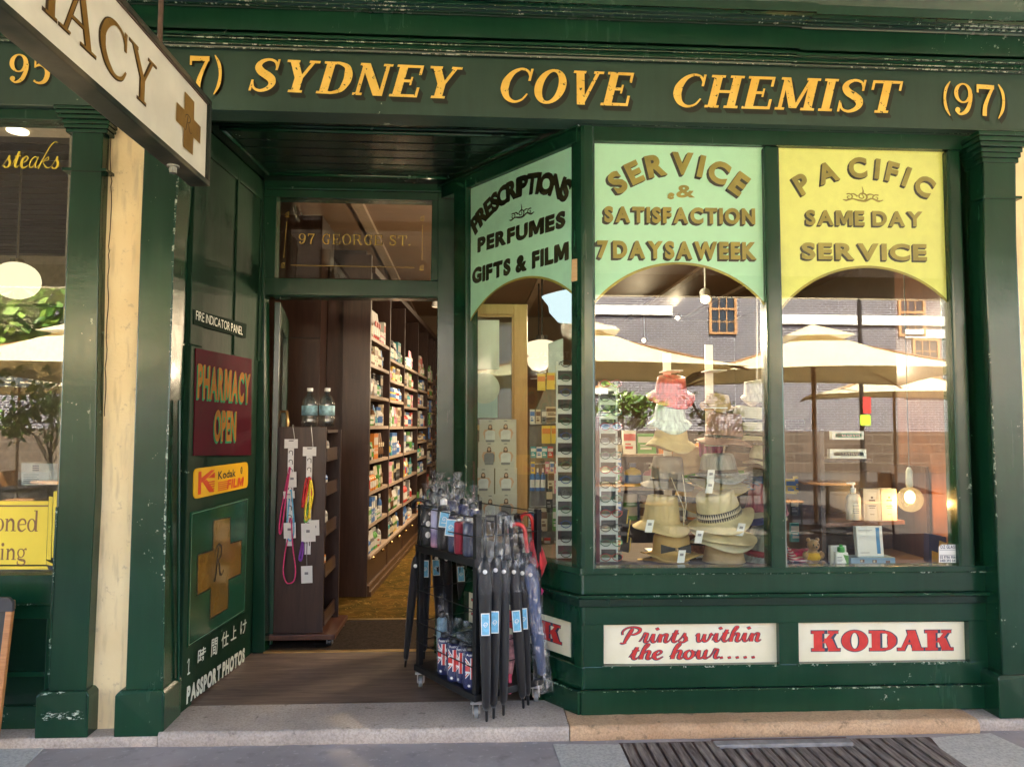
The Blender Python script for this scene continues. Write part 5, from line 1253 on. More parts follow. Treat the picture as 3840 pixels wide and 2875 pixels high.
# products: prototype shapes, copied along every shelf
PAL = {'white': (.72,.70,.65), 'cream': (.62,.52,.36), 'red': (.55,.05,.04), 'orange': (.68,.22,.03), 'green': (.10,.34,.06), 'blue': (.06,.17,.45), 'teal': (.05,.33,.36), 'pink': (.66,.22,.32), 'brown': (.16,.075,.03), 'black': (.02,.02,.022), 'yellow': (.74,.52,.06), 'grey': (.26,.26,.27)}
PM = {k: pm(k+'_packaging', tuple(x*.78 for x in c), .38, 0, .08, 40, 0) for k, c in PAL.items()}
def prod_mesh(kind, c1, c2, c3):
    mb = MB(); mats = [PM[c1], PM[c2], PM[c3]]
    if kind == 'box':
        mb.box((-.5,-.35,0),(.5,.35,1)); mb.m = 1; mb.box((-.46,-.356,.55),(.46,-.352,.85)); mb.m = 2; mb.box((-.35,-.357,.2),(.25,-.353,.32)); mb.box((-.35,-.357,.38),(.1,-.353,.44))
    elif kind == 'bottle':
        mb.lathe([(.42,0),(.48,.03),(.48,.60),(.40,.70),(.16,.78),(.16,.82)], 12); mb.m = 2; mb.lathe([(.20,.82),(.20,1.0),(.0,1.0)], 10); mb.m = 1; mb.lathe([(.487,.15),(.487,.5)], 12)
    elif kind == 'tube':
        mb.m = 2; mb.lathe([(.3,0),(.32,.14),(.30,.15)], 10); mb.m = 0
        mb.lathe([(.36,.15),(.42,.3),(.44,.95),(.44,1)], 12, None, lambda t, r, z: (r*math.cos(t)*(1+.1*z), r*math.sin(t)*(1.1-1.0*max(0,z-.15)/.85), z)); mb.m = 1; mb.box((-.3,-.40,.45),(.3,-.34,.62))
    elif kind == 'jar':
        mb.lathe([(.46,0),(.5,.03),(.5,.62),(.42,.68)], 12); mb.m = 2; mb.lathe([(.5,.68),(.5,1),(0,1)], 12); mb.m = 1; mb.lathe([(.506,.18),(.506,.52)], 12)
    elif kind == 'pump':
        mb.lathe([(.45,0),(.5,.03),(.5,.55),(.36,.66),(.12,.70),(.12,.76)], 12); mb.m = 2; mb.lathe([(.16,.76),(.16,.84),(.06,.86),(.06,.98)], 8); mb.box((-.30,-.07,.95),(.1,.07,1.0)); mb.m = 1; mb.lathe([(.507,.12),(.507,.48)], 12)
    o = mb.build(kind, mats, None, smooth=(kind != 'box'), auto=R(35), world=False)
    me = o.data; bpy.data.objects.remove(o); return me
rnd = random.Random(11)
combos = [('white','blue','blue'),('white','red','red'),('cream','brown','brown'),('teal','white','white'),('green','white','white'),('pink','white','white'),('brown','cream','black'),('orange','white','white'),('white','green','green'),('blue','white','white'),('yellow','blue','blue'),('white','grey','teal'),('grey','white','black'),('red','white','white'),('black','cream','grey'),('cream','green','yellow')]
protos = {}
for kd in ('box','bottle','tube','jar','pump'):
    for c in combos: protos[(kd, c)] = None
def product(kd, c):
    if protos.get((kd, c)) is None: protos[(kd, c)] = prod_mesh(kd, *c)
    return protos[(kd, c)]
ORD = ['first','second','third','fourth','fifth','sixth','seventh','eighth','ninth','tenth','eleventh','twelfth']
NOUN = {'box': 'carton', 'bottle': 'bottle', 'tube': 'tube', 'jar': 'jar', 'pump': 'pump bottle'}
def put_product(kd, c, p, w_, d_, h_, rz, label, group, name=None):
    o = bpy.data.objects.new(name or NOUN[kd].replace(' ', '_'), product(kd, c)); COL.objects.link(o)
    o.location = p; o.scale = (w_, d_, h_); o.rotation_euler = (0,0,rz); tag(o, label, NOUN[kd].split()[-1], group); return o
fz = math.atan2(hd.y, hd.x)                      # products face the aisle
BAY = ['nearest', 'second', 'third', 'fourth', 'fifth', 'sixth', 'seventh', 'farthest']
for b in range(min(6, len(divs)-1)):
    rows = shelves[b] + [zdr]
    for r_, z in enumerate(rows):
        up = shelves[b][r_-1] if r_ else z+.34
        room = (up-z-.05) if r_ else .34
        s = divs[b]+.05; k = 0; end = divs[b+1]-.05
        kd0 = rnd.choice(('box','box','bottle','pump','tube','jar')); c0 = rnd.choice(combos); run = 0
        while s < end-.05 and k < 9:
            if run <= 0: kd0 = rnd.choice(('box','box','bottle','pump','tube','jar')) if r_ < 7 else rnd.choice(('jar','tube','bottle')); c0 = rnd.choice(combos); run = rnd.randint(1,3); w0 = rnd.uniform(.05,.095); h0 = min(room-.02, rnd.uniform(.14,.27) if kd0 != 'jar' else rnd.uniform(.08,.12))
            run -= 1
            p = HA+hd*(s+w0/2)+hn*(-.012-.35*w0)+V((0,0,z+.001))
            put_product(kd0, c0, p, w0, min(.1,w0), h0, fz, '%s %s, %s along the %s shelf of the %s shelving bay' % (c0[0], NOUN[kd0], ORD[k], ORD[r_] if r_ < 7 else 'lowest', BAY[b]), 'products on the wall shelving')
            s += w0*1.06+.004; k += 1
# hanging blue and green packs in the fifth bay
for i, (px, py, c) in enumerate([(1614,1545,'blue'),(1612,1592,'green'),(1610,1645,'blue')]):
    p = HV(px, py, .02); o = put_product('box', ((c,'white','pink')), p, .16, .03, .17, fz, '%s hanging pack, %s of three down the shelving' % (c, ('top','middle','lowest')[i]), 'hanging packs on the shelving', 'hanging_pack')
# end panel of the shelving and tall cupboards left of it
mb = MB(); x0 = P(1282,1600,3.0).x; mb.box((x0,2.99,.07),(HA.x-.002,3.06,ZT+.1)); mb.build('end_panel', Mdk, wu)
tc = thing('tall_cupboard', 'tall dark brown cupboard wall behind the freestanding display unit', 'cupboard', (-1.5, 2.9, .07))
xa, xb = P(1052,1600,2.75).x, P(1195,1600,2.75).x
mb = MB(); mb.box((xa-.5,2.75,.07),(xb,3.3,3.35)); mb.build('carcass', Mdk, tc)
z1 = P(1100,1266,2.74).z
mb = MB(); mb.box((xa-.5,2.735,z1-.004),(xb,2.749,z1+.004)); mb.build('panel_joint', M['ink'], tc)
tc2 = thing('tall_cupboard', 'narrow dark cupboard with a mirror strip between cupboard wall and product shelving', 'cupboard', (-1.1, 3.6, .07))
xc, xd = P(1198,1600,3.9).x, P(1290,1600,3.9).x
mb = MB(); mb.box((xc-.1,4.2,.07),(xd+.15,4.3,3.4)); mb.build('carcass', Mdk2, tc2)
mb = MB(); mb.slab([P(1206,1120,4.19),P(1250,1120,4.19),P(1248,1266,4.19),P(1204,1266,4.19)], (0,.006,0)); mb.build('mirror', pm('mirror_strip', (.35,.33,.28), .05, .9, 0, bump=0), tc2)
for i, (px, py, c, kd) in enumerate([(1232,1436,'orange','box'),(1255,1420,'grey','box'),(1250,1490,'white','box'),(1222,1500,'grey','box'),(1252,1545,'orange','jar'),(1215,1540,'yellow','jar')]):
    p = P(px, py, 4.1); p.z -= .06; put_product(kd, next(q for q in combos if q[0] == c), p, .13, .1, .13, 0, '%s %s on the dim shelf behind the water bottles, number %s from the top' % (c, NOUN[kd], ORD[i]), 'products in the narrow cupboard')
mb = MB()
for py in (1445,1500,1556): q = P(1230,py,4.1); mb.box((xc-.1,3.98,q.z-.02),(xd+.15,4.2,q.z-.002))
mb.build('shelf', Mdk, tc2)

# --- freestanding display unit on casters
du = thing('display_unit', 'dark brown freestanding display unit on casters just inside the doorway', 'display unit', (-1.15, 1.75, .07))
X0, X1, Y0, Y1, ZB, ZTU = -1.305, -.993, 1.56, 1.99, .155, 1.542
mb = MB(); mb.slab([(X0-.025,Y0,ZB),(X1,Y0,ZB),(X1,Y0,ZTU),(X0,Y0,ZTU)], (0,.018,0)); mb.build('front_panel', Mdk, du, bevel=.002)
mb = MB(); mb.box((X0,Y1-.018,ZB),(X1+.03,Y1,ZTU-.02)); mb.build('back_panel', Mdk, du)
mb = MB(); mb.box((X0-.02,Y0+.018,ZB),(X0,Y1-.018,ZTU)); mb.build('side_panel', Mdk, du)
mb = MB(); mb.box((X0-.09,Y0-.045,.118),(X1+.09,Y1+.05,ZB-.001)); mb.build('base_board', wood_mat('red_brown_base', (.05,.018,.010), (.10,.038,.02), .4, 4, (8,1,1), .05), du, bevel=.004)
zsh = [P(1250,y,1.75).z for y in (1715,1840,1985,2135,2310)]+[ZTU-.02]
for z in zsh:
    mb = MB(); mb.box((X0,Y0+.0185,z-.02),(X1+.008,Y1-.0185,z)); 
    mb.box((X1-.006,Y0+.0185,z),(X1+.006,Y1-.0185,z+.07)) if z < 1.5 else None
    mb.build('shelf', Mdk, du)
for x, y in ((X0-.05,Y0),(X1+.05,Y0),(X1+.05,Y1),(X0-.05,Y1)):
    mb = MB(); mb.tube([(x-.012,y,.095),(x+.012,y,.095)], .023, 14); mb.build('caster_wheel', M['blackplastic'], du, smooth=True, auto=R(40))
    mb = MB(); mb.box((x-.02,y-.015,.085),(x-.016,y+.02,.118)); mb.box((x+.016,y-.015,.085),(x+.02,y+.02,.118)); mb.box((x-.024,y-.02,.112),(x+.024,y+.025,.118)); mb.build('caster_fork', M['steel'], du)
# clear bottles
Mclear = glass_mat('clear_bottle_plastic', .16, (.86,.93,.95)); Mwl = pm('water_label', (.30,.52,.62), .5, 0, .5, 30, 0); Mbl = pm('blue_drink', (.02,.16,.36), .1, 0, .1, 10, 0, coat=.5)
def water_bottle(label, p, s=1.0):
    t = thing('water_bottle', label, 'bottle', p, 'water bottles on the display unit')
    mb = MB(); mb.lathe([(.030*s,0),(.040*s,.006),(.041*s,.05*s),(.038*s,.055*s),(.041*s,.06*s),(.041*s,.12*s),(.036*s,.145*s),(.014*s,.175*s),(.013*s,.19*s)], 18); mb.build('bottle', Mclear, t, smooth=True, world=False)
    mb = MB(); mb.lathe([(.016*s,.188*s),(.016*s,.205*s),(.0,.206*s)], 12); mb.build('cap', M['white'], t, world=False, smooth=True, auto=R(40))
    mb = MB(); mb.lathe([(.0415*s,.062*s),(.0415*s,.112*s)], 18); mb.build('label', Mwl, t, world=False, smooth=True); return t
b1 = water_bottle('large clear water bottle with blue label, left of two on the display unit', P(1160,1598,1.68), 1.33); b1.location.z = ZTU
b2 = copy_tree(b1); b2.location = P(1225,1598,1.68); b2.location.z = ZTU; b2['label'] = 'large clear water bottle with blue label, right of two on the display unit'; b2.rotation_euler.z = 1.4
for i, (y, zi, c, kd, h) in enumerate([(1.70,3,('blue','teal','blue'),'bottle',.17),(1.82,3,('blue','white','black'),'bottle',.15),(1.72,2,('black','grey','grey'),'bottle',.19),(1.84,2,('grey','white','black'),'bottle',.17),(1.70,1,('grey','white','orange'),'box',.10),(1.82,1,('orange','white','white'),'box',.09),(1.76,4,('orange','brown','black'),'bottle',.18),(1.86,4,('grey','white','white'),'bottle',.16)]):
    put_product(kd, c, (X1-.07, y, zsh[[0,1,2,3,4].index(zi) if False else (4-zi)]), .075, .075, h, math.pi/2, '%s %s in the open side of the display unit, %s %s down' % (c[0], NOUN[kd], 'front' if i % 2 == 0 else 'rear', ORD[[3,2,1,0][0] if zi == 4 else {3:1,2:2,1:3}[zi]]), 'drinks in the display unit')
# clip strips with lanyards
def hook(mb, p, l): mb.tube([p+V((0,.012,.012)), p+V((0,-.003,.014)), p+V((.003,-.012,.0)), p+V((.012,-.016,-l*.5)), p+V((.018,-.016,-l)), p+V((.012,-.02,-l-.01))], .0022, 5)
def clip_strip(label, px, py0, py1, pyh):
    top, bot, hk = P(px,py0,Y0-.018), P(px+2,py1,Y0-.018), P(px+6,pyh,Y0)
    t = thing('clip_strip', label, 'clip strip', (top.x, top.y, bot.z), 'clip strips on the display unit')
    mb = MB(); mb.box((top.x-.045,top.y,top.z-.062),(top.x+.045,top.y+.002,top.z)); mb.box((top.x-.020,top.y,bot.z),(top.x+.020,top.y+.002,top.z-.0625)); mb.build('strip', M['white'], t)
    mb = MB(); z = top.z-.095
    while z > bot.z+.03: mb.tube([(top.x+.012,top.y-.001,z-.014),(top.x+.012,top.y-.001,z+.012),(top.x,top.y-.001,z+.017),(top.x-.011,top.y-.001,z+.012),(top.x-.011,top.y-.001,z)], .0028, 5); z -= .062
    mb.box((top.x-.016,top.y-.001,top.z-.014),(top.x+.016,top.y-.0002,top.z-.008)); mb.build('clip_slots', M['ink'], t)
    mb = MB(); hook(mb, hk, hk.z-top.z); mb.build('hook', M['steel'], t); return top
tp1 = clip_strip('left white clip strip hanging from a wire hook on the display unit', 1092, 1646, 2046, 1600)
tp2 = clip_strip('right white clip strip hanging from a wire hook on the display unit', 1161, 1675, 2078, 1602)
def lanyard(label, pts, col, r=.0055, card=None):
    q = [P(a, b, Y0-.024-.004*k) for k, (a, b) in enumerate(pts)]
    t = thing('lanyard', label, 'lanyard', q[0], 'lanyards on the display unit')
    m = pm(col[0]+'_lanyard_cord', col[1], .5, 0, .25, 90, .1)
    mb = MB(); mb.tube([V(p) for p in catmull([tuple(p) for p in q], 6)], r, 6); mb.build('cord', m, t, smooth=True)
    if card:
        c = P(*card[0], Y0-.034-card[2]); w_, h_ = card[1]
        mb = MB(); mb.slab([c+V((-w_/2,0,0)), c+V((w_/2,-.003,.004)), c+V((w_/2+.004,-.003,-h_)), c+V((-w_/2+.004,0,-h_-.004))], (0,.002,0)); mb.build('card', M['paper'], t)
        mb = MB(); mb.slab([c+V((-.012,-.005,-h_*.35)), c+V((.012,-.006,-h_*.35)), c+V((.012,-.006,-h_*.5)), c+V((-.012,-.005,-h_*.5))], (0,.0012,0)); mb.build('card_print', PM['grey'], t)
    return t
pk_, sk_, yl_, rd_, vi_ = ('pink',(.62,.04,.17)), ('sky_blue',(.12,.42,.62)), ('yellow',(.78,.58,.03)), ('red',(.60,.03,.03)), ('violet',(.20,.05,.36))
lanyard('pink cord lanyard looped at the left edge of the display unit', [(1086,1750),(1070,1830),(1052,1930),(1047,1985),(1052,2000),(1060,1960),(1074,1850),(1088,1752)], pk_, .0055, ((1096,1770),(.055,.10),.0))
lanyard('sky blue cord lanyard hanging in the middle of the left clip strip', [(1089,1835),(1080,1920),(1074,1990),(1082,2022),(1094,2022),(1102,1985),(1098,1900),(1092,1836)], sk_, .0055, ((1083,1842),(.075,.045),.0))
lanyard('long pink beaded lanyard hanging lowest on the left clip strip', [(1088,1940),(1080,2010),(1068,2080),(1062,2140),(1072,2180),(1088,2186),(1104,2172),(1108,2130),(1098,2050),(1092,1942)], pk_, .0045, ((1086,1960),(.08,.10),.006))
lanyard('red ribbon lanyard hanging behind the yellow one', [(1150,1790),(1140,1840),(1134,1902),(1146,1860),(1160,1790),(1168,1830),(1166,1860)], rd_, .008)
lanyard('yellow ribbon lanyard with a white card on the right clip strip', [(1158,1800),(1150,1870),(1144,1930),(1152,1950),(1164,1900),(1172,1850),(1164,1800),(1162,1880),(1160,1945)], yl_, .008, ((1156,1962),(.095,.12),.004))
lanyard('short green ribbon lanyard with a card behind the yellow lanyard', [(1160,1880),(1150,1920),(1142,1950),(1150,1955),(1162,1930)], ('green',(.10,.40,.08)), .006, ((1180,1950),(.06,.10),-.006))
lanyard('violet pen lanyard hanging low on the right clip strip', [(1133,2028),(1128,2060),(1122,2094),(1130,2098),(1136,2060),(1134,2030)], vi_, .007)
lanyard('thin grey lanyard holding the lowest white card', [(1152,2030),(1150,2080),(1151,2122)], ('grey',(.2,.2,.2)), .003, ((1150,2122),(.075,.11),.0))

# --- ceiling lights
Mshade = emit_mat('schoolhouse_shade_glow', (1,.76,.50), .07)
Mlampiron = pm('dark_lamp_iron', (.03,.025,.02), .5, .4)
def light(name, kind, loc, e, col=(1,.76,.5), parent=None, **kw):
    l = bpy.data.lights.new(name, kind); l.energy = e; l.color = col
    for k, v in kw.items(): setattr(l, k, v)
    o = bpy.data.objects.new(name, l); COL.objects.link(o); o.location = loc
    if parent: o.parent = parent; o.location = V(loc)-parent.location
    return o
for i, (px, py, Y, r, e, lab, cool) in enumerate([(2142,1150,2.1,.21,11,'white schoolhouse pendant lamp close behind the angled window',1),(2032,1315,4.2,.19,2.4,'warm schoolhouse pendant lamp beyond the tan window frame',0),(2020,1360,6.2,.17,2.4,'small far warm schoolhouse pendant lamp low behind the tan frame',0)]):
    p = P(px, py, Y); t = thing('pendant_lamp', lab, 'lamp', p, 'schoolhouse pendant lamps')
    mb = MB(); mb.lathe([(.0,-.62*r),(.5*r,-.56*r),(.82*r,-.2*r),(.86*r,.05*r),(1.05*r,.30*r),(1.1*r,.36*r),(.6*r,.52*r),(.3*r,.60*r)], 24, Matrix.Translation(p))
    mb.build('shade', emit_mat('cool_shade_glow', (.78,.94,1), .05) if cool else Mshade, t, smooth=True)
    mb = MB(); mb.tube([p+V((0,0,.58*r)), p+V((0,0,.85*r))], .32*r, 12); mb.tube([p+V((0,0,.8*r)), V((p.x,p.y,3.5))], .010, 6); mb.build('stem', Mlampiron, t)
    light('pendant_lamp_light', 'POINT', p+V((0,0,-.75*r)), e, (1,.78,.52), t, shadow_soft_size=.1)
# spotlights on the ceiling
def spot(label, p, aim, e, sz=R(75)):
    t = thing('ceiling_spotlight', label, 'lamp', p, 'ceiling spotlights'); d = (V(aim)-V(p)).normalized(); p = V(p)
    mb = MB(); mb.tube([p-d*.10, p+d*.02], .042, 14); mb.tube([p-d*.06, V((p.x,p.y,3.5))], .006, 6); mb.build('housing', M['white'], t, smooth=True, auto=R(40))
    mb = MB(); mb.tube([p+d*.0205, p+d*.022], .036, 14); mb.build('lens', emit_mat('spot_glow', (1,.70,.40), .35), t)
    o = light('spotlight', 'SPOT', p+d*.03, e, (1,.76,.48), t, spot_size=sz, spot_blend=.6, shadow_soft_size=.04); o.rotation_euler = (-d).to_track_quat('Z','Y').to_euler()
spot('white ceiling spotlight at the top right of the doorway opening', P(1632,1145,5.2), HA+hd*2.6+V((0,0,1.2)), 7)
spot('white ceiling spotlight in the upper left of the doorway opening', P(1228,1212,3.6), (-1.3,2.0,1.2), 5)
spot('bright spotlight glowing through the transom glass', P(1128,950,3.2), HA+hd*.7+V((0,0,1.0)), 6.5)
spot('spotlight glowing beside the mirrored sash window in the middle pane', P(2645,1118,2.3), (1.45,.62,1.25), 24, R(95))
spot('small spotlight lower in the middle pane', P(2542,1190,8.8), (1.4,5.0,1.2), 20)
spot('small spotlight lowest at the left of the middle pane', P(2415,1275,9.2), (.9,5.0,1.2), 20)
spot('unseen added spotlight over the carpet aisle deep in the shop', (.1,4.6,3.1), HA+hd*1.4+V((.3,0,.6)), 20)  # unseen lamp, added to brighten the shelving along the aisle
# ================================================================ UMBRELLA RACK
F0 = V((.030,.225,.07)); ru = V((-.556,.831,0)).normalized(); rv = V((.831,.556,0)).normalized(); LU, LV = .60, .43
rk = thing('umbrella_rack', 'black metal umbrella rack on casters at the edge of the doorstep', 'rack', F0+ru*LU/2+rv*LV/2)
RP = lambda a, b, z: F0+ru*a+rv*b+V((0,0,z-.07))
def rbox(mb, a0, a1, b0, b1, z0, z1): mb.slab([RP(a0,b0,z0),RP(a1,b0,z0),RP(a1,b1,z0),RP(a0,b1,z0)], (0,0,z1-z0))
ZR = 1.10
for a in (0, LU-.03):
    for b in (0, LV-.03): mb = MB(); rbox(mb, a, a+.03, b, b+.03, .20, ZR); mb.build('post', M['black'], rk, bevel=.002)
mb = MB(); rbox(mb, -.01, LU+.01, -.01, LV+.01, .165, .20); mb.build('base_tray', M['black'], rk, bevel=.004)
mb = MB(); rbox(mb, .0305, LU-.0305, .002, LV-.002, .845, .872); rbox(mb, -.004, LU+.004, -.012, -.0005, .835, .875); mb.build('shelf', M['black'], rk, bevel=.002)
def wires(zs, r=.0032):
    mb = MB()
    for z in zs:
        c = [RP(.0,-.004,z),RP(LU,-.004,z),RP(LU+.004,LV,z),RP(0,LV+.004,z),RP(.0,-.004,z)]
        for i in range(4): mb.tube([c[i],c[i+1]], r, 6)
    return mb.build('wire_rail', M['black'], rk)
wires((1.085,)); wires((.985,)); wires((.44,)); wires((.33,)); wires((.62,))
for a, b in ((.02,.02),(LU-.02,.02),(LU-.02,LV-.02),(.02,LV-.02)):
    p = RP(a,b,.07); p.z = .07+.032
    mb = MB(); mb.tube([p+V((-.011,.012,0)), p+V((.011,.012,0))], .031, 16); mb.build('caster_wheel', pm('grey_caster', (.16,.18,.19), .45), rk, smooth=True, auto=R(40))
    mb = MB(); mb.tube([p+V((-.013,.012,0)), p+V((.013,.012,0))], .012, 10); mb.box(p+V((-.020,-.006,-.004)), p+V((-.015,.03,.05))); mb.box(p+V((.015,-.006,-.004)), p+V((.020,.03,.05))); mb.box(p+V((-.03,-.03,.05)), p+V((.03,.03,.0625))); mb.build('caster_fork', M['steel'], rk)
# --- materials
def crinkle(name, op=.30, tint=(.93,.94,.96)):
    t = NT(name); co = t.coord('Object', (1,1,.45)); n = t.noise(co, 34, 5, .65, .8); n2 = t.noise(co, 90, 3)
    bp = t.bump(t.math('ADD', n, t.math('MULTIPLY', n2, .3)), 1.0, .012)
    gl = t.n('ShaderNodeBsdfGlossy'); gl.inputs['Roughness'].default_value = .12; gl.inputs[0].default_value = (1,1,1,1); t.l(bp, gl.inputs['Normal'])
    df = t.n('ShaderNodeBsdfDiffuse'); df.inputs[0].default_value = (.75,.76,.80,1); tr = t.n('ShaderNodeBsdfTransparent'); tr.inputs[0].default_value = (*tint,1)
    a = t.n('ShaderNodeMixShader'); a.inputs[0].default_value = .35; t.l(gl.outputs[0], a.inputs[1]); t.l(df.outputs[0], a.inputs[2])
    f = t.ramp(n, [(.46, (op*.22,)*3), (.56, (op*.5,)*3), (.66, (op*3.2,)*3)])
    mx = t.n('ShaderNodeMixShader'); t.l(f, mx.inputs[0]); t.l(tr.outputs[0], mx.inputs[1]); t.l(a.outputs[0], mx.inputs[2]); t.l(mx.outputs[0], t.out.inputs[0]); return t.m
Mcr, Mcr2 = crinkle('crinkled_clear_plastic', .10), crinkle('milky_plastic_bag', .26)
def cloth(name, c, sp=0): 
    t = NT(name); co = t.coord('Object', (6,6,.6)); n = t.noise(co, 9, 4); f = t.noise(t.coord(), 300, 2)
    t.bsdf(t.ramp(n, [(.3, tuple(x*.6 for x in c)), (.7, tuple(x*1.4 for x in c))]), .55, 0, t.bump(n, .5, .006), .4, sheen=.2); return t.m
Mblk, Mnavy, Mredc = cloth('black_umbrella_cloth', (.007,.007,.009)), cloth('navy_umbrella_cloth', (.02,.032,.085)), cloth('red_umbrella_cloth', (.55,.03,.035))
Mtag = pm('sky_blue_tag', (.16,.46,.68), .4, 0, .2, 60, 0)
Mredh = pm('red_handle_plastic', (.65,.03,.03), .3, 0, .05, 10, 0, coat=.3)
def crumple(prof, n, amp, rnd):
    ph = [rnd.uniform(0,6.3) for _ in range(6)]
    def fn(t, r, z): 
        k = 1+amp*(math.sin(3*t+ph[0]+z*30)+.7*math.sin(5*t+ph[1]-z*47)+.5*math.sin(8*t+ph[2]+z*80))
        return (r*k*math.cos(t), r*k*math.sin(t), z)
    return fn
def long_umbrella(label, tip, top, cloth_m, handle_m=None, L=1.0, hook_dir=None, sleeve=True, tagz=.46, group='long umbrellas hung on the rack', fat=1.0, sl_m=None, sl_lo=.62):
    tip, top = V(tip), V(top); ax = (top-tip); Lr = ax.length; ax.normalize(); k = Lr/1.0
    x = (V((0,-1,0))-ax*ax.dot(V((0,-1,0)))).normalized(); y = ax.cross(x)
    Mx = Matrix((x, y, ax)).transposed().to_4x4(); Mx.translation = tip
    t = thing('long_umbrella', label, 'umbrella', tip, group); rn = random.Random(len(label)*13+int(tip.x*1000))
    mb = MB(); mb.lathe([(.004,0),(.007,.004),(.008,.05*k),(.010,.055*k)], 8, Mx); mb.build('ferrule', M['blackplastic'], t, smooth=True)
    pr = [(.010,.055*k),(.019*fat,.075*k),(.026*fat,.28*k),(.031*fat,.5*k),(.034*fat,.66*k),(.031*fat,.72*k),(.024*fat,.765*k),(.013*fat,.785*k)]
    mb = MB(); mb.lathe(pr, 20, Mx, crumple(pr, 20, .075, rn)); mb.build('canopy', cloth_m, t, smooth=True)
    mb = MB(); mb.lathe([(.009,.785*k),(.008,.86*k),(.009,1.0*k if handle_m is None else .90*k)], 8, Mx); mb.build('shaft', M['blackplastic'] if cloth_m is not Mredc else Mredh, t, smooth=True)
    if handle_m is not None:
        h = V(hook_dir).normalized() if hook_dir else x; h = (h-ax*h.dot(ax)).normalized(); r = .042
        q = [tip+ax*(.86*k), tip+ax*(1.0*k)]+[tip+ax*(1.0*k)+h*r*(1-math.cos(a))+ax*r*math.sin(a) for a in (.4,.8,1.2,1.6,2.0,2.4,2.8,3.14,3.5)]
        mb = MB(); mb.tube(q, .0115, 10); mb.build('handle', handle_m, t, smooth=True)
    mb = MB(); b = Mx @ V((.038*fat,0,.73*k)); mb.ball(b, .0115, 8, (1,.6,1)); mb.build('button', M['white'], t, smooth=True)
    if sleeve:
        pr = [(.036*fat,sl_lo*k),(.040*fat,.72*k),(.043,.79*k),(.040,.86*k),(.036,.93*k),(.030,1.0*k),(.018,1.03*k)]
        pr = [(lerp(pr[i][0],pr[i+1][0],j/3), lerp(pr[i][1],pr[i+1][1],j/3)) for i in range(len(pr)-1) for j in range(3)]+[pr[-1]]
        mb = MB(); mb.lathe(pr, 18, Mx, crumple(pr, 18, .075, rn)); mb.build('plastic_sleeve', sl_m or Mcr, t, smooth=False)
    if tagz:
        mb = MB(); c = Mx @ V((.032*fat+.002,rn.uniform(-.006,.006),tagz*k)); w_, h_ = .022, .055
        mb.slab([c-y*w_-ax*h_, c+y*w_-ax*h_, c+y*w_+ax*h_, c-y*w_+ax*h_], -x*.001); c2 = c+x*.0006; mb.m = 1; w_, h_ = .018, .050
        mb.slab([c2-y*w_-ax*h_, c2+y*w_-ax*h_, c2+y*w_+ax*h_, c2-y*w_+ax*h_], -x*.0004); mb.build('tag', [M['white'], Mtag], t)
        mb = MB(); c3 = c2+x*.0004
        for q in (spiral(0,0,.011,1.2,.0035), [(-.011,.0,.003),(.0,-.014,.003),(.012,.002,.003)]):
            for e in rib(q, 2): mb.face([c3+y*a+ax*b2 for a, b2 in e])
        mb.build('tag_print', M['white'], t)
    return t
g_ = lambda a, b: G(a, b, .075)
def tp_(px, py, Y): return P(px, py, Y)
long_umbrella('black long umbrella in clear plastic, leftmost of the front row', g_(1825,2705), tp_(1816,1935,.235), Mblk, tagz=.475)
long_umbrella('black long umbrella in clear plastic, second of the front row', g_(1851,2694), tp_(1860,1930,.275), Mblk, tagz=.475)
long_umbrella('black long umbrella squeezed behind, third of the front row', g_(1888,2682), tp_(1888,1945,.35), Mblk, tagz=None)
long_umbrella('black long umbrella with curved black handle and large blue tag', g_(1963,2655), tp_(1912,1950,.37), Mblk, M['blackplastic'], hook_dir=(-.7,.6,0), tagz=.47)
long_umbrella('black long umbrella with curved dark handle beside the red handles', g_(1981,2643), tp_(1948,1962,.43), Mblk, pm('dark_brown_handle', (.02,.01,.008), .25, 0, .1, coat=.3), hook_dir=(-.2,1,0), tagz=.48)
Mblue = cloth('dusty_blue_umbrella_cloth', (.05,.085,.20))
bu = long_umbrella('dusty blue long umbrella in a loose plastic sleeve leaning outward to the right', G(2035,2560,.17), tp_(1968,1990,.40), Mblue, Mredh, hook_dir=(-.8,.2,0), tagz=None, fat=1.25)
mb = MB(); a, b = G(2040,2585,.15), P(1985,2090,.40); ax = (b-a); l = ax.length; ax.normalize(); x = V((0,-1,0)); x = (x-ax*ax.dot(x)).normalized(); Mx = Matrix((x, ax.cross(x), ax)).transposed().to_4x4(); Mx.translation = a
pr = [(.050-.012*i/14, l*i/14) for i in range(15)]; mb.lathe([(.052,0)]+pr[1:], 18, Mx, crumple(pr, 18, .07, random.Random(5))); mb.build('loose_sleeve', Mcr2, bu)
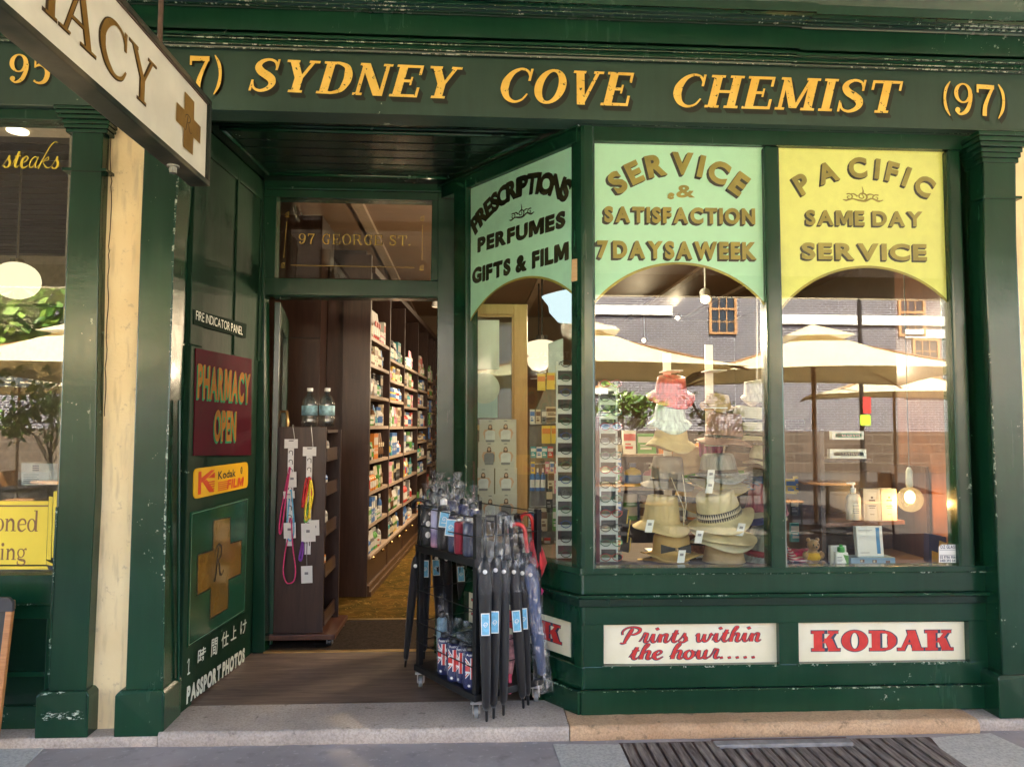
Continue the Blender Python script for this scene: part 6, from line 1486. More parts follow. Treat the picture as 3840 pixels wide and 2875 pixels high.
# frilly red child's umbrella hung at the back right
def red_child():
    top, tip = P(1994,1925,.50), P(2018,2180,.50); t = thing('child_umbrella', "small frilled red umbrella hanging by its red handle at the rack's right end", 'umbrella', tip)
    ax = (top-tip).normalized(); x = V((0,-1,0)); x = (x-ax*ax.dot(x)).normalized(); Mx = Matrix((x, ax.cross(x), ax)).transposed().to_4x4(); Mx.translation = tip
    L = (top-tip).length
    mb = MB(); mb.lathe([(.006,0),(.035,.05),(.052,.10),(.044,.16),(.030,.21),(.012,.23)], 24, Mx, lambda t_, r, z: (r*(1+.16*math.sin(9*t_+z*20))*math.cos(t_), r*(1+.16*math.sin(9*t_+z*20))*math.sin(t_), z)); mb.build('canopy', Mredc, t, smooth=True)
    mb = MB(); h = V((-1,.2,0)); q = [tip+ax*.2, tip+ax*(L-.04)]+[tip+ax*(L-.04)+h*.032*(1-math.cos(a))+ax*.04*math.sin(a) for a in (.5,1,1.57,2.1,2.7,3.1)]; mb.tube(q, .0105, 8); mb.build('handle', Mredh, t, smooth=True)
    mb = MB(); c = P(2023,2215,.50); mb.tube([tip, c+V((0,0,.02))], .003, 5); mb.build('cord', M['white'], t)
    mb = MB()
    for k in range(6): a = k*math.pi/3; mb.ball(c+V((.013*math.cos(a),-.004,.013*math.sin(a))), .010, 6)
    mb.ball(c+V((0,-.010,0)), .008, 6); mb.build('flower_charm', pm('hot_pink_plastic', (.75,.05,.22), .35), t, smooth=True)
    mb = MB(); mb.slab([c+V((-.012,.004,-.02)),c+V((.02,.004,-.02)),c+V((.02,.004,-.085)),c+V((-.012,.004,-.085))], (0,.001,0)); mb.build('black_tag', M['ink'], t)
red_child()
pinku = thing('child_umbrella', 'small pink and white umbrella with bright pink tip low behind the black umbrellas', 'umbrella', G(1912,2600,.14))
a, b = G(1910,2600,.15), P(1922,2380,.50)
mb = MB(); mb.tube([a, a.lerp(b,.35)], .010, 8); mb.build('tip', pm('bright_pink_plastic', (.72,.10,.18), .35), pinku); mb = MB(); mb.tube([a.lerp(b,.33), a.lerp(b,.6), b], [.012,.022,.024], 12); mb.build('canopy', pm('pink_white_cloth', (.62,.30,.32), .6, 0, .6, 26, 0), pinku, smooth=True)
# left-hand row, seen behind and through the rack
long_umbrella('black long umbrella hanging at the far left side of the rack', g_(1519,2500), tp_(1576,1960,.77), Mblk, tagz=None, sleeve=False, fat=.8)
long_umbrella('black long umbrella hanging just inside the left post of the rack', G(1590,2470,.10), tp_(1600,1900,.88), Mblk, M['blackplastic'], hook_dir=(-1,.2,0), tagz=.62, sleeve=False)
long_umbrella('black long umbrella at the back of the rack, third from the left', G(1655,2440,.10), tp_(1630,1940,.98), Mblk, tagz=.66, sleeve=False)
long_umbrella('black long umbrella at the back of the rack, fourth from the left', G(1690,2440,.10), tp_(1668,1945,.99), Mblk, tagz=None)
long_umbrella('black long umbrella at the back of the rack, rightmost of the back row', G(1745,2430,.10), tp_(1722,1950,1.0), Mblk, tagz=.62)
# --- compact umbrellas
def dots():
    t = NT('polka_dot_cloth'); v = t.n('ShaderNodeTexVoronoi'); t.l(t.coord('Object', (1,1,1)), v.inputs['Vector']); v.inputs['Scale'].default_value = 17; v.inputs['Randomness'].default_value = .35
    t.bsdf(t.ramp(v.outputs['Distance'], [(.30, (.75,.73,.68)), (.33, (.012,.012,.014))]), .55); return t.m
def towers():
    t = NT('printed_tower_cloth'); sp = t.n('ShaderNodeSeparateXYZ'); t.l(t.coord(), sp.inputs[0]); n = t.noise(t.coord('Object', (9,9,3)), 6, 3)
    c = t.ramp(t.math('ADD', sp.outputs[2], t.math('MULTIPLY', n, .06)), [(.0, (.50,.16,.16)), (.05, (.42,.26,.38)), (.10, (.16,.12,.24)), (.14, (.42,.40,.58)), (.24, (.45,.46,.62)), (.27, (.08,.16,.52))]); t.bsdf(c, .5); return t.m
def flagcloth():
    t = NT('flag_printed_cloth'); n = t.noise(t.coord('Object', (3,3,1)), 10, 3); t.bsdf(t.ramp(n, [(.3, (.010,.014,.07)), (.7, (.02,.03,.13))]), .45, 0, t.bump(n, .3, .004)); return t.m
Mdots, Mtow, Mflag = dots(), towers(), flagcloth()
def compact(label, base, r, h, m, bag=True, tagd=False, cap=None, group='folded umbrellas on the rack shelf', flag=False, lean=0, tagoff=0.0):
    base = V(base); t = thing('folded_umbrella', label, 'umbrella', base, group); rn = random.Random(len(label)*17+int(base.x*900))
    Mx = Matrix.Translation(base) @ Matrix.Rotation(lean, 4, 'Y')
    pr = [(r*.85,0),(r,.01),(r*1.03,h*.5),(r,h*.86),(r*.6,h*.90)]
    mb = MB(); mb.lathe(pr, 18, Mx, crumple(pr, 18, .03, rn)); mb.build('canopy', m, t, smooth=True, auto=R(50))
    mb = MB(); mb.lathe([(r*.55,h*.88),(r*.62,h*.92),(r*.6,h*1.0),(r*.2,h*1.03),(0,h*1.03)], 14, Mx); mb.build('handle', cap or M['blackplastic'], t, smooth=True)
    if bag:
        hb = h+.07; pr = [(r*1.1,.0)]+[(lerp(r*1.16,r*1.05,i/8), h*.92*i/8) for i in range(1,9)]+[(r*1.2,h*1.0),(r*1.35,h+.025),(r*1.0,h+.045),(r*.45,hb-.015),(r*.75,hb+.005),(r*1.0,hb+.03)]
        mb = MB(); mb.lathe(pr[1:], 20, Mx, crumple(pr, 20, .085, rn)); mb.build('plastic_bag', Mcr2 if rn.random() < .5 else Mcr, t)
    if tagd:
        c = Mx @ V((tagoff,-r*1.25,h*.62)); w_, h_ = .028, .042
        mb = MB(); q = [V((-w_-.004,0,-h_)),V((w_-.006,0,-h_-.006)),V((w_+.004,-.002,h_)),V((-w_+.006,-.002,h_+.004))]
        mb.slab([c+p for p in q], (0,.001,0)); mb.m = 1; mb.slab([c+p*.88+V((0,-.0008,0)) for p in q], (0,.0006,0)); mb.build('tag', [M['white'], Mtag], t)
        mb = MB()
        for q in (spiral(0,0,.014,1.2,.004), [(-.016,-.018,.004),(.014,-.022,.004)], [(.0,.026,.004),(.018,.028,.004)]):
            for e in rib(q, 2): mb.face([c+V((a,-.0022,b)) for a, b in e])
        mb.build('tag_print', M['white'], t)
    if flag:
        mb = MB(); mw, mr_ = M['white'], M['red']
        def patch(ts, zs, d, mi):
            mb.m = mi; n = 6
            for i in range(n):
                t0, t1 = lerp(ts[0],ts[1],i/n), lerp(ts[0],ts[1],(i+1)/n)
                f = lambda tt, zz: Mx @ V((r*(1.06+d)*math.sin(tt), -r*(1.06+d)*math.cos(tt), zz))
                if len(zs) == 2: mb.face([f(t0,zs[0]),f(t1,zs[0]),f(t1,zs[1]),f(t0,zs[1])])
                else: mb.face([f(t0,lerp(zs[0],zs[1],i/n)),f(t1,lerp(zs[0],zs[1],(i+1)/n)),f(t1,lerp(zs[0],zs[1],(i+1)/n)+zs[2]),f(t0,lerp(zs[0],zs[1],i/n)+zs[2])])
        ro = rn.uniform(-.5,.5)
        for k in (0,):
            z0, z1 = h*.26, h*.78; zc = (z0+z1)/2
            patch((ro-.9,ro+.9), (z0,z1-.02,.022), .01, 0); patch((ro-.9,ro+.9), (z1-.02,z0,.022), .014, 0)
            patch((ro-.9,ro+.9), (z0+.006,z1-.014,.008), .018, 1); patch((ro-.9,ro+.9), (z1-.014,z0+.006,.008), .020, 1)
            patch((ro-.9,ro+.9), (zc-.024,zc+.024), .024, 0); patch((ro-.28,ro+.28), (z0,z1), .028, 0)
            patch((ro-.9,ro+.9), (zc-.014,zc+.014), .032, 1); patch((ro-.16,ro+.16), (z0,z1), .036, 1)
        mb.build('union_flag', [mw, mr_], t)
        mb = MB(); lay, W_ = sans_layout('Australia', .0, .1); ang = 1.5
        for vs, fs, _ in lay:
            mb.raw([Mx @ V((r*1.09*math.sin(ro+(x/W_-.5)*ang), -r*1.09*math.cos(ro+(x/W_-.5)*ang), h*.83+y*.013)) for x, y in vs], fs)
        for a_, zz in ((ro+.7,h*.12),(ro-.4,h*.10)):
            pts = []
            for k in range(14): rr = .010 if k % 2 == 0 else .0045; pts.append(Mx @ V((r*1.07*math.sin(a_+rr*math.cos(k*math.pi/7)/r), -r*1.07*math.cos(a_+rr*math.cos(k*math.pi/7)/r), zz+rr*math.sin(k*math.pi/7))))
            mb.face(pts)
        mb.build('print', mw, t)
    return t
ZS = .873
def on_shelf(px, b, z=ZS):                        # along the front edge of the shelf, set back by b
    o = F0+rv*b; d = ray(px, 2050); n = rv; k = (o-CAM).dot(n)/d.dot(n); q = CAM+d*k; q.z = z; return q
compact('black folded umbrella with large white polka dots, leftmost on the rack shelf', on_shelf(1603,.04), .036, .25, Mdots)
compact('lilac and blue folded umbrella with a printed tower on the rack shelf', on_shelf(1632,.035), .026, .24, Mtow)
compact('black folded umbrella with white cap and blue tag on the rack shelf', on_shelf(1662,.04), .033, .27, Mblk, tagd=True, cap=M['white'], tagoff=.006)
compact('navy folded umbrella with a leaning blue tag on the rack shelf', on_shelf(1698,.035), .026, .215, Mnavy, tagd=True, tagoff=-.012, flag=False)
compact('plain dark red folded umbrella on the rack shelf', on_shelf(1724,.032), .030, .19, cloth('dark_red_cloth', (.24,.012,.03)), bag=False, cap=M['steel'])
compact('slate blue folded umbrella in clear plastic, rightmost on the rack shelf', on_shelf(1759,.034), .033, .20, cloth('slate_cloth', (.035,.045,.085)), cap=M['steel'])
for i, (px, b, h, m) in enumerate([(1650,.20,.30,Mblk),(1692,.17,.28,Mflag),(1735,.20,.26,Mflag),(1775,.17,.25,Mflag),(1625,.27,.30,Mblk),(1715,.30,.30,Mnavy)]):
    compact(('black','navy','navy','navy','black','navy')[i]+' folded umbrella in a bag, %s of the rear row on the rack shelf' % ORD[(1,2,4,5,0,3)[i]], on_shelf(px, b), .032, h, m)
for i, (px, b, h) in enumerate([(1672,.05,.215),(1708,.035,.215),(1742,.06,.205),(1768,.04,.205)]):
    compact('navy folded umbrella with union flag print, %s of four on the base tray' % ('leftmost','second','third','rightmost')[i], on_shelf(px, b, .201), .040, h, Mflag, group='flag umbrellas on the base tray', flag=True)
compact('pale blue tagged folded umbrella at the left of the base tray', on_shelf(1660,.16,.201), .03, .27, cloth('pale_blue_cloth', (.2,.36,.45)), group='flag umbrellas on the base tray')
# ================================================================ WINDOW DISPLAY
ZD = P(2500,2118,.42).z - .012                      # display floor inside the bay
df = thing('display_floor', 'low timber display platform inside the bay window', 'platform', (1.6, .8, ZD-.05))
mb = MB(); mb.slab([(.60,.40,ZD),(2.78,.40,ZD),(2.78,1.25,ZD),(-.05,1.28,ZD),(-.09,1.20,ZD)], (0,0,-.03)); mb.build('boards', wood_mat('display_boards', (.035,.02,.012), (.06,.035,.02), .9, 4, (1,8,1)), df)
mb = MB(); mb.box((-.05,1.26,.07),(2.78,1.29,ZD-.031)); mb.build('backing', Mdk2, df)

def straw(name, c, fine=1.0, var=.25):
    t = NT(name); co = t.coord()
    w1 = t.n('ShaderNodeTexWave', wave_type='RINGS', rings_direction='Z'); t.l(co, w1.inputs[0]); w1.inputs['Scale'].default_value = 60*fine; w1.inputs['Distortion'].default_value = 1.5
    n = t.noise(co, 70, 4); b = t.noise(co, 8, 3)
    c1 = t.ramp(b, [(.3, tuple(x*(1-var) for x in c)), (.7, c)])
    c2 = t.mix(t.math('MULTIPLY', n, .35), c1, tuple(x*.45 for x in c))
    h = t.math('ADD', t.math('MULTIPLY', w1.outputs['Fac'], .5), n)
    t.bsdf(c2, .75, 0, t.bump(h, .5, .003), .3); return t.m
S_pale, S_straw, S_gold, S_tan = straw('pale_straw', (.80,.66,.38)), straw('straw', (.74,.56,.27)), straw('golden_straw', (.66,.43,.16)), straw('tan_straw', (.60,.41,.22))
S_grey, S_mauve, S_dgreen, S_cream = straw('grey_straw', (.26,.22,.17), 1, .15), straw('mauve_straw', (.36,.20,.16), 1, .15), straw('dark_green_straw', (.10,.10,.075)), straw('cream_straw', (.70,.62,.42))
S_blue, S_pink, S_red, S_mint = cloth('denim_cloth', (.03,.09,.20)), cloth('dusty_pink_cloth', (.32,.08,.10)), cloth('coral_cloth', (.62,.08,.07)), cloth('pale_mint_cloth', (.50,.60,.52))
S_mgrey, S_purple = cloth('mid_grey_felt', (.22,.23,.21)), cloth('magenta_cloth', (.35,.05,.20))
def bandzig():
    t = NT('zigzag_hat_band'); c = t.n('ShaderNodeTexCoord'); sp = t.n('ShaderNodeSeparateXYZ'); t.l(c.outputs['Object'], sp.inputs[0])
    a = t.math('ARCTAN2', sp.outputs[1], sp.outputs[0]); f = t.math('FRACT', t.math('MULTIPLY', a, 9.0)); tri = t.math('ABSOLUTE', t.math('SUBTRACT', f, .5))
    z = t.math('FRACT', t.math('MULTIPLY', sp.outputs[2], 34.0)); k = t.math('GREATER_THAN', t.math('ADD', tri, t.math('MULTIPLY', z, .5)), .5)
    t.bsdf(t.mix(k, (.62,.52,.36), (.03,.025,.03)), .7); return t.m
M_zig, M_dark, M_cord = bandzig(), pm('dark_hat_ribbon', (.02,.02,.02), .5), pm('hat_cord', (.62,.54,.40), .7)
def hat(label, px, py, Y, wpx, cr, ch, m, droop=.02, curl=.0, tilt=0, tip=0, band=None, bandz=.25, top_r=.82, dent=.02, tagpx=None, rz=0, flat=False, group='hats in the window', bh=.030, fray=0, ell_=1.12):
    """px, py = centre of the brim; wpx = brim width in pixels at depth Y"""
    c = P(px, py, Y); l, r_ = P(px-wpx/2, py, Y), P(px+wpx/2, py, Y); br = (r_-l).length/2
    t = thing('hat', label, 'hat', c, group); t.rotation_euler = (R(tip), R(tilt), rz)
    rn = random.Random(int(px*7+py)); ph = rn.uniform(0,6.3)
    prof = [(br,-droop),(br*.985,-droop+.004),(lerp(cr,br,.66),-droop*.5),(lerp(cr,br,.3),-.002),(cr*1.06,.0),(cr*1.0,.012),(lerp(cr,cr*top_r,.5),ch*.55),(cr*top_r,ch*.92),(cr*top_r*.93,ch*.985),(cr*top_r*.75,ch),(cr*top_r*.35,ch-dent),(1e-6,ch-dent*1.1)]
    def fn(tt, r, z):
        k = max(0, (r-cr)/(br-cr)) if br > cr else 0
        z += curl*k*k*math.cos(2*tt)+.012*k*math.sin(3*tt+ph)+(fray*k*rn.uniform(-1,1))
        e = ell_ if r <= cr*1.1 else lerp(ell_,1.04,k)
        return (r*math.cos(tt), r*math.sin(tt)*(1/e if False else .94), z)
    mb = MB(); mb.lathe(prof, 36, None, fn); o = mb.build('body', m, t, smooth=True, world=False); s = o.modifiers.new('thick', 'SOLIDIFY'); s.thickness = .003; s2 = o.modifiers.new('smooth', 'SUBSURF'); s2.levels = 1; s2.render_levels = 1
    if band:
        z0 = .012; f = lambda tt, r, z: (r*math.cos(tt), r*math.sin(tt)*.94, z)
        mb = MB(); rr = lambda z: lerp(cr, cr*top_r, z/ch)*1.015+.002
        mb.lathe([(rr(.006),.006),(rr(z0+bh),z0+bh)], 36, None, f); mb.build('band', band, t, smooth=True, world=False)
    if tagpx:
        a, b = tagpx; q = P(a, b, Y-br*.93)-c; w_, h_ = .020, .034
        q = t.rotation_euler.to_matrix().inverted() @ q
        mb = MB(); mb.slab([q+V((-w_-.006,0,-h_)),q+V((w_-.006,0,-h_)),q+V((w_+.006,.004,h_)),q+V((-w_+.006,.004,h_))], (0,.001,0)); tg = mb.build('swing_tag', M['paper'], t, world=False)
        mb = MB(); mb.slab([q+V((-.010,-.002,.004)),q+V((.010,-.002,.004)),q+V((.012,-.001,.018)),q+V((-.008,-.001,.018))], (0,.001,0)); mb.build('tag_print', PM['grey'], tg, world=False)
    return t
# stands
for i, (px, Y, z1) in enumerate([(2668,.80,2.05),(2508,.86,2.0)]):
    b = P(px, 2115, Y); t = thing('hat_stand', 'white flat post of the %s hat stand behind the straw hats' % ('right' if i == 0 else 'left'), 'hat stand', (b.x, Y, ZD), 'white hat stands')
    mb = MB(); mb.box((b.x-.024,Y,ZD),(b.x+.024,Y+.012,z1)); mb.build('post', M['white'], t)
    mb = MB(); mb.box((b.x-.12,Y-.1,ZD),(b.x+.12,Y+.12,ZD+.012)); mb.build('foot', M['white'], t)
    for k, z in enumerate((1.02,1.22,1.44,1.66,1.88)): mb = MB(); mb.box((b.x-.05,Y-.17,z),(b.x+.05,Y-.001,z+.006)); mb.build('bracket', M['white'], t)
hat('wide straw hat with tall round crown and white tag at the lower left', 2480, 1958, .62, 222, .105, .155, S_straw, .045, .02, 3, 0, None, tagpx=(2436,1972), top_r=.84)
t = [o for o in bpy.data.objects if o.name.startswith('hat') and o.get('category') == 'hat'][-1]
mb = MB(); mb.tube([(.10,-.10,.0),(.09,-.12,.10),(.03,-.06,.26)], .0025, 5); mb.tube([(.10,-.10,.0),(.11,-.10,.12),(.10,-.04,.28)], .0025, 5); mb.build('chin_cord', M_cord, t, world=False)
hat('large panama hat tilted up to the right with zigzag band', 2700, 1938, .56, 258, .125, .155, S_pale, .03, .025, -15, 8, M_zig, top_r=.86, bh=.045, dent=.03)
hat('panama hat lying under the tilted one, with zigzag band and tag', 2712, 1990, .58, 256, .11, .09, S_pale, .035, .02, 5, 4, M_zig, tagpx=(2778,1985), bh=.035)
hat('pale straw hat lowest of the stacked panamas with a tag on its brim', 2706, 2010, .60, 248, .10, .06, S_cream, .05, .01, 3, 0, None, tagpx=(2622,2012))
hat('tall rounded tan straw hat at the bottom centre of the window', 2714, 2108, .60, 258, .118, .185, S_tan, .03, .03, 0, 0, None, top_r=.70, dent=.0)
hb = hat('golden boater hat with a black bow at the bottom left of the window', 2518, 2072, .62, 240, .105, .105, S_gold, .01, .006, 0, 0, None, top_r=.95, dent=0, fray=.004, tagpx=(2556,2086))
mb = MB()
for s in (-1,1): mb.slab([(0,-.104,.030),(s*.085,-.098,.012),(s*.085,-.098,.062),(0,-.104,.042)], (0,.008,0))
mb.build('black_bow', M_dark, hb, world=False); mb = MB(); mb.ball((0,-.110,.036), .010, 8); mb.build('bow_knot', S_tan, hb, world=False)
hat('golden straw hat lying under the boater with black bow', 2512, 2098, .64, 250, .10, .04, S_gold, .015, .0, 0, 0, None, fray=.005)
hat('grey straw hat with thin black cord on the left stand', 2502, 1806, .68, 205, .098, .150, S_grey, .035, .015, 2, 0, M_dark, bh=.010, top_r=.88)
hat('grey-green wide hat with dark band and white tag in the middle', 2694, 1778, .62, 235, .110, .12, S_mgrey, .02, .02, -2, 0, M_dark, tagpx=(2666,1784), bh=.018)
hat('olive straw hat stacked directly under the grey-green hat', 2694, 1800, .63, 232, .10, .03, straw('olive_straw', (.30,.24,.07)), .03, .02, 3)
hat('tan straw hat lowest under the grey-green hat, with white tag', 2696, 1818, .64, 232, .10, .03, S_straw, .03, .02, 3, tagpx=(2662,1826))
hat('mauve brown hat with dark cord high in the middle', 2715, 1648, .66, 215, .110, .155, S_mauve, .03, .01, 4, 0, M_dark, bh=.012, top_r=.86)
hat('cream boater with dark striped band, upper of the two at the right', 2812, 1592, .70, 170, .105, .105, S_cream, .02, .01, 6, 0, M_dark, top_r=.93, bh=.022)
hat('cream boater with dark striped band, lower of the two at the right', 2818, 1640, .68, 185, .108, .09, S_cream, .02, .01, 5, 0, M_dark, top_r=.93, bh=.022)
hat('cream trilby at the right edge above a stack of dark brims', 2862, 1735, .68, 150, .09, .10, S_cream, .01, .01, 6, 0, M_dark, bh=.010)
for i, (dy, m, nm) in enumerate([(16,S_dgreen,'dark green'),(34,S_mgrey,'grey'),(54,S_blue,'denim blue'),(70,S_blue,'blue'),(86,S_blue,'navy blue')]):
    hat('%s brim, %s in the stack below the cream trilby at the right edge' % (nm, ORD[i]), 2866, 1738+dy, .69, 150, .08, .02, m, .02, .0, 8)
hat('dusty pink cloth hat at the right edge of the window', 2872, 1908, .66, 165, .115, .15, S_pink, .02, .0, 3, 0, None)
hat('cream brim under the dusty pink hat', 2868, 1926, .67, 165, .10, .03, S_cream, .02, 0, 2)
hat('violet blue brim lowest under the dusty pink hat', 2868, 1950, .68, 150, .10, .03, cloth('violet_cloth', (.06,.06,.20)), .02, 0, 2)
hat('grey felt hat with dark red brim at the bottom right of the window', 2872, 2090, .62, 190, .12, .17, S_mgrey, .03, .0, 6, 0, pm('dark_red_ribbon', (.22,.01,.02), .5), bh=.03)
hat('coral red cloth sun hat with floppy brim high on the left stand', 2515, 1470, .72, 186, .092, .095, S_red, .055, .03, 0, 14, None, top_r=.9)
hat('pale mint cloth hat below the coral sun hat', 2510, 1575, .70, 175, .095, .10, S_mint, .05, .02, 0, 4, None)
hat('golden straw hat below the pale mint cloth hat', 2515, 1650, .68, 190, .10, .11, S_straw, .05, .02, 4, 0, None)
hat('tan cap-like straw hat high on the right stand', 2690, 1515, .72, 130, .075, .06, S_tan, .03, .02, 8, 0, None)
hat('white patterned cloth hat at the top right of the hat display', 2835, 1475, .74, 120, .07, .08, cloth('white_patterned_cloth', (.52,.48,.45)), .04, .03, -10, 0, None)
mb = MB(); q = P(2665,1640,.74); t = thing('scarf', 'magenta scarf hanging below the mauve brown hat', 'scarf', q)
for i in range(12):
    a, b = P(2622+i*7.5,1650,.76+.012*math.sin(i*1.7)), P(2622+(i+1)*7.5,1650,.76+.012*math.sin((i+1)*1.7)); c, d = P(2624+(i+1)*7.2,1716+6*math.sin(i),.76+.016*math.sin((i+1)*1.7)), P(2624+i*7.2,1716+6*math.sin(i-1),.76+.016*math.sin(i*1.7)); mb.face([a,b,c,d])
s_ = mb.build('cloth', S_purple, t, smooth=True); so2 = s_.modifiers.new('thick','SOLIDIFY'); so2.thickness = .004

hat('dark brown trilby between the mauve hat and the cream boaters', 2772, 1700, .78, 150, .09, .09, straw('dark_brown_straw', (.16,.09,.05)), .02, .01, 4, 0, M_dark)
hat('sand straw hat behind the grey hat on the left stand', 2578, 1748, .82, 170, .095, .12, S_tan, .03, .02, -4)
hat('natural straw hat behind the wide hat at the left', 2590, 1885, .84, 180, .10, .12, S_gold, .03, .02, 3, 0, M_dark)
hat('dark straw hat half hidden behind the tilted panama', 2790, 1860, .80, 170, .10, .11, straw('coffee_straw', (.20,.12,.07)), .03, .02, -3, 0, M_dark)
hat('rust brown felt hat low between the two straw stacks', 2604, 2040, .84, 165, .10, .11, cloth('rust_felt', (.24,.09,.04)), .02, .02, 0, 0, M_dark)
# --- spectacle racks
Mrack = pm('white_rack_plastic', (.66,.68,.64), .4, 0, .05, 10, 0); Mslot = pm('rack_slot_shadow', (.10,.09,.085), .8)
GL_COL = [('black',(.012,.012,.012)),('brown',(.10,.04,.015)),('blue',(.02,.06,.25)),('red',(.40,.03,.03)),('tortoiseshell',(.18,.08,.02)),('green',(.02,.12,.06)),('orange',(.55,.16,.04)),('grey',(.12,.12,.12))]
GM = {n: pm(n+'_spectacle_frame', c, .3, 0, .15, 60, 0, coat=.3) for n, c in GL_COL}; Mlens = glass_mat('spectacle_lens', .05, (.93,.95,.94))
def spectacles(label, c):
    t = thing('spectacles', label, 'spectacles', (0,0,0), 'spectacles on the rack')
    rim = MB(); lens = MB()
    for s in (-1, 1):
        ring_ = [V((s*.033+.026*math.cos(a)*(1+.12*math.cos(2*a)), 0, .020*math.sin(a))) for a in [2*math.pi*i/18 for i in range(19)]]
        rim.tube(ring_, .0024, 6, False); lens.face([p+V((0,.0005,0)) for p in ring_[:-1]])
        rim.tube([V((s*.060,0,.010)), V((s*.066,.01,.010)), V((s*.062,.12,.006)), V((s*.058,.14,-.012))], .0022, 5)
    rim.tube([(-.008,0,.006),(0,-.002,.010),(.008,0,.006)], .0022, 5)
    rim.build('frame', GM[c], t, world=False, smooth=True); lens.build('lenses', Mlens, t, world=False); return t
spec_proto = {}
def put_spectacles(c, p, rz, label):
    if c not in spec_proto: o = spec_proto[c] = spectacles(label, c)
    else: o = copy_tree(spec_proto[c]); o['label'] = label
    o.location = p; o.rotation_euler = (R(-8),0,rz)
def spec_rack(label, xl, xr_, y0px, y1px, Y, n, rz, side, lean=0):
    a, b = P(xl,y0px,Y), P(xr_,y1px,Y); w_ = b.x-a.x
    t = thing('spectacle_rack', label, 'rack', ((a.x+b.x)/2, Y, ZD), 'spectacle racks')
    mb = MB(); mb.box((a.x,Y+.02,ZD),(b.x,Y+.026,a.z)); mb.build('back_board', Mslot, t)
    for k in range(n):
        z = lerp(a.z, b.z, k/(n-1)); mb = MB(); mb.box((a.x,Y,z-.022),(b.x,Y+.0195,z+.010)); mb.build('ledge', Mrack, t)
    for x in (a.x-.008, b.x): mb = MB(); mb.box((x,Y-.004,ZD),(x+.008,Y+.03,a.z+.03)); mb.build('side_rail', Mrack, t)
    for k in range(n):
        z = lerp(a.z, b.z, k/(n-1)); cn = GL_COL[(k*5+(3 if side == 'right' else 0)+k//3) % len(GL_COL)][0]
        put_spectacles(cn, ((a.x+b.x)/2+.012, Y-.02, z+.018), rz, '%s spectacles, number %d from the top of the %s spectacle rack' % (cn, k+1, side))
spec_rack('tall white spectacle rack seen through the angled window', 2092, 2176, 1375, 2085, .72, 14, 0, 'left')
spec_rack('tall white spectacle rack at the left edge of the middle window', 2252, 2312, 1450, 2098, .60, 13, 0, 'right')
mb = MB(); a, b = P(2226,1500,.56), P(2250,2118,.56); t = thing('rack_post', 'maroon flat post beside the spectacle rack at the left of the middle window', 'post', (a.x, .56, ZD)); mb.box((a.x,.56,ZD),(b.x,.60,P(2230,1560,.56).z)); mb.build('post', pm('maroon_post', (.12,.03,.04), .35, 0, .15, 8, coat=.3), t, bevel=.003)
# tags and cases by the rack
for i, (px, py, c) in enumerate([(2318,1740,'blue'),(2312,1785,'green'),(2316,1830,'orange'),(2318,1905,'blue'),(2316,2030,'red'),(2320,2085,'black')]):
    put_product('box', next(q for q in combos if q[0] == c), P(px,py+14,.63), .035, .006, .055, 0, 'small %s hanging tag, %s down beside the spectacle rack' % (c, ORD[i]), 'hanging tags beside the spectacle rack', 'hanging_tag')
for i, (px, py) in enumerate([(2335,1930),(2342,1965),(2336,2000),(2344,2035)]):
    p = P(px, py, .66); t = thing('watch_strap', 'black folded strap pack with yellow edge, %s down beside the spectacle rack' % ORD[i], 'strap', p, 'strap packs beside the spectacle rack')
    mb = MB(); mb.slab([p+V((-.03,0,-.045)),p+V((.02,0,-.055)),p+V((.035,0,.03)),p+V((-.012,0,.045))], (0,.012,0)); mb.build('strap', M['blackplastic'], t); mb = MB(); mb.slab([p+V((.022,-.001,-.05)),p+V((.027,-.001,-.048)),p+V((.037,-.001,.026)),p+V((.031,-.001,.028))], (0,.004,0)); mb.build('edge', PM['yellow'], t)

# --- tan glazed frame with hanging packs behind the angled window
YW = 1.47
tf = thing('glazed_frame', 'tan timber glazed frame with papers and packs behind the angled window', 'frame', (P(1850,2000,YW).x, YW, .07))
Mtan = wood_mat('tan_painted_timber', (.42,.24,.09), (.54,.33,.14), .5, 5, (3,3,.6), .12)
def fbox(mb, x0, x1, y0, y1, d0=0.0, d1=.06): mb.slab([P(x0,y1,YW+d0),P(x1,y1,YW+d0),P(x1,y0,YW+d0),P(x0,y0,YW+d0)], (0,d1-d0,0))
mb = MB(); fbox(mb, 1700,1756,1140,2300); fbox(mb, 1926,1978,1140,2300); fbox(mb, 1756,1926,1140,1180); fbox(mb, 1756,1926,1593,1612); fbox(mb, 1756,1926,2090,2300); mb.build('timber', Mtan, tf, bevel=.005)
mb = MB(); fbox(mb, 1920,1925.5,1182,1590,-.008,.02); fbox(mb, 1756.5,1762,1182,1590,-.008,.02); fbox(mb,1763,1919,1181,1187,-.008,.02); mb.build('glazing_bead', Mtan, tf)
mb = MB(); mb.slab([P(1756,1593,YW+.03),P(1926,1593,YW+.03),P(1926,1180,YW+.03),P(1756,1180,YW+.03)], (0,.004,0)); mb.slab([P(1756,2090,YW+.03),P(1926,2090,YW+.03),P(1926,1612,YW+.03),P(1756,1612,YW+.03)], (0,.004,0)); mb.build('pane', M['glass_door'], tf)
q = P(1812,1385,YW+.02); t = thing('paper_sheet', 'large blank white sheet taped to the tan glazed frame', 'paper', q); mb = MB(); fbox(mb, 1756,1872,1200,1384,.014,.016); mb.build('sheet', pm('white_poster', (.66,.70,.64), .5, 0, .08, 4, 0), t)
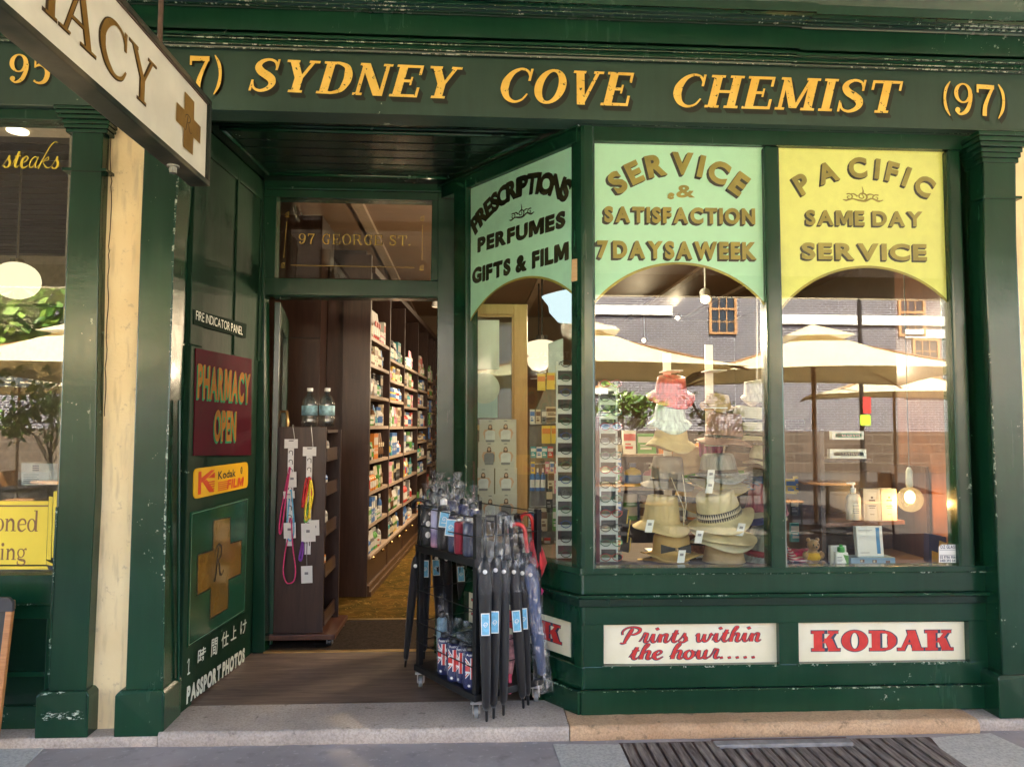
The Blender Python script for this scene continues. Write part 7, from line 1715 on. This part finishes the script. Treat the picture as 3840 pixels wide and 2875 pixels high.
q = P(1815,1510,YW); t = thing('round_sticker', 'pale round sticker with a faint pastel pattern on the tan glazed frame', 'sticker', q); c = P(1816,1455,YW+.006); mb = MB(); rr = (P(1874,1455,YW).x-P(1758,1455,YW).x)/2; mb.slab([c+V((rr*math.cos(R(a)),0,rr*math.sin(R(a)))) for a in range(0,360,10)], (0,.002,0)); mb.build('disc', pm('pastel_disc', (.50,.55,.48), .4, 0, .22, 7, 0), t)
q = P(1815,1565,YW); t = thing('paper_sheet', 'small pale blue sheet below the round sticker', 'paper', q); mb = MB(); fbox(mb, 1766,1866,1480,1566,.018,.020); mb.build('sheet', pm('pale_blue_sheet', (.36,.50,.52), .5, 0, .05, 4, 0), t)
Mskin, Mhair, Mtop = pm('printed_skin_tone', (.58,.36,.24), .6, 0, .1), pm('printed_dark_hair', (.11,.06,.035), .6), pm('printed_white_top', (.66,.67,.66), .6)
for i, (px, py, dk) in enumerate([(1838,1622,0),(1896,1620,0),(1834,1706,1),(1896,1706,0),(1812,1803,0),(1898,1803,0),(1838,1902,0),(1898,1900,1)]):
    c = P(px, py, YW-.03-.016*(i//2)-.002*(i % 2)); w_, h_ = .073, .088
    t = thing('hanging_pack', 'pale garment pack with a printed figure, %s in %s row of the tan frame' % ('left' if i % 2 == 0 else 'right', ('top','second','third','lowest')[i//2]), 'pack', c-V((0,0,h_)), 'garment packs hanging in the tan frame')
    mb = MB(); mb.slab([c+V((-w_,0,-h_)),c+V((w_,0,-h_)),c+V((w_,0,h_)),c+V((-w_,0,h_))], (0,.010,0)); mb.build('card', pm('pale_pack_card', (.55,.52,.44), .4, 0, .06, 6, 0, coat=.2), t)
    mb = MB(); y = c.y-.0008; P2 = lambda a, b: V((c.x+a*w_*1.75, y, c.z+b*h_))
    mb.m = 0; mb.face([P2(-.38,-.05),P2(-.30,.25),P2(.30,.25),P2(.42,-.05),P2(.30,-.5),P2(-.28,-.5)]);
    y = c.y-.0012; mb.face([P2(-.05,.16),P2(.05,.16),P2(.05,.34),P2(-.05,.34)]); y = c.y-.0018; mb.face([P2(.075*math.cos(R(a)), .45+.13*math.sin(R(a))) for a in range(0,360,30)])
    mb.m = 1; y = c.y-.0015; mb.face([P2(.10*math.cos(R(a)), .49+.15*math.sin(R(a))) for a in range(0,181,20)]+[P2(-.13,.25),P2(-.07,.22),P2(.07,.22),P2(.12,.27)])
    mb.m = 2 if not dk else 3; mb.face([P2(-.26,.02),P2(-.14,.18),P2(.2,.18),P2(.28,.02),P2(.26,-.55),P2(-.26,-.55)]); mb.m = 3; mb.face([P2(-.24,-.56),P2(.24,-.56),P2(.22,-.74),P2(-.22,-.74)])
    y = c.y-.0012; mb.face([P2(-.10,.84),P2(.10,.84),P2(.07,.91),P2(-.07,.91)])
    mb.build('printed_figure', [Mskin, Mhair, Mtop, PM['grey']], t)
# --- display stand with hanging goods right of the tan frame
YS = 1.30
gs = thing('goods_stand', 'dark stand of hanging goods between the tan frame and the spectacle rack', 'stand', (P(2035,2000,YS).x, YS, .07))
mb = MB(); mb.slab([P(1985,2300,YS+.06),P(2108,2300,YS+.06),P(2108,1300,YS+.06),P(1985,1600,YS+.06)], (0,.02,0)); mb.build('back_panel', pm('grey_pegboard', (.16,.15,.13), .6, 0, .1, 30, .05), gs)
mb = MB(); mb.slab([P(2056,1440,YS),P(2112,1440,YS),P(2112,1268,YS),P(2056,1288,YS)], (0,.01,0)); mb.build('header_card', pm('pale_header_card', (.38,.43,.44), .4, 0, .2, 5, 0), gs)
mb = MB()
for py in (1420,1590,1740,1900): mb.tube([P(1990,py,YS),P(2104,py-6,YS)], .004, 6)
mb.build('rail', M['steel'], gs)
pk = 0
def gp(px, py, wpx, hpx, c, lab, kd='box', Y=YS):
    global pk
    a, b = P(px-wpx/2,py,Y), P(px+wpx/2,py,Y); h = P(px,py-hpx,Y).z-a.z; p = (a+b)/2
    put_product(kd, ('yellow','orange','yellow') if c == 'ypack' else next(q for q in combos if q[0] == c), p, b.x-a.x, .02, h, 0, lab, 'goods on the stand behind the angled window', 'hanging_pack' if kd == 'box' else None); pk += 1
for i, px in enumerate((2030,2065,2098)): gp(px, 1460+(i == 0)*4, 30, 62, 'ypack', 'yellow hanging box, %s of three in the upper row' % ('left','middle','right')[i], Y=YS-.03)
gp(2072,1565,50,40,'cream','olive-cream flat pack between the yellow rows')
for i, (px, c) in enumerate([(1996,'white'),(2018,'cream'),(2040,'grey'),(2100,'white')]): gp(px, 1590, 18, 55, c, '%s narrow pack, %s along the rail between the yellow rows' % (c, ORD[i]))
for i, (px, c) in enumerate([(1998,'yellow'),(2052,'pink'),(2070,'white'),(2088,'red'),(2102,'teal')]): gp(px, 1775, 15, 44, c, '%s slim pack, %s along the upper middle rail' % (c, ORD[i]))
for i, px in enumerate((2048,2084)): gp(px, 1662, 33, 66, 'ypack', 'yellow hanging box, %s of two in the lower row' % ('left','right')[i], Y=YS-.03)
for i, (px, c) in enumerate([(2000,'teal'),(2022,'white'),(2042,'teal'),(2064,'red'),(2096,'orange')]): gp(px, 1716, 20, 42, c, '%s small pack, %s along the rail under the yellow boxes' % (c, ORD[i]))
for i, px in enumerate((1996,2016,2036)): gp(px, 1840, 19, 85, 'blue', 'teal blue bottle pack, %s of three on the middle rail' % ('left','middle','right')[i], 'bottle')
for i, (px, c) in enumerate([(2066,'cream'),(2090,'pink'),(2060,'black')]): gp(px, 1850+(i == 2)*70, 24, 90, c, '%s beaded pack, %s on the lower stand' % (c, ORD[i]))
for i, (px, c) in enumerate([(1994,'white'),(2014,'grey'),(2040,'cream'),(2084,'green'),(2100,'grey')]): gp(px, 1990, 24, 85, c, '%s pack, %s along the lower rail' % (c, ORD[i]))
for i, (px, c) in enumerate([(1998,'pink'),(2024,'cream'),(2052,'red'),(2090,'grey')]): gp(px, 2085, 24, 70, c, '%s pack, %s along the lowest rail' % (c, ORD[i]))

# --- the yellow-topped window: dark cabinet, cartons, bulb
YC = .72
cb = thing('display_cabinet', 'dark brown display cabinet with shelves behind the yellow-topped window', 'cabinet', (P(3200,2100,YC).x, YC, ZD))
zc = lambda py, Y=.60, px=3150: P(px, py, Y).z
xl, xm, xr2 = P(3072,1900,.55).x, P(3400,1900,.85).x, P(3490,1900,.85).x
mb = MB(); mb.box((xl-.012,.50,ZD),(xl+.012,1.0,zc(1610))); mb.build('side_panel', Mdk, cb)
mb = MB(); mb.box((xl,.985,ZD),(xr2,1.0,zc(1780))); mb.build('back_panel', Mdk2, cb)
mb = MB(); mb.slab([(xl+.013,.52,zc(1719)),(P(3262,1719,.6).x,.58,zc(1719)),(P(3275,1719,.6).x,.98,zc(1719)),(xl+.013,.98,zc(1719))], (0,0,-.02)); mb.build('upper_shelf', Mdk, cb)
mb = MB(); mb.slab([(xl+.013,.50,zc(1953)),(P(3400,1953,.6).x,.62,zc(1953)),(P(3400,1953,.6).x,.98,zc(1953)),(xl+.013,.98,zc(1953))], (0,0,-.022)); mb.build('lower_shelf', wood_mat('warm_brown_shelf', (.07,.025,.012), (.13,.05,.022), .35, 4, (8,1,1), .05), cb)
mb = MB(); xs = P(3474,1900,.62).x; mb.box((xs,.62,ZD),(xs+.02,.98,zc(1750))); mb.build('side_panel', Mdk, cb)
Mwarm = pm('warm_yellow_wall', (.62,.40,.12), .7, 0, .08, 4)
ww = thing('side_partition', 'warm yellow partition at the right of the yellow-topped window', 'partition', (2.6, .7, ZD))
mb = MB(); mb.slab([P(3505,2105,.95),P(3600,2105,.95),P(3600,1100,.95),P(3505,1100,.95)], (0,.05,0)); mb.build('board', Mwarm, ww)
mb = MB(); x0 = P(3572,1600,.42).x; mb.box((x0,.40,ZD),(x0+.03,.95,3.1)); mb.build('edge_board', wood_mat('red_brown_board', (.10,.035,.015), (.18,.07,.03), .3, 4, (1,1,.5), .05, .3), ww)
# dark divider behind the mullion
dv_ = thing('dark_divider', 'tall dark divider board standing behind the mullion of the bay', 'partition', (1.75, .95, ZD)); mb = MB(); mb.slab([P(2842,2112,.95),P(2922,2112,.95),P(2922,1080,.95),P(2842,1080,.95)], (0,.03,0)); mb.build('board', Mdk2, dv_)
def cart(name, label, cat, px0, px1, py0, py1, Y, m, dep=.05, group=None, rz=0, tilt=0):
    a, b = P(px0,py1,Y), P(px1,py1,Y); h = P(px0,py0,Y).z-a.z; w_ = b.x-a.x; t = thing(name, label, cat, (a+b)/2, group, rz); t.rotation_euler.x = tilt
    mb = MB(); mb.box((-w_/2,0,0),(w_/2,dep,h)); mb.build('carton', m, t, world=False, bevel=.0015); return t, w_, h
def lines(t, rows, m, y=-.0012):                   # printed bars and blocks (x0, z0, x1, z1)
    mb = MB()
    for x0, z0, x1, z1 in rows: mb.face([(x0,y,z0),(x1,y,z0),(x1,y,z1),(x0,y,z1)])
    return mb.build('printing', m, t, world=False)
Mcart = pm('cream_carton', (.66,.55,.40), .45, 0, .04, 20, 0)
for i, (x0, x1, lab) in enumerate([(3241,3302,'cream skin-care carton left of the glowing bulb, left of two'),(3306,3366,'cream skin-care carton right beside the glowing bulb')]):
    t, w_, h = cart('carton', lab, 'carton', x0, x1, 1832, 1953, .62, Mcart, .06, 'cream cartons on the cabinet shelf', R(-6 if i == 0 else 4))
    lines(t, [(-.018,h*.62,.018,h*.66),(-.006,h*.70,.006,h*.76),(-.020,h*.46,.020,h*.485),(-.016,h*.40,.016,h*.42),(-.012,h*.2,.012,h*.215)], PM['brown'])
t = thing('lotion_bottle', 'cream pump lotion bottle on the cabinet shelf beside the cartons', 'bottle', P(3201,1948,.60)); 
mb = MB(); mb.lathe([(.040,0),(.043,.004),(.043,.125),(.034,.145),(.014,.152),(.014,.16)], 20, None, lambda tt, r, z: (r*math.cos(tt), r*.7*math.sin(tt), z)); mb.build('bottle', Mcart, t, smooth=True, world=False, auto=R(45))
mb = MB(); mb.lathe([(.016,.158),(.016,.182),(.006,.184),(.006,.20),(.013,.202),(.013,.215),(0,.216)], 12); mb.box((-.035,-.006,.205),(.0,.006,.215)); mb.build('pump', M['white'], t, world=False)
mb = MB(); 
for z0, w2 in ((.095,.014),(.082,.02),(.06,.018),(.05,.02),(.04,.016)): mb.face([(-w2,-.0309,z0),(w2,-.0309,z0),(w2,-.0309,z0+.004),(-w2,-.0309,z0+.004)])
mb.build('printing', PM['grey'], t, world=False)
def tooth(label, y0, y1, px0, px1, band, ink):
    t, w_, h = cart('toothpaste_box', label, 'box', px0, px1, y0, y1, .56, pm('white_carton_gloss', (.74,.74,.68), .35, 0, .03, 10, 0, coat=.3), .035, 'toothpaste boxes on the cabinet top')
    q = rounded([V(p) for p in ((-w_*.40,h*.24),(w_*.42,h*.24),(w_*.42,h*.76),(-w_*.40,h*.76))], .45)
    mb = MB(); mb.face([(p[0],-.0012,p[1]) for p in q]); mb.build('label_oval', band, t, world=False)
    mb = MB(); write(mb, serif_layout('MARVIS', gap=.08, w=.2, t=.08, e=.06, st=.07), Frame((0,-.0016,0),(1,0,0),(0,0,1),(0,-1,0)), -w_*.20, h*.33, w_*.58, h*.30, .0004); mb.build('lettering', ink, t, world=False)
tooth('white toothpaste box with green oval label, upper of two in the window', 1616, 1648, 3121, 3240, pm('mint_green_label', (.08,.48,.30), .4), M['white'])
tooth('white toothpaste box with silver-green oval label, lower of two in the window', 1684, 1719, 3112, 3250, pm('silver_green_label', (.60,.64,.48), .4), PM['grey'])
t, w_, h = cart('skin_treatment_box', 'white box with blue vertical stripe leaning on the blue box', 'box', 3216, 3318, 1972, 2090, .50, pm('white_box_card', (.66,.65,.60), .4, 0, .03, 8, 0, coat=.2), .03, None, R(4), R(-5))
lines(t, [(w_*.24,h*.12,w_*.38,h*.94)], pm('mid_blue_stripe', (.02,.18,.38), .4)); lines(t, [(-w_*.42,h*.86,w_*.10,h*.875),(-w_*.42,h*.82,w_*.02,h*.835),(-w_*.40,h*.15,-w_*.05,h*.17)], PM['grey'], -.0014); lines(t, [(-w_*.5,0,w_*.5,h*.05)], pm('pale_blue_edge', (.2,.42,.55), .4), -.0016)
t, w_, h = cart('blue_box', 'long pale blue box with small pictures under the white box', 'box', 3192, 3358, 2090, 2122, .46, pm('pale_blue_box', (.20,.32,.42), .4, 0, .1, 6, 0), .10)
lines(t, [(-w_*.30,h*.45,-w_*.20,h*.8),(-w_*.02,h*.4,w_*.08,h*.75),(w_*.28,h*.35,w_*.38,h*.65)], PM['brown']); lines(t, [(-w_*.29,h*.5,-w_*.24,h*.75),(w_*.0,h*.45,w_*.04,h*.7)], PM['cream'], -.0016)
t, w_, h = cart('cream_carton', 'white carton with blue triangle behind the green-capped bottle', 'carton', 3116, 3176, 2045, 2122, .50, M['paper'], .03, None, R(3))
mb = MB(); mb.face([(-.005,-.0012,h*.80),(.012,-.0012,h*.80),(.004,-.0012,h*.62)]); mb.build('blue_triangle', PM['blue'], t, world=False)
t = thing('green_cap_bottle', 'white bottle with green cap and green swoosh at the bottom of the window', 'bottle', P(3155,2122,.44))
mb = MB(); mb.box((-.036,-.016,0),(.036,.016,.078)); mb.build('bottle', M['paper'], t, world=False, bevel=.008); mb = MB(); mb.lathe([(.018,.078),(.020,.082),(.019,.105),(.010,.107),(.010,.118),(0,.119)], 14); mb.build('cap', pm('bright_green_cap', (.06,.33,.07), .35), t, world=False, smooth=True, auto=R(40))
mb = MB(); mb.face([(.004,-.0166,.066),(.034,-.0166,.060),(.034,-.0166,.010),(.026,-.0166,.008)]); mb.build('green_swoosh', PM['green'], t, world=False); lines(t, [(-.03,.048,-.004,.053),(-.03,.036,.0,.040),(-.03,.028,-.006,.031)], PM['grey'], -.0168)
# bulb
def glow_glass():
    q = NT('lit_bulb_glass'); tr = q.n('ShaderNodeBsdfTransparent'); tr.inputs[0].default_value = (1,.85,.6,1); e = q.n('ShaderNodeEmission'); e.inputs[0].default_value = (1,.62,.26,1); e.inputs[1].default_value = .045
    gl = q.n('ShaderNodeBsdfGlossy'); gl.inputs['Roughness'].default_value = .02; a = q.n('ShaderNodeMixShader'); a.inputs[0].default_value = .55; q.l(tr.outputs[0], a.inputs[1]); q.l(e.outputs[0], a.inputs[2])
    b = q.n('ShaderNodeMixShader'); b.inputs[0].default_value = .06; q.l(a.outputs[0], b.inputs[1]); q.l(gl.outputs[0], b.inputs[2]); q.l(b.outputs[0], q.out.inputs[0]); return q.m
bp = P(3412,1872,.58); t = thing('light_bulb', 'large round clear pendant bulb glowing warm in the yellow-topped window', 'lamp', bp)
rb = (P(3457,1872,.58).x-P(3367,1872,.58).x)/2
mb = MB(); mb.ball(bp, rb, 14); mb.build('globe', glow_glass(), t, smooth=True)
mb = MB(); mb.ball(bp+V((0,0,.2*rb)), rb*.44, 8, (.9,.9,1.2)); mb.build('filament', emit_mat('filament_glow', (1,.66,.30), 1.2), t, smooth=True)
mb = MB(); mb.lathe([(.014,rb*.95),(.020,rb*1.15),(.018,rb*2.3),(.012,rb*2.5),(.006,rb*2.6)], 14, Matrix.Translation(bp)); mb.build('holder', pm('white_porcelain', (.60,.62,.55), .25), t, smooth=True, auto=R(40))
mb = MB(); mb.tube([bp+V((0,0,rb*2.5)), V((bp.x,bp.y,3.4))], .003, 5); mb.build('cord', PM['grey'], t)
light('bulb_light', 'POINT', bp+V((0,-.0,-rb*.2)), 1.4, (1,.62,.26), t, shadow_soft_size=.03)
# navy and gold folder at the right
t = thing('gift_bag', 'navy and golden yellow bag standing at the bottom right of the window', 'bag', P(3535,2122,.50))
mb = MB(); mb.slab([P(3484,2122,.52),P(3578,2122,.50),P(3578,2018,.50),P(3484,2000,.52)], (0,.05,0)); mb.build('bag', pm('navy_card', (.012,.014,.05), .4), t); mb = MB(); mb.slab([P(3496,2122,.512),P(3576,2122,.494),P(3576,2044,.494),P(3524,2026,.505),P(3520,2072,.506),P(3496,2064,.51)], (0,.004,0)); mb.build('gold_panel', pm('golden_card', (.62,.33,.03), .4), t)
# left part of the yellow-topped window: hanging goods
for i, (px, py, w2, h2, c, kd, lab) in enumerate([(2965,1850,40,55,'yellow','box','yellow carded pack left of the cabinet, first along the rail'),(2995,1846,36,60,'yellow','box','yellow carded pack left of the cabinet, second along the rail'),(3022,1850,34,58,'yellow','box','yellow carded pack left of the cabinet, third along the rail'),(3048,1852,30,56,'yellow','box','yellow carded pack left of the cabinet, nearest the cabinet'),
        (3038,1820,44,95,'orange','bottle','orange and pink toy bottle hanging left of the cabinet'),(3044,1740,40,30,'yellow','box','yellow carton at the top left of the cabinet'),(2985,2030,44,70,'teal','box','teal pouch low left of the cabinet'),(3020,2034,40,66,'teal','box','second teal pouch low left of the cabinet'),(2978,1930,30,60,'black','box','black pack left of the cabinet under the yellow packs'),(3015,1935,36,70,'grey','box','grey pack left of the cabinet under the yellow packs')]):
    a, b = P(px-w2/2,py,.80), P(px+w2/2,py,.80); h = P(px,py-h2,.80).z-a.z
    put_product(kd, next(q for q in combos if q[0] == c), (a+b)/2, b.x-a.x, .03, h, 0, lab, 'goods left of the dark cabinet', 'hanging_pack' if kd == 'box' else None)
t = thing('folded_blanket', 'striped red and cream blanket at the bottom left of the yellow-topped window', 'blanket', P(2995,2120,.52))
def stripes():
    q = NT('striped_blanket_cloth'); w1 = q.n('ShaderNodeTexWave', bands_direction='Z'); q.l(q.coord(), w1.inputs[0]); w1.inputs['Scale'].default_value = 26; q.bsdf(q.ramp(w1.outputs['Fac'], [(.45, (.34,.02,.05)), (.55, (.62,.48,.40))], 'CONSTANT'), .9); return q.m
mb = MB(); a, b = P(2962,2122,.52), P(3050,2122,.52); n = 10
for i in range(n):
    for j in range(6):
        f = lambda u, v: V((lerp(a.x,b.x,u), .50+.16*v, ZD+.004+(.075*(1-u*.6)+.012*math.sin(u*9))*min(1,.25+v*1.1)*(1 if 0 < u < 1 else .3)))
        mb.face([f(i/n,j/6),f((i+1)/n,j/6),f((i+1)/n,(j+1)/6),f(i/n,(j+1)/6)])
s_ = mb.build('cloth', stripes(), t, smooth=True); s_.modifiers.new('thick','SOLIDIFY').thickness = .012
t = thing('red_tray', 'bright red folded cloth above the striped blanket', 'cloth', P(2990,2085,.60)); mb = MB(); c = P(2996,2082,.62)
mb.lathe([(.11,0),(.12,.012),(.09,.028),(.03,.036),(0,.037)], 20, Matrix.Translation(c), lambda tt, r, z: (r*math.cos(tt)*1.0, r*.6*math.sin(tt), z+.012*math.sin(3*tt)*(r/.12))); mb.build('cloth', cloth('bright_crimson_cloth', (.55,.01,.06)), t, smooth=True)
# plush bear
Mbear, Mvest = pm('tan_plush', (.34,.19,.08), .95, 0, .2, 60, .6, sheen=.4), pm('yellow_plush_vest', (.62,.36,.03), .9, 0, .15, 40, .3)
bc = P(3048,2118,.52); t = thing('plush_bear', 'small tan plush bear in a yellow vest beside the dark cabinet', 'toy', bc)
mb = MB(); mb.ball(bc+V((0,0,.045)), .042, 10, (1,.9,1.05)); mb.ball(bc+V((.0,-.01,.112)), .034, 10); mb.ball(bc+V((-.026,-.005,.142)), .012, 8); mb.ball(bc+V((.026,-.005,.142)), .012, 8); mb.ball(bc+V((0,-.040,.106)), .014, 8)
for s in (-1,1): mb.ball(bc+V((s*.038,-.04,.016)), .019, 8, (1,1.3,.9)); mb.ball(bc+V((s*.046,-.012,.058)), .016, 8, (1,1,1.5))
mb.build('body', Mbear, t, smooth=True); mb = MB(); mb.ball(bc+V((0,0,.048)), .0445, 10, (1,.92,.8)); mb.build('vest', Mvest, t, smooth=True)
mb = MB(); 
for s in (-1,1): mb.ball(bc+V((s*.013,-.041,.120)), .004, 6)
mb.ball(bc+V((0,-.053,.109)), .005, 6); mb.build('eyes_and_nose', M['ink'], t)

# --- low gondola of goods behind the hats
gd = thing('gondola_shelf', 'low dark shelf unit of goods behind the hats', 'shelving', (1.6, 2.2, .07))
mb = MB(); mb.box((.75,2.38,.07),(2.75,2.42,1.62)); mb.build('back_panel', Mdk2, gd)
for k, z in enumerate((.82,1.08,1.34)):
    mb = MB(); mb.box((.75,2.12,z-.02),(2.75,2.379,z)); mb.build('shelf', Mshelf, gd)
    x = .80; i = 0
    while x < 2.68 and i < 12:
        kd = rnd.choice(('box','box','bottle','jar','pump')); c = rnd.choice(combos); w0 = rnd.uniform(.09,.17)
        put_product(kd, c, (x+w0/2, 2.22, z+.001), w0, .09, rnd.uniform(.10,.21), 0, '%s %s, %s along the %s shelf of the low unit behind the hats' % (c[0], NOUN[kd], ORD[i], ('lowest','middle','top')[k]), 'goods on the low shelf unit')
        x += w0+rnd.uniform(.0,.02); i += 1
